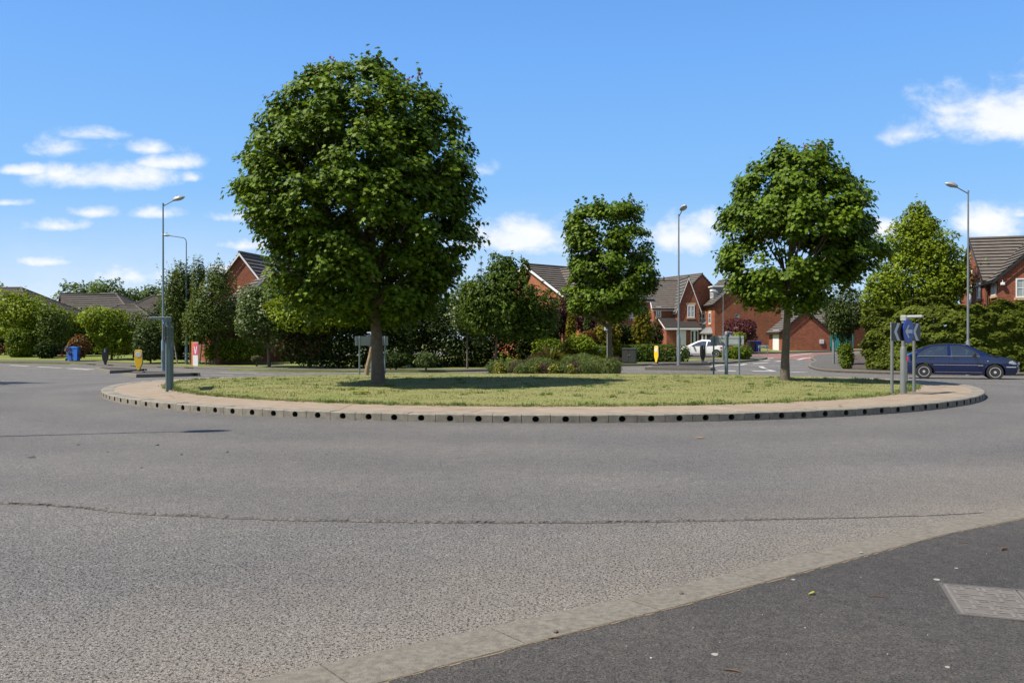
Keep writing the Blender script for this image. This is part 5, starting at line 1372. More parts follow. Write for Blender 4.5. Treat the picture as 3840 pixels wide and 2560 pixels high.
def street_lamp(label, base, H, arm, yaw, kind='straight', r=.075, z=None, door=True, group=None):
    """tapered column with thicker base, short arm and bowl head; arm points along local +x"""
    x, y = base; z0 = gzp(base) + .1 if z is None else z
    t = thing('street_lamp', label, 'street lamp', (x, y, z0), yaw, group)
    m = MB(); m.tube([(0, 0, -.1), (0, 0, 1.55), (0, 0, 1.68)], [r * 1.35, r * 1.35, r * .9], 14); b = m.build('base', M['steel'], t, smooth=True)
    m = MB(); m.bbox((-.05, -r * 1.35 - .012, .5), (.05, -r * 1.1, 1.1), .006); m.build('door', M['postgrey'], b)
    if kind == 'straight':
        m = MB(); m.tube([(0, 0, 1.6), (0, 0, H)], [r * .8, r * .5], 14); m.build('pole', M['steel'], t, smooth=True)
        m = MB(); m.tube([(0, 0, H), (0, 0, H + .1)], r * .62, 10); m.tube([(0, 0, H - .06), (arm * .45, 0, H + arm * .2)], .028, 8); m.build('arm', M['steel'], t, smooth=True)
        p = (arm * .42, 0, H + arm * .19); tilt = math.atan(.30)
    else:
        m = MB(); m.tube([(0, 0, 1.6), (0, 0, H * .72)], [r * .8, r * .7], 14); m.tube([(0, 0, H * .72), (0, 0, H - .32)], [r * .5, r * .45], 12); m.build('pole', M['steel'], t, smooth=True)
        m = MB(); pts = [(0, 0, H - .34)] + [(.28 - .28 * math.cos(a), 0, H - .34 + .3 * math.sin(a)) for a in (.4, .8, 1.2, 1.45)] + [(arm - .42, 0, H + .08)]; m.tube(pts, .03, 9); m.build('arm', M['steel'], t, smooth=True)
        p = (arm - .45, 0, H + .07); tilt = math.atan(.12)
    hd = bowl_head(*((.68, .19, .17) if kind == 'straight' else (.7, .13, .09)))
    h = hd.build('lamp_head', M['lamphead'], t, smooth=True); h.location = p; h.rotation_euler = (0, -tilt, 0)
    m = MB(); m.lathe([(.15, -.028), (.14, -.045), (.08, -.07), (.0, -.075)], 14); 
    m.v = [(v[0] * 1.6 + .36, v[1], v[2] + .01) for v in m.v]; m.build('lens', M['lens'], h, smooth=True)
    m = MB(); m.tube([(.3, 0, .14), (.3, 0, .22)], .028, 8); m.build('photocell', M['lamphead'], h)
    return t
p = hit(612, 1392, .15); street_lamp('tall straight street lamp on the traffic island behind the edge-on sign', p, CAMH - (770 - Y0) / F * p[1] - gzp(p) - .15, 1.15, R(5), z=gzp(p) + .165)
p = hit(699, 1365, .11); street_lamp('street lamp with a curved top beside the birch trees', p, CAMH - (889 - Y0) / F * p[1] - gzp(p) - .1, 1.5, R(180), 'curved')
p = hit(2545, 1370, .15); street_lamp('tall street lamp on the traffic island beside the slim yellow bollard', p, CAMH - (812 - Y0) / F * p[1] - gzp(p) - .14, 1.1, R(-82), z=gzp(p) + .165)
p = ((3630 - CX0) / F * 41.5, 41.5); street_lamp('tall street lamp standing in the conifer hedge, head turned to the road', p, CAMH - (722 - Y0) / F * p[1] - gzp(p) - .1, 1.25, R(180))
p = hit(1534, 1378, .11); street_lamp('street lamp whose top is hidden by the crown of the tallest maple', p, 7.6, 1.1, R(-120))
p = hit(2712, 1352, .1); street_lamp('short thin street lamp against the big brick gable', p, CAMH - (1108 - Y0) / F * p[1] - gzp(p) - .1, .8, R(178), r=.05)
p = hit(3126, 1364, .11); street_lamp('short street lamp at the road corner under the weeping birch', p, 4.9, .8, R(200), r=.062)
street_lamp('street lamp beyond the picture edge casting its long shadow over the road', (-11.5, 11.75), 8.0, 1.6, R(12))

def sign_text_arrow(fn, mb, c, s, mi=0):
    """white arrow pointing to local -x"""
    cx, cz = c
    pl = [(-.36, 0), (-.05, .27), (.09, .27), (-.11, .075), (.37, .075), (.37, -.075), (-.11, -.075), (.09, -.27), (-.05, -.27)]
    mb.prism([(cx + a * s, cz + b * s) for a, b in pl], fn, .0, .004, mi)

def island_sign():
    """lit keep-left sign: main post with lamp arm, round arrow sign, chevron board on two posts; front faces local -y"""
    t = thing('roundabout_sign', 'x', 'traffic sign')
    m = MB(); m.tube([(0, 0, -.2), (0, 0, 1.08), (0, 0, 1.16)], [.078, .078, .052], 18); pst = m.build('main_post', M['postgrey'], t, smooth=True)
    m = MB(); m.bbox((-.04, -.09, .3), (.04, -.07, .8), .006); m.build('door', M['postgrey'], pst)
    m = MB(); m.tube([(0, 0, 1.15), (0, 0, 1.83)], .05, 16); m.build('upper_post', M['postgrey'], t, smooth=True)
    m = MB(); m.bbox((-.06, -.09, 1.80), (.06, .06, 1.93), .015); m.bbox((-.05, -.47, 1.875), (.05, -.08, 1.928), .02); l = m.build('lamp_arm', M['lamphead'], t)
    m = MB(); m.box((-.036, -.44, 1.862), (.036, -.16, 1.876)); m.build('lens', M['lens'], l)
    m = MB(); m.lathe([(0, -.125), (.30, -.125), (.305, -.115), (.30, -.105), (0, -.105)], 40, axis='y', c=(0, 0, 1.53)); d = m.build('sign_disc', M['blue'], t, smooth=True)
    fn = lambda a, b, q: (a, -.1252 - q, b)
    m = MB(); sign_text_arrow(fn, m, (0, 1.53), .58); m.build('arrow', M['signwhite'], d)
    m = MB(); m.lathe([(.0, -.1045), (.29, -.1045), (.29, -.1), (.0, -.1)], 36, axis='y', c=(0, 0, 1.53)); m.build('sign_back', M['signgrey'], d)
    m = MB(); m.bbox((-.835, -.075, 1.30), (.835, -.058, 1.735), .006); b = m.build('chevron_board', M['signblack'], t)
    fn2 = lambda a, q2, q: (a, -.0752 - q, q2)
    m = MB()
    for cx in (-.55, .0, .55):
        m.prism([(cx - .17, 1.5175), (cx + .02, 1.735 - .004), (cx + .17, 1.735 - .004), (cx - .02, 1.5175), (cx + .17, 1.304), (cx + .02, 1.304)], fn2, 0, .003)
    m.build('chevrons', M['signwhite'], b)
    m = MB(); m.box((-.83, -.0575, 1.305), (.83, -.05, 1.73)); m.box((-.83, -.05, 1.36), (.83, -.03, 1.40)); m.box((-.83, -.05, 1.63), (.83, -.03, 1.67)); m.build('board_back', M['signgrey'], b)
    for sx in (-.64, .64):
        m = MB(); m.tube([(sx, .005, -.2), (sx, .005, 1.75)], .038, 14); p_ = m.build('post', M['postgrey'], t, smooth=True)
        m = MB()
        for h in (1.4, 1.66): m.lathe([(.040, h - .015), (.044, h - .01), (.044, h + .01), (.040, h + .015)], 14, c=(sx, .005, 0))
        m.build('clamp', M['steel'], p_)
    return t
sg0 = island_sign()
def put_sign(o, px, py, label, yaw=None, D=None):
    x, y = hit_island(px, py) if D is None else ((px - CX0) / F * D, D)
    nx, ny = x - IC[0], y - IC[1]
    o.location = (x, y, float(island_z(x, y))); o.rotation_euler = (0, 0, math.atan2(nx, -ny) if yaw is None else yaw)
    o['label'] = label; o['group'] = 'lit signs round the traffic island'
sgs = [sg0] + [copy_tree(sg0) for _ in range(3)]
put_sign(sgs[0], 3388, 1474, 'blue arrow sign with black and white chevron board beside the blue car', R(42))
put_sign(sgs[1], 635, 1462, 'sign seen edge-on with its lamp arm sticking out, near the yellow bollard', R(-73.0))
put_sign(sgs[2], 1396, 1399, 'grey sign back partly hidden by the trunk of the tallest maple', None, 37.8)
put_sign(sgs[3], 2724, 1403, 'grey sign back with three posts in front of the white car', None, 37.2)

def reslot(o, a, b):
    for ch in o.children_recursive:
        for sl in ch.material_slots:
            if sl.material == a: sl.link = 'OBJECT'; sl.material = b
M['postteal'] = pmat('weathered teal grey post', (0.115, 0.165, 0.175), 0.5, 0.12, 3.0, metallic=0.1)
M['poleblue'] = pmat('blue grey lamp column', (0.17, 0.24, 0.28), 0.45, 0.12, 3.0, metallic=0.2)
for o_ in (sgs[1], sgs[2], sgs[3]): reslot(o_, M['postgrey'], M['postteal'])
reslot(sgs[1], M['lamphead'], M['postteal'])
for o_ in list(COL.objects):
    if o_.name.startswith('street_lamp') and ('edge-on' in o_['label'] or 'curved' in o_['label'] or 'hidden' in o_['label']): reslot(o_, M['steel'], M['poleblue'])
def stake():
    x, y = (1372 - CX0) / F * 31.5, 31.5; z = float(island_z(x, y))
    t = MB(); t.tube([(0, 0, -.15), (.06, -.02, .35), (.14, -.03, .7), (.2, -.05, 1.08)], [.085, .075, .07, .06], 8)
    o = t.build('timber_stake', M['timber'], smooth=True); o.location = (x, y, z); o.scale = (1.15, 1.15, 1.0)
    tag(o, 'leaning weathered timber stake behind the trunk of the tallest maple', 'stake')
stake()

def bollard():
    t = thing('bollard', 'x', 'bollard')
    prof = [(-.165, 1.0), (-.13, 1.045), (0, 1.06), (.13, 1.045), (.165, 1.0), (.18, .6), (.172, .43), (.055, .13), (.04, .1), (-.04, .1), (-.055, .13), (-.172, .43), (-.18, .6)]
    fn = lambda a, b, q: (a, q, b)
    sh = lambda k: [(a * k, .57 + (b - .57) * (1 - (1 - k) * .45)) for a, b in prof]
    m = MB(); m.prism(prof, fn, -.03, .06); m.prism(sh(.86), fn, .06, .13); body = m.build('shell', M['black'], t)
    m = MB(); m.prism(sh(.985), fn, -.045, -.03); rim = m.build('rim', M['paleyellow'], body)
    m = MB(); m.prism(sh(.90), fn, -.058, -.045); pan = m.build('front_panel', M['yellow'], t)
    m = MB(); m.lathe([(0, -.066), (.125, -.066), (.13, -.0585), (0, -.0585)], 28, axis='y', c=(0, 0, .83)); m.build('disc', M['disc'], pan)
    m = MB()
    for i in range(4): m.box((-.028, .1302, .82 + i * .05), (.028, .134, .855 + i * .05))
    m.build('reflectors', M['signwhite'], body)
    m = MB(); m.tube([(0, .02, .05), (0, .02, .18)], [.085, .06], 12); ft = m.build('foot', M['rubber'], t, smooth=True)
    m = MB(); m.bbox((-.24, -.18, 0), (.24, .22, .05), .015); m.build('base_plate', M['iron'], t)
    return t
bo = bollard(); bs = [bo] + [copy_tree(bo) for _ in range(3)]
for o, (px, py, hgt, yaw, lb) in zip(bs, ((520, 1396, 1.07, R(6), 'yellow shield bollard with a white disc, facing the viewer'), (395, 1370, 1.05, R(192), 'black back of a shield bollard on the farther traffic island'),
                                        (2463, 1366, 1.0, R(-58), 'yellow shield bollard turned sideways on the island by the tall lamp'), (2634, 1358, 1.0, R(205), 'dark back of a shield bollard in front of the white car'))):
    x, y = hit(px, py, .173); o.location = (x, y, float(gz(x, y)) + .173); o.rotation_euler = (0, 0, yaw); o.scale = (hgt,) * 3; o['label'] = lb; o['group'] = 'bollards on the traffic islands'

def wheelie_bin(mat):
    t = thing('wheelie_bin', 'x', 'wheelie bin')
    m = MB(); vs = []
    for (w, y0, y1, z) in ((.21, -.2, .22, .06), (.225, -.22, .24, .5), (.26, -.29, .28, .93), (.285, -.315, .30, .94), (.285, -.315, .30, .98)): vs += [(-w, y0, z), (w, y0, z), (w, y1, z), (-w, y1, z)]
    m.add(vs, [(3, 2, 1, 0), (16, 17, 18, 19)] + [(4 * i + j, 4 * i + (j + 1) % 4, 4 * i + 4 + (j + 1) % 4, 4 * i + 4 + j) for i in range(4) for j in range(4)]); b = m.build('body', M[mat], t)
    m = MB(); m.add([(-.295, -.34, .985), (.295, -.34, .985), (.295, .31, .985), (-.295, .31, .985), (-.29, -.33, 1.03), (.29, -.33, 1.03), (.27, .30, 1.075), (-.27, .30, 1.075)], [(0, 3, 2, 1), (4, 5, 6, 7), (0, 1, 5, 4), (1, 2, 6, 5), (2, 3, 7, 6), (3, 0, 4, 7)])
    m.tube([(-.26, .33, 1.0), (-.26, .38, 1.0), (.26, .38, 1.0), (.26, .33, 1.0)], .018, 7); m.build('lid', M[mat], t)
    for sx in (-.25, .25):
        m = MB(); m.lathe([(.0, -.025), (.09, -.025), (.1, -.015), (.1, .015), (.09, .025), (0, .025)], 16, axis='x', c=(sx, .27, .1)); m.build('wheel', M['rubber'], t, smooth=True)
    m = MB(); m.tube([(-.25, .27, .1), (.25, .27, .1)], .014, 6); m.build('axle', M['black'], t)
    return t
def put(o, px, py, off, yaw, label, group=None, sc=1.0, dx=0.0):
    x, y = hit(px, py, off); o.location = (x + dx, y, gzp((x, y)) + off); o.rotation_euler = (0, 0, yaw); o.scale = (sc,) * 3; o['label'] = label
    if group: o['group'] = group
wb = wheelie_bin('binblue'); w2 = copy_tree(wb)
put(wb, 270, 1353, .111, R(84), 'blue wheelie bin farther back of the pair on the far pavement', 'blue wheelie bins on the pavement', 1.0, -.08); put(w2, 284, 1354, .111, R(80), 'blue wheelie bin in front of the other one on the far pavement', 'blue wheelie bins on the pavement', 1.0, .06)
for o_ in (wb, w2): o_.scale = (.84, .8, 1.0)
wd = wheelie_bin('binblack'); put(wd, 2819, 1322, .106, R(10), 'black wheelie bin next to the deep blue one by the brick gable', None)
we = wheelie_bin('bindeep'); put(we, 2840, 1322, .106, R(8), 'deep blue wheelie bin by the big brick gable')

def cabinet(px, py, w, h, mat, label, notice):
    x, y = hit(px, py, .11); z = gzp((x, y)) + .111
    t = thing('utility_cabinet', label, 'utility cabinet', (x, y, z), R(-14))
    m = MB(); m.box((-w / 2, -.2, -.05), (w / 2, .22, .08)); m.bbox((-w / 2 + .01, -.19, .08), (w / 2 - .01, .21, h - .06), .012); b = m.build('body', M[mat], t)
    m = MB(); m.bbox((-w / 2 - .02, -.22, h - .06), (w / 2 + .02, .24, h), .03); m.build('cap', M[mat], b)
    for sx in (-1, 1):
        m = MB(); m.bbox((sx * w / 4 - w / 4 + .03, -.202, .12), (sx * w / 4 + w / 4 - .03, -.19, h - .1), .003); d = m.build('door', M[mat], t)
        m = MB(); m.bbox((sx * .05 - .015, -.222, h * .5), (sx * .05 + .015, -.203, h * .5 + .1), .004); m.build('handle', M['steel'], d)
    if notice:
        m = MB(); m.box((-.16, -.2075, h * .32), (.16, -.203, h * .8)); nn = m.build('notice', M['signwhite'], t)
        m = MB(); m.box((-.13, -.2088, h * .6), (.13, -.2076, h * .645)); m.build('notice_stripe', M['teal'], nn)
        m = MB(); m.box((-.11, -.2088, h * .38), (-.03, -.2076, h * .47)); m.build('notice_mark', M['blue'], nn)
        m = MB()
        for q in (.70, .735, .52): m.box((-.12, -.2088, h * q), (.11, -.2076, h * q + .018))
        m.build('notice_lines', M['signgrey'], nn)
cabinet(2250, 1359, .98, 1.02, 'cabinet', 'green utility cabinet with a white notice on its door', True)
cabinet(2360, 1364, .86, .95, 'cabinetdark', 'dark brown green utility cabinet without a notice', False)

def simple_sign(name, label, px, py, off, posts, board, mats, yaw=0.0):
    """board given as (width, z0, z1); posts as x offsets"""
    x, y = hit(px, py, off); z = gzp((x, y)) + off
    t = thing(name, label, 'sign', (x, y, z), yaw)
    for a in posts:
        m = MB(); m.tube([(a, 0, -.1), (a, 0, board[2] - .01)], .024, 8); m.build('post', M['steel'], t)
    m = MB(); m.bbox((-board[0] / 2, -.045, board[1]), (board[0] / 2, -.026, board[2]), .004); b = m.build('board', M[mats[0]], t)
    return t, b
t, b = simple_sign('street_name_sign', 'low street name board on two posts in front of the brick gable', 2862, 1329, .1, (-.36, .36), (.85, .55, .76), ['signwhite'])
m = MB(); m.box((-.4, -.0475, .57), (-.2, -.0455, .74)); m.box((.2, -.0475, .57), (.4, -.0455, .74)); m.build('panel', M['teal'], b)
m = MB(); m.box((-.16, -.0475, .61), (.16, -.0455, .67)); m.build('lettering', M['cabinet'], b)
t, b = simple_sign('street_name_sign', 'street name board seen edge-on at the hedge corner', 3172, 1366, .105, (-.4, .4), (1.0, .95, 1.25), ['signwhite'], R(78))
t, b = simple_sign('small_sign', 'small plate on a thin tall pole at the hedge corner', 3163, 1362, .105, (0,), (.42, 1.9, 2.02), ['signwhite'], R(30))
# agent's board: white board with red header and a dark mark
x, y = (2278 - CX0) / F * 51.5, 51.5; z = gzp((x, y)) + .1
t = thing('agent_board', 'white sale board with red header half hidden by the smallest maple', 'sign', (x, y, z))
m = MB(); m.box((-.03, -.03, -.1), (.03, .03, 2.55)); m.build('post', M['white'], t)
m = MB(); m.bbox((-.22, -.055, 2.05), (.24, -.032, 2.5), .004); b = m.build('board', M['white'], t)
m = MB(); m.box((-.21, -.058, 2.36), (.23, -.0555, 2.49)); m.build('header', M['red'], b)
m = MB(); m.prism([(-.13, 2.1), (-.02, 2.33), (.02, 2.33), (.0, 2.25), (.05, 2.12), (.12, 2.2)], lambda a, c, q: (a, -.0555 - q, c), 0, .003); m.build('mark', M['signblack'], b)
# tall narrow red and white panel by the birch stems
y = 54.0; x = (734 - CX0) / F * y; z = gzp((x, y)) + .1
t = thing('banner_panel', 'tall narrow red and white panel beside the curved street lamp', 'sign', (x, y, z), R(-12))
m = MB(); m.bbox((-.19, -.04, 0), (.19, .04, 1.55), .008); b = m.build('panel', M['white'], t)
m = MB(); m.box((-.175, -.0435, .72), (.175, -.0405, 1.53)); r_ = m.build('red_print', M['pinkprint'], b)
m = MB(); m.prism([(-.12, 1.3), (-.06, 1.3), (0, .95), (.06, 1.3), (.12, 1.3), (.04, .8), (-.04, .8)], lambda a, c, q: (a, -.0436 - q, c), 0, .002); m.build('white_letter', M['white'], r_)
m = MB(); m.box((-.17, -.0452, 1.36), (.1, -.0437, 1.46)); m.build('orange_print', M['orange'], r_)
m = MB(); m.bbox((-.30, -.03, 0), (-.2, .04, 1.6), .005); m.build('side_post', M['orange'], t)
x, y = hit(232, 1340, .11); m = MB(); m.tube([(0, 0, -.1), (0, 0, .28)], .05, 8); o = m.build('marker_post', M['red']); o.location = (x, y, gzp((x, y)) + .1); tag(o, 'short red marker post at the foot of the thin garden tree', 'post')
x, y = hit(2712 + 6, 1346, .11); m = MB(); m.tube([(0, 0, -.1), (0, 0, .8), (0, 0, .83)], [.085, .085, .06], 12); o = m.build('metal_post', M['steel'], smooth=True); o.location = (x - .05, y, gzp((x, y)) + .1); tag(o, 'stubby grey metal post between the white car and the green corner bush', 'post')

# manhole cover in the near pavement
def manhole():
    c = [hit(*q) for q in ((3532, 2214.6), (3601.5, 2336))]
    ax = Vector((c[0][0] - c[1][0], c[0][1] - c[1][1])); yaw = math.atan2(-ax.x, ax.y) ; L = ax.length
    t = thing('manhole_cover', 'rectangular iron manhole cover set in the dark pavement', 'manhole cover', (c[1][0], c[1][1], .034), yaw)
    W = .78
    m = MB()
    for a, b in (((-.014, -.014), (W + .014, 0)), ((-.014, L), (W + .014, L + .014)), ((-.014, 0), (0, L)), ((W, 0), (W + .014, L))): m.box((*a, -.03), (*b, .007))
    f = m.build('frame', M['iron'], t)
    for i in range(2):
        x0, x1 = (.004, W / 2 - .003) if i == 0 else (W / 2 + .003, W - .004)
        m = MB(); m.box((x0, .004, -.03), (x1, L - .004, .002)); pl = m.build('plate', M['coverlow'], t)
        m = MB(); nx, ny = 4, 6; cw, ch = (x1 - x0 - .05) / nx, (L - .05) / ny
        m.box((x0 + .004, .008, .002), (x1 - .004, .022, .0065)); m.box((x0 + .004, L - .022, .002), (x1 - .004, L - .008, .0065)); m.box((x0 + .004, .022, .002), (x0 + .018, L - .022, .0065)); m.box((x1 - .018, .022, .002), (x1 - .004, L - .022, .0065))
        for a in range(nx):
            for b in range(ny):
                u, v = x0 + .025 + a * cw, .025 + b * ch; q = (a + b) % 4; w = .017
                X0, X1, Y0_, Y1 = u + .008, u + cw - .008, v + .008, v + ch - .008
                if q in (0, 1): m.box((X0, Y0_, .002), (X1, Y0_ + w, .0065))
                else: m.box((X0, Y1 - w, .002), (X1, Y1, .0065))
                if q in (0, 3): m.box((X0, Y0_ + w if q == 0 else Y0_, .002), (X0 + w, Y1 if q == 0 else Y1 - w, .0065))
                else: m.box((X1 - w, Y0_ + w if q == 1 else Y0_, .002), (X1, Y1 if q == 1 else Y1 - w, .0065))
        m.build('tread', M['cover'], pl)
manhole()

# small litter on the road and pavement
def litter():
    def pos(px, py):
        return hit(px, py)
    tw = pmat('twig', (0.13, 0.07, 0.04), 0.85, 0.3, 30.0); lf = pmat('fallen leaf', (0.42, 0.42, 0.06), 0.6, 0.25, 40.0); st = pmat('pebble', (0.10, 0.085, 0.07), 0.85, 0.4, 30.0); pale = pmat('pale stone', (0.42, 0.4, 0.37), 0.8, 0.2, 30.0); gum = pmat('old chewing gum', (0.27, 0.26, 0.24), 0.9, 0.1, 30.0); tan = pmat('dry leaf', (0.4, 0.24, 0.1), 0.7, 0.25, 40.0)
    def twig(px, py, L, r, a, label, z=.035, bend=.2):
        x, y = pos(px, py); m = MB(); m.tube([(-L / 2, 0, r), (-L / 6, L * bend * .3, r), (L / 5, L * bend * .25, r * 1.2), (L / 2, -L * bend * .1, r)], [r * .7, r, r, r * .5], 6); o = m.build('twig', tw, smooth=True); o.location = (x, y, z); o.rotation_euler = (0, 0, a); tag(o, label, 'twig')
    twig(3769, 2082, .06, .009, R(20), 'thick curled brown twig on the dark pavement beyond the manhole cover', bend=.7)
    twig(3290, 2270, .10, .003, R(-8), 'thin straight brown twig on the dark pavement')
    twig(2080, 2427, .07, .003, R(14), 'thin reddish twig on the kerb joint')
    twig(2745, 2552, .08, .004, R(-20), 'brown twig at the bottom edge of the pavement')
    twig(3620, 2060, .07, .003, R(-30), 'pale thin stalk on the dark pavement near the curled twig')
    def leaf(px, py, L, a, mat, label, z):
        x, y = pos(px, py); m = MB(); m.add([(-L / 2, 0, .004), (-L * .15, -L * .22, .012), (L * .3, -L * .12, .016), (L / 2, 0, .006), (L * .25, L * .14, .02), (-L * .2, L * .2, .008)], [(0, 1, 2, 3), (0, 3, 4, 5)]); o = m.build('fallen_leaf', mat); o.location = (x, y, z); o.rotation_euler = (0, 0, a); tag(o, label, 'leaf')
    leaf(3046, 2253, .05, R(10), lf, 'yellow green fallen leaf on the dark pavement', .034)
    leaf(2622, 1645, .16, R(-5), tan, 'tan dry leaf on the road near the kerb of the traffic island', .006)
    leaf(118, 1717, .12, R(15), st, 'dark crumpled leaf on the road', .006)
    def peb(px, py, r, mat, label, z, name='pebble', group=None, flat=.6):
        x, y = pos(px, py); bm = bmesh.new(); bmesh.ops.create_icosphere(bm, subdivisions=2, radius=r)
        for v in bm.verts: v.co *= 1 + .25 * math.sin(v.co.x * 90 / r * .05 + px) * math.cos(v.co.y * 3 / r); v.co.z *= flat
        me = bpy.data.meshes.new(name); bm.to_mesh(me); bm.free(); me.materials.append(mat); me.polygons.foreach_set('use_smooth', [True] * len(me.polygons)); o = bpy.data.objects.new(name, me); COL.objects.link(o); o.location = (x, y, z + r * flat * .6); tag(o, label, name.replace('_', ' '), group)
    peb(2555, 2244, .012, st, 'dark pebble lying on the dropped kerb', .022)
    peb(2084, 2393, .012, st, 'small dark stone at the kerb edge of the pavement', .03)
    for i, (px, py, r) in enumerate(((2442, 2503, .012), (1735, 2479, .011), (2860, 2340, .006), (2350, 2450, .006), (3080, 2340, .006), (3020, 2380, .008), (3700, 2100, .006), (2600, 2390, .006), (3330, 2480, .007), (2950, 2480, .006), (3480, 2420, .006), (3230, 2190, .006), (2700, 2440, .005))):
        peb(px, py, r * .48, pale, 'pale stone chip scattered on the dark pavement', .034 if i != 1 else .02, 'stone_chip', 'pale stone chips on the pavement')
    for i, (px, py, r) in enumerate(((3230, 2095, .026), (3515, 2198, .034), (2976, 2200, .022), (2682, 2480, .03), (3588, 2153, .02), (3555, 2530, .02))):
        x, y = pos(px, py); m = MB(); m.lathe([(r * .55, 0), (r * .5, .0015), (0.001, .002)], 18); m.v = [(v[0] * (1 + .15 * math.sin(v[1] * 200)), v[1], v[2]) for v in m.v]
        o = m.build('gum_blot', gum); o.location = (x, y, .0335); tag(o, 'flat grey blot of old gum on the pavement', 'gum blot', 'gum blots on the pavement')
    for i, (px, py, r) in enumerate(((292, 1668, .03), (404, 1695, .025), (680, 1706, .035), (852, 1696, .03), (590, 1671, .04), (1225, 1706, .025), (530, 1755, .025), (1190, 1695, .02))):
        peb(px, py, r * .6, st, 'dark crumb of dirt lying on the road', 0.0, 'dirt_crumb', 'dirt crumbs on the road', .5)
litter()

# ------------------------------------------------------------------ cars
def car(label, prof, wb, wr, arches, windows, ws, rw, paint, loc, yaw, scale, side_detail, lamps, rim_spokes=8, W=.84, nose_taper=.26, trim=True, mirror_x=1.80, roof_in=.23):
    """prof: side outline above the sill line from tail to nose; ws / rw: indices of the outline edge that is the screen; x forward from the rear axle"""
    t = thing('parked_car' if paint == 'carwhite' else 'car', label, 'car', loc, yaw); t.scale = (scale,) * 3
    zs = .2
    nose = max(p[0] for p in prof); tail = min(p[0] for p in prof); belt = .92
    def hw(x, z):
        w = W
        if z > belt: k = (z - belt) / .48; w -= roof_in * k ** 1.15
        if z < .5: w -= .05 * ((.5 - z) / .3) ** 1.5
        if .5 <= z <= belt: w -= .018 * ((z - .62) / .3) ** 2
        w -= nose_taper * max(0, (x - (nose - .75)) / .75) ** 2.2
        w -= .14 * max(0, ((tail + .5) - x) / .5) ** 2
        return w
    def arc(cx, r):
        out = []
        a0 = math.asin((zs - wr) / r)
        for i in range(19):
            a = a0 + (math.pi - 2 * a0) * i / 18; out.append((cx + r * math.cos(a), wr + r * math.sin(a)))
        return out
    def curve(pts):
        """round the outline a little"""
        out = [pts[0]]
        for a, b, c in zip(pts, pts[1:], pts[2:]):
            out += [(a[0] * .16 + b[0] * .84, a[1] * .16 + b[1] * .84), (c[0] * .16 + b[0] * .84, c[1] * .16 + b[1] * .84)]
        return out + [pts[-1]]
    outline = list(prof)
    side = outline + arc(wb, arches) + arc(0, arches)
    poly = []
    for p in side:
        if not poly or math.hypot(p[0] - poly[-1][0], p[1] - poly[-1][1]) > .004: poly.append(p)
    holes = windows
    vs, tri, loops = cdt(poly, .075, holes)
    m = MB()
    for sg in (-1, 1):
        m.add([(x, sg * hw(x, z), z) for x, z in vs], [f if sg < 0 else f[::-1] for f in tri], 0)
        lp = loops[0]; n = len(lp)      # inner return of the wheel arches and sills
        vin = [(x, sg * hw(x, z), z) for x, z in lp] + [(x, sg * (hw(x, z) - .16 if z < .72 else hw(x, z) - .002), z) for x, z in lp]
        m.add(vin, [(i, (i + 1) % n, n + (i + 1) % n, n + i) for i in range(n)], 1)
    # top skin over the outline
    K = 10; op = dense(outline, .09, closed=False)
    def row(x, z):
        w = hw(x, z); r = []
        for j in range(K + 1):
            y = -w + 2 * w * j / K; q = 1 - (y / w) ** 2
            cz = .035 * q if z > .55 else 0.0; cx = 0.0
            if x > nose - .5: cx = .13 * q * ((x - nose + .5) / .5)
            if x < tail + .35: cx = -.07 * q
            r.append((x + cx, y, z + cz))
        return r
    rows = [row(*p) for p in op]
    def seg_of(i):
        a = op[i]; b = op[i + 1]; mx, mz = (a[0] + b[0]) / 2, (a[1] + b[1]) / 2; best = None
        for k in range(len(outline) - 1):
            p, q = outline[k], outline[k + 1]; dx, dz = q[0] - p[0], q[1] - p[1]; tt = max(0, min(1, ((mx - p[0]) * dx + (mz - p[1]) * dz) / (dx * dx + dz * dz))); d = math.hypot(p[0] + dx * tt - mx, p[1] + dz * tt - mz)
            if best is None or d < best[0]: best = (d, k)
        return best[1]
    gl = {ws: MB(), rw: MB()}
    for i in range(len(op) - 1):
        k = seg_of(i)
        for j in range(K):
            quad = [rows[i][j], rows[i][j + 1], rows[i + 1][j + 1], rows[i + 1][j]]
            if k in gl and 1 <= j <= K - 2: gl[k].add(quad, [(0, 1, 2, 3)])
            else: m.add(quad, [(0, 1, 2, 3)], 0)
    m.add([(tail + .1, -.68, zs + .03), (nose - .25, -.62, zs + .03), (nose - .25, .62, zs + .03), (tail + .1, .68, zs + .03)], [(0, 1, 2, 3)], 1)
    body = m.build('body', [M[paint], M['black']], t, recalc=False)
    bm = bmesh.new(); bm.from_mesh(body.data); bmesh.ops.remove_doubles(bm, verts=bm.verts, dist=.003); bmesh.ops.recalc_face_normals(bm, faces=bm.faces); bm.to_mesh(body.data); bm.free()
    body.data.polygons.foreach_set('use_smooth', [True] * len(body.data.polygons)); body.data.set_sharp_from_angle(angle=R(38))
    gl[ws].build('windscreen', M['carglass'], t, smooth=True); gl[rw].build('rear_screen', M['carglass'], t, smooth=True)
    def patch(name, poly2, mat, sg, off, parent, step=.09):
        v2, tr2, lp2 = cdt(poly2, step); q = MB()
        q.add([(x, sg * (hw(x, z) + off), z) for x, z in v2], tr2)
        l = lp2[0]; n = len(l); q.add([(x, sg * (hw(x, z) + off), z) for x, z in l] + [(x, sg * (hw(x, z) - .01), z) for x, z in l], [(i, (i + 1) % n, n + (i + 1) % n, n + i) for i in range(n)])
        return q.build(name, M[mat] if isinstance(mat, str) else mat, parent, smooth=True)
    def strip_(pts, w):
        a = offset_line(pts, w / 2); b = offset_line(pts, -w / 2); return a + b[::-1]
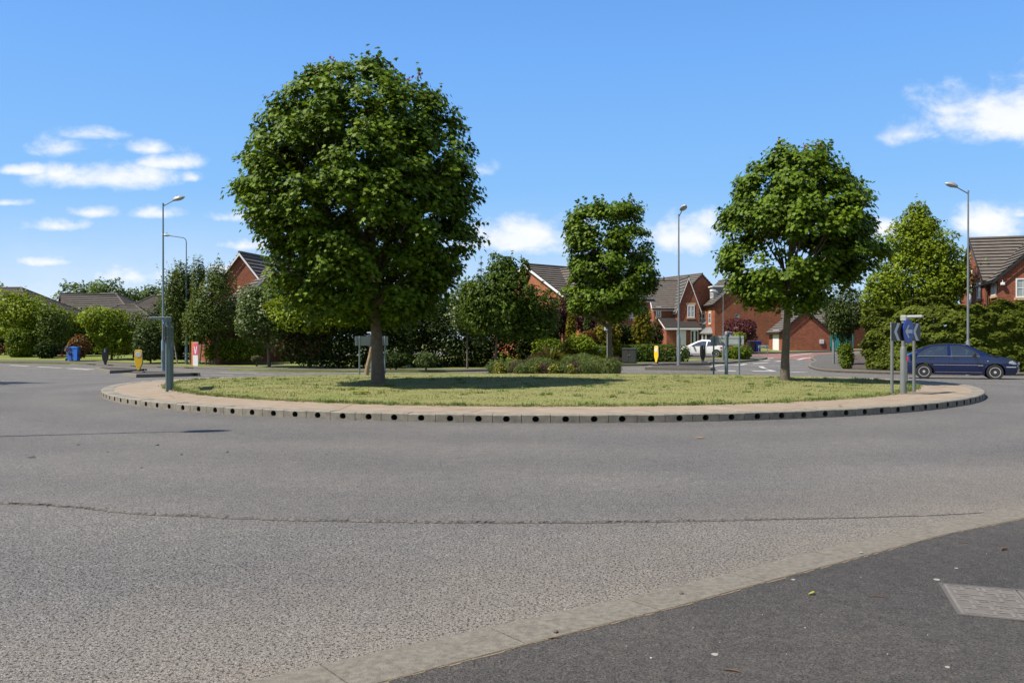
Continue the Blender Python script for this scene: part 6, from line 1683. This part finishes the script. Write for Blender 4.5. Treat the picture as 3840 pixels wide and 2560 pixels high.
    for sg in (-1, 1):
        for i, h in enumerate(windows):
            patch('side_window', h, 'carglass', sg, -.006, t)
            fr = strip_(h + [h[0]], .03)
            q = MB(); a = offset_line(h + [h[0], h[1]], .012); b = offset_line(h + [h[0], h[1]], -.014); a = a[:len(h)]; b = b[:len(h)]; n = len(h)
            a[0] = offset_line([h[-1], h[0], h[1]], .012)[1]; b[0] = offset_line([h[-1], h[0], h[1]], -.014)[1]
            q.add([(x, sg * (hw(x, z) + .004), z) for x, z in a] + [(x, sg * (hw(x, z) + .004), z) for x, z in b], [(i, (i + 1) % n, n + (i + 1) % n, n + i) for i in range(n)]); q.build('window_seal', M['black'], t)
        for nm, pl, mt, off in side_detail: patch(nm, pl, mt, sg, off, t)
        for nm, pl, mt in lamps: patch(nm, pl, mt, sg, .006, t, .06)
        # door mirror
        q = MB(); q.bbox((mirror_x - .07, -.10, .90), (mirror_x + .05, .09, 1.05), .035); w = hw(mirror_x, .95); q.v = [(x, y + sg * (w + .12), z) for x, y, z in q.v]
        q.tube([(mirror_x, sg * (w - .02), .93), (mirror_x, sg * (w + .08), .95)], .03, 6); q.build('mirror', M['black'], t, smooth=True)
        for cx in (0, wb):
            y0 = sg * (W - .10)
            q = MB(); q.lathe([(wr * .62, -.09), (wr * .93, -.10), (wr, -.06), (wr, .06), (wr * .93, .10), (wr * .62, .09)], 32, axis='y', c=(cx, y0, wr)); wh = MB()
            wh = q.build('wheel', M['rubber'], t, smooth=True)
            q = MB(); q.lathe([(0, .03), (wr * .60, .03), (wr * .60, .09), (wr * .66, .098), (wr * .66, -.05), (0, -.05)] if sg > 0 else [(0, -.03), (wr * .60, -.03), (wr * .60, -.09), (wr * .66, -.098), (wr * .66, .05), (0, .05)], 32, axis='y', c=(cx, y0, wr))
            rm = q.build('rim', [M['black']], wh, smooth=True)
            q = MB(); f = lambda a, b, d: (cx + a, y0 + sg * d, wr + b)
            n = rim_spokes
            for k in range(n):
                a = 2 * math.pi * k / n + .2; c_, s_ = math.cos(a), math.sin(a); (w0, w1) = (.028, .05) if n > 6 else (.045, .095)
                q.prism([(c_ * .03 - s_ * w0, s_ * .03 + c_ * w0), (c_ * .03 + s_ * w0, s_ * .03 - c_ * w0), (c_ * wr * .63 + s_ * w1, s_ * wr * .63 - c_ * w1), (c_ * wr * .63 - s_ * w1, s_ * wr * .63 + c_ * w1)], f, .05, .082)
            q.lathe([(0, sg * .05), (.06, sg * .05), (.05, sg * .095), (0, sg * .1)], 16, axis='y', c=(cx, y0, wr))
            for k in range(32):
                a, b = 2 * math.pi * k / 32, 2 * math.pi * (k + 1) / 32
                q.prism([(math.cos(a) * wr * .60, math.sin(a) * wr * .60), (math.cos(b) * wr * .60, math.sin(b) * wr * .60), (math.cos(b) * wr * .665, math.sin(b) * wr * .665), (math.cos(a) * wr * .665, math.sin(a) * wr * .665)], f, .07, .1)
            q.build('spokes', M['alloy'], wh)
    # cabin: seats, floor and dashboard
    q = MB(); q.box((-.2, -.62, zs + .1), (2.2, .62, zs + .16)); q.box((1.85, -.62, .45), (2.15, .62, .86)); q.box((-.3, -.6, .3), (-.15, .6, .9)); cab = q.build('cabin_lining', M['black'], t)
    for sx, sy in ((1.05, -.36), (1.05, .36)):
        q = MB(); q.bbox((sx - .1, sy - .25, .35), (sx + .45, sy + .25, .52), .05); q.bbox((sx - .22, sy - .24, .45), (sx - .06, sy + .24, 1.02), .05); q.bbox((sx - .22, sy - .12, 1.06), (sx - .1, sy + .12, 1.24), .04); q.build('seat', M['seat'], t, smooth=True)
    q = MB(); q.bbox((.0, -.58, .35), (.4, .58, .52), .05); q.bbox((-.14, -.58, .45), (.02, .58, 1.0), .05); q.build('rear_seat', M['seat'], t, smooth=True)
    return t, hw

profB = [(-.36, .2), (-.60, .22), (-.655, .36), (-.665, .55), (-.66, .72), (-.63, .90), (-.52, 1.0), (-.05, 1.265), (.22, 1.355), (.55, 1.402), (.95, 1.42), (1.3, 1.408), (1.6, 1.36), (2.36, .97), (2.62, .925), (2.95, .865), (3.18, .775), (3.285, .66), (3.325, .50), (3.31, .33), (3.24, .22), (2.86, .2)]
winB = [[(-.22, .945), (-.19, 1.02), (.02, 1.16), (.26, 1.275), (.50, 1.318), (.84, 1.335), (.85, .945)], [(.985, .945), (.965, 1.335), (1.25, 1.33), (1.50, 1.285), (1.74, 1.17), (1.98, .985), (1.97, .945)]]
def line2(p, q, w):
    dx, dz = q[0] - p[0], q[1] - p[1]; l = math.hypot(dx, dz); nx, nz = -dz / l * w / 2, dx / l * w / 2
    return [(p[0] + nx, p[1] + nz), (q[0] + nx, q[1] + nz), (q[0] - nx, q[1] - nz), (p[0] - nx, p[1] - nz)]
detB = [('side_trim', [(.34, .555), (.34, .585), (2.08, .585), (2.14, .57), (2.10, .545)], 'carblue', .012), ('trim_strip', [(.34, .572), (2.04, .572), (2.04, .586), (.34, .586)], 'chrome', .016), ('trim_badge', [(1.92, .548), (2.10, .552), (2.10, .582), (1.92, .586)], 'chrome', .018),
        ('door_handle', [(.18, .815), (.34, .815), (.35, .845), (.19, .85)], 'black', .014), ('door_handle', [(1.06, .805), (1.22, .805), (1.23, .838), (1.07, .842)], 'black', .014),
        ('door_gap', line2((.915, .30), (.905, .93), .012), 'black', .002), ('door_gap', line2((2.10, .33), (2.13, .90), .012), 'black', .002), ('door_gap', [(-.02, .72), (-.01, .72), (.2, .60), (.36, .42), (.35, .41), (.19, .59)], 'black', .002),
        ('sill_strip', [(.40, .285), (2.08, .285), (2.08, .297), (.40, .297)], 'chrome', .004), ('belt_strip', [(-.24, .922), (1.99, .922), (1.99, .934), (-.24, .934)], 'chrome', .006), ('side_repeater', [(2.24, .735), (2.29, .735), (2.29, .755), (2.24, .755)], 'signwhite', .008), ('door_pillar', [(.86, .94), (.955, .94), (.945, 1.33), (.875, 1.33)], 'carblue', .003)]
lampB = [('tail_lamp', [(-.655, .60), (-.60, .60), (-.575, .88), (-.63, .89)], 'taillamp'), ('headlamp', [(2.98, .665), (3.02, .74), (3.12, .765), (3.23, .70), (3.285, .63), (3.2, .61)], 'lampglass'), ('bumper_strip', [(2.90, .50), (3.25, .495), (3.27, .525), (2.90, .535)], 'chrome')]
pr = hit(3432, 1419); ayaw = R(-24)
carB, hwB = car('dark blue five door hatchback driving past the conifer hedge', profB, 2.52, .30, .365, winB, 12, 6, 'carblue', (pr[0] + .62, pr[1] + .55, gzp((pr[0] + .8, pr[1])) - .0), ayaw, 1.075, detB, lampB)
q = MB(); q.bbox((3.405, -.27, .40), (3.425, .27, .52), .004); q.build('number_plate', M['plate'], carB)
q = MB(); q.bbox((3.38, -.33, .60), (3.415, .33, .70), .02); q.build('grille', M['chrome'], carB)
q = MB(); q.bbox((-.27, -.5, 1.18), (-.08, .5, 1.215), .012); q.build('spoiler', M['carblue'], carB)

def driver(parent_loc, yaw, sc):
    """person in the right hand front seat, hands on the wheel"""
    V = [(1.05, -.36, .56), (1.02, -.36, .78), (1.0, -.36, .98), (1.02, -.36, 1.09), (1.05, -.36, 1.20), (1.06, -.36, 1.30),
         (1.02, -.54, .99), (1.22, -.58, .82), (1.50, -.48, .90), (1.56, -.47, .92), (1.02, -.18, .99), (1.22, -.14, .82), (1.50, -.24, .90), (1.56, -.25, .92),
         (1.10, -.46, .55), (1.5, -.47, .62), (1.72, -.46, .32), (1.10, -.26, .55), (1.5, -.25, .62), (1.72, -.26, .32)]
    E = [(0, 1), (1, 2), (2, 3), (3, 4), (4, 5), (2, 6), (6, 7), (7, 8), (8, 9), (2, 10), (10, 11), (11, 12), (12, 13), (0, 14), (14, 15), (15, 16), (0, 17), (17, 18), (18, 19)]
    rad = [.15, .14, .15, .055, .085, .075, .07, .055, .045, .03, .07, .055, .045, .03, .09, .075, .05, .09, .075, .05]
    for k, (bx, by, bz) in enumerate(((1.56, -.47, .92), (1.56, -.25, .92))):    # five fingers closing round the wheel
        b = 9 if k == 0 else 13
        for f in range(5):
            i = len(V); dy = (f - 2) * .016
            V.append((bx + .05, by + dy, bz + .03 - (.03 if f == 4 else 0))); V.append((bx + .07, by + dy, bz - .01)); E += [(b, i), (i, i + 1)]; rad += [.009, .008]
    me = bpy.data.meshes.new('person'); me.from_pydata(V, E, []); o = bpy.data.objects.new('tmp', me); COL.objects.link(o)
    sk = o.modifiers.new('s', 'SKIN'); ss_ = o.modifiers.new('u', 'SUBSURF'); ss_.levels = 1; ss_.render_levels = 1
    for i, r in enumerate(rad): me.skin_vertices[0].data[i].radius = (r, r)
    me.skin_vertices[0].data[0].use_root = True
    dg = bpy.context.evaluated_depsgraph_get(); m2 = bpy.data.meshes.new_from_object(o.evaluated_get(dg)); bpy.data.objects.remove(o)
    p = bpy.data.objects.new('person', m2); COL.objects.link(p); m2.materials.clear(); m2.materials.append(M['skin']); m2.materials.append(M['shirt']); m2.materials.append(M['black'])
    for f in m2.polygons:
        c = f.center; f.use_smooth = True
        f.material_index = 0 if (c.z > 1.07 or c.x > 1.42 and c.z > .8) else (2 if c.z < .66 else 1)
    h = MB(); h.lathe([(0, .135), (.06, .12), (.098, .06), (.102, 0.0), (.08, -.05)], 14, c=(1.03, -.36, 1.245)); h.build('hair', M['hair'], p, smooth=True)
    p.location = parent_loc; p.rotation_euler = (0, 0, yaw); p.scale = (sc,) * 3
    tag(p, 'person in a pale shirt driving the dark blue car', 'person')
    return p
driver(carB.location.copy(), ayaw, 1.075)
q = MB(); n = 20; q.tube([(1.60 + .10 * math.sin(2 * math.pi * i / n) * .35, -.36 + .18 * math.cos(2 * math.pi * i / n), .93 + .17 * math.sin(2 * math.pi * i / n)) for i in range(n + 1)], .014, 6); q.build('steering_wheel', M['black'], carB, smooth=True)

profW = [(-.36, .2), (-.62, .24), (-.66, .42), (-.67, .62), (-.62, .86), (-.50, .97), (-.08, 1.22), (.3, 1.36), (.75, 1.44), (1.15, 1.45), (1.5, 1.38), (1.75, 1.28), (2.5, .93), (2.75, .86), (3.0, .78), (3.2, .66), (3.27, .5), (3.26, .34), (3.18, .22), (2.86, .2)]
winW = [[(-.05, .98), (.12, 1.12), (.45, 1.29), (.72, 1.34), (.78, .96)], [(.86, .96), (.82, 1.345), (1.15, 1.35), (1.48, 1.28), (1.78, 1.13), (2.06, .96)]]
detW = [('door_handle', [(.95, .82), (1.13, .82), (1.14, .85), (.96, .855)], 'chrome', .014), ('door_gap', line2((.80, .32), (.79, .94), .012), 'black', .002), ('door_gap', line2((2.08, .33), (2.16, .90), .012), 'black', .002), ('sill_strip', [(.42, .25), (2.10, .25), (2.10, .29), (.42, .29)], 'black', .004)]
lampW = [('tail_lamp', [(-.665, .66), (-.3, .74), (-.32, .86), (-.60, .88)], 'taillamp'), ('headlamp', [(2.78, .70), (2.86, .79), (3.05, .745), (3.22, .62), (3.05, .63)], 'lampglass')]
px_, D_ = 2700, 63.5
lw = ((2694 - CX0) / F * D_, D_)
zc = CAMH - (1346 - Y0) / F * D_
carW, hwW = car('white hatchback parked on the drive between the hedge and the sign back', profW, 2.52, .31, .37, winW, 11, 5, 'carwhite', (lw[0] + .2, lw[1] + .9, gzp((lw[0], lw[1])) + .113), R(180 - 24), .93, detW, lampW, rim_spokes=5, mirror_x=1.9)
slab('driveway', [(9.5, 62.0), (17.6, 61.2), (18.2, 67.2), (9.0, 68.2)], .112, 0.0, M['farpave'], 1.0)

# ------------------------------------------------------------------ sky, sun, camera
SUN_EL = R(56); SUN_DIR = Vector((-0.962, -0.273, 0)).normalized()
sd = Vector((SUN_DIR.x * math.cos(SUN_EL), SUN_DIR.y * math.cos(SUN_EL), math.sin(SUN_EL)))
sun = bpy.data.lights.new('sun', 'SUN'); sun.energy = 4.6; sun.angle = R(0.53); sun.color = (1.0, 0.925, 0.80)
so = bpy.data.objects.new('sun', sun); COL.objects.link(so); so.rotation_euler = sd.to_track_quat('Z', 'Y').to_euler(); so.location = (-30, -10, 50)

def world():
    w = bpy.data.worlds.new('World'); S.world = w; w.use_nodes = True
    n = w.node_tree; n.nodes.clear(); L = n.links
    sky = node(n, 'ShaderNodeTexSky', sky_type='NISHITA', sun_disc=False, sun_elevation=SUN_EL, sun_rotation=math.atan2(SUN_DIR.x, SUN_DIR.y), altitude=50.0, air_density=1.0, dust_density=0.35, ozone_density=2.2)
    tint = node(n, 'ShaderNodeMixRGB', blend_type='MULTIPLY', ins={0: 1.0}); tint.inputs[2].default_value = (*SKY_TINT, 1); L.new(sky.outputs[0], tint.inputs[1])
    hs = node(n, 'ShaderNodeHueSaturation', ins={'Hue': 0.5, 'Saturation': SKY_SAT, 'Value': SKY_VAL})
    L.new(tint.outputs[0], hs.inputs['Color'])
    tc = node(n, 'ShaderNodeTexCoord'); sx = node(n, 'ShaderNodeSeparateXYZ'); L.new(tc.outputs['Generated'], sx.inputs[0])
    def ma(op, a, b=None, c=None):
        k = node(n, 'ShaderNodeMath', operation=op)
        for i, v in enumerate((a, b, c)):
            if v is None: continue
            if isinstance(v, (int, float)): k.inputs[i].default_value = v
            else: L.new(v, k.inputs[i])
        return k.outputs[0]
    # front sky: more even blue ramp, darkened towards the zenith to cut ambient light
    el = ramp(n, [(0.0, (.44, .70, .98)), (0.06, (.37, .645, .98)), (0.18, (.235, .535, .99)), (0.32, (.165, .44, .98)), (0.42, (.13, .36, .85)), (0.6, (.055, .18, .5)), (1.0, (.035, .12, .36))])
    L.new(sx.outputs['Z'], el.inputs[0])
    es = node(n, 'ShaderNodeVectorMath', operation='SCALE', ins={'Scale': BLUE}); L.new(el.outputs[0], es.inputs[0])
    ef = node(n, 'ShaderNodeMapRange', interpolation_type='SMOOTHSTEP', ins={1: -0.1, 2: 0.5, 3: 0.0, 4: 0.85}); L.new(sx.outputs['Y'], ef.inputs[0])
    em = node(n, 'ShaderNodeMixRGB'); L.new(ef.outputs[0], em.inputs[0]); L.new(hs.outputs[0], em.inputs[1]); L.new(es.outputs[0], em.inputs[2])
    y = ma('MAXIMUM', sx.outputs['Y'], 0.05)
    u = ma('DIVIDE', sx.outputs['X'], y); v = ma('DIVIDE', sx.outputs['Z'], y)
    cb = node(n, 'ShaderNodeCombineXYZ'); L.new(u, cb.inputs[0]); L.new(ma('MULTIPLY', v, 1.45), cb.inputs[1])
    nz = node(n, 'ShaderNodeTexNoise', ins={'Scale': 15.0, 'Detail': 10.0, 'Roughness': 0.6, 'Distortion': 0.2}); L.new(cb.outputs[0], nz.inputs['Vector'])
    n2 = node(n, 'ShaderNodeTexNoise', ins={'Scale': 4.0, 'Detail': 4.0, 'Roughness': 0.5}); L.new(cb.outputs[0], n2.inputs['Vector'])
    best = None
    for cx, cy, rx, ry, d in CLOUDS:
        u0 = (cx - CX0) / F; v0 = (Y0 - cy) / F
        a = ma('MULTIPLY', ma('SUBTRACT', u, u0), F / rx); b = ma('MULTIPLY', ma('SUBTRACT', v, v0), F / ry)
        b = ma('MULTIPLY', b, ma('ADD', 1.0, ma('MULTIPLY', ma('LESS_THAN', b, 0.0), 0.7)))   # flatter bases
        r2 = ma('ADD', ma('MULTIPLY', a, a), ma('MULTIPLY', b, b))
        m = ma('MULTIPLY', ma('SUBTRACT', 1.0, ma('SQRT', r2)), d)
        best = m if best is None else ma('MAXIMUM', best, m)
    dens = ma('ADD', best, ma('MULTIPLY', ma('SUBTRACT', nz.outputs['Fac'], 0.5), 2.3))
    mr = node(n, 'ShaderNodeMapRange', interpolation_type='SMOOTHSTEP', ins={1: 0.0, 2: 0.95, 3: 0.0, 4: 0.92}); L.new(dens, mr.inputs[0])
    # thin high haze low over the horizon
    hz = node(n, 'ShaderNodeMapRange', interpolation_type='SMOOTHSTEP', ins={1: 0.19, 2: -0.02, 3: 0.0, 4: 0.42}); L.new(v, hz.inputs[0])
    hzn = ma('MULTIPLY', ma('MULTIPLY', hz.outputs[0], ma('ADD', 0.35, ma('MULTIPLY', n2.outputs['Fac'], 1.1))), ma('SUBTRACT', 1.0, ma('MULTIPLY', u, .7)))
    fac = ma('MAXIMUM', ma('MULTIPLY', mr.outputs[0], ma('GREATER_THAN', best, -1.5)), hzn)
    fac = ma('MULTIPLY', fac, ma('GREATER_THAN', sx.outputs['Y'], 0.06))
    cr = ramp(n, [(0.3, (CLOUD_V * .84, CLOUD_V * .89, CLOUD_V * .97)), (0.62, (CLOUD_V, CLOUD_V, CLOUD_V * 1.0))])
    L.new(nz.outputs['Fac'], cr.inputs[0])
    vm = node(n, 'ShaderNodeVectorMath', operation='SCALE', ins={'Scale': 10.0}); L.new(cr.outputs[0], vm.inputs[0])
    mx = node(n, 'ShaderNodeMixRGB'); L.new(fac, mx.inputs[0]); L.new(em.outputs[0], mx.inputs[1]); L.new(vm.outputs[0], mx.inputs[2])
    bg = node(n, 'ShaderNodeBackground', ins={'Strength': SKY_STR}); L.new(mx.outputs[0], bg.inputs[0])
    o = node(n, 'ShaderNodeOutputWorld'); L.new(bg.outputs[0], o.inputs[0])
SKY_TINT = (1.0, 1.0, 1.0)
SKY_SAT, SKY_VAL, SKY_STR, CLOUD_V, BLUE = 0.9, 0.8, 0.10, 0.66, 6.5
CLOUDS = [(355, 507, 150, 42, 1.0), (640, 612, 180, 46, 1.0), (400, 672, 290, 85, 1.15), (60, 640, 150, 34, 1.0), (355, 797, 140, 40, 1.0), (605, 802, 160, 42, .95), (205, 850, 170, 48, .85),
          (570, 562, 140, 44, .7), (270, 560, 180, 55, .65), (20, 763, 110, 26, .95), (930, 925, 220, 44, .95), (840, 818, 130, 44, .75), (180, 985, 180, 34, .8), (720, 668, 50, 28, .7), (480, 1040, 300, 60, .6), (880, 1010, 200, 40, .7),
          (3750, 440, 330, 190, 1.25), (3410, 505, 140, 90, .85), (3560, 380, 80, 50, .6), (1960, 905, 300, 130, 1.15), (1800, 640, 90, 45, .6), (2570, 890, 270, 130, 1.0), (3720, 860, 220, 110, .9), (3320, 860, 130, 80, .85), (3830, 805, 70, 36, .8)]
world()

cam = bpy.data.cameras.new('camera'); co = bpy.data.objects.new('camera', cam); COL.objects.link(co)
co.location = (0, 0, CAMH); co.rotation_euler = (R(90) - math.atan((1280 - Y0) / F), 0, 0)
cam.sensor_width = 36.0; cam.lens = F / 3840 * 36; cam.clip_end = 6000; cam.clip_start = 0.05
S.camera = co
S.view_settings.view_transform = 'Standard'; S.view_settings.look = 'None'; S.view_settings.gamma = 1.0
S.view_settings.exposure = 0.68
S.cycles.max_bounces = 8; S.cycles.transparent_max_bounces = 12
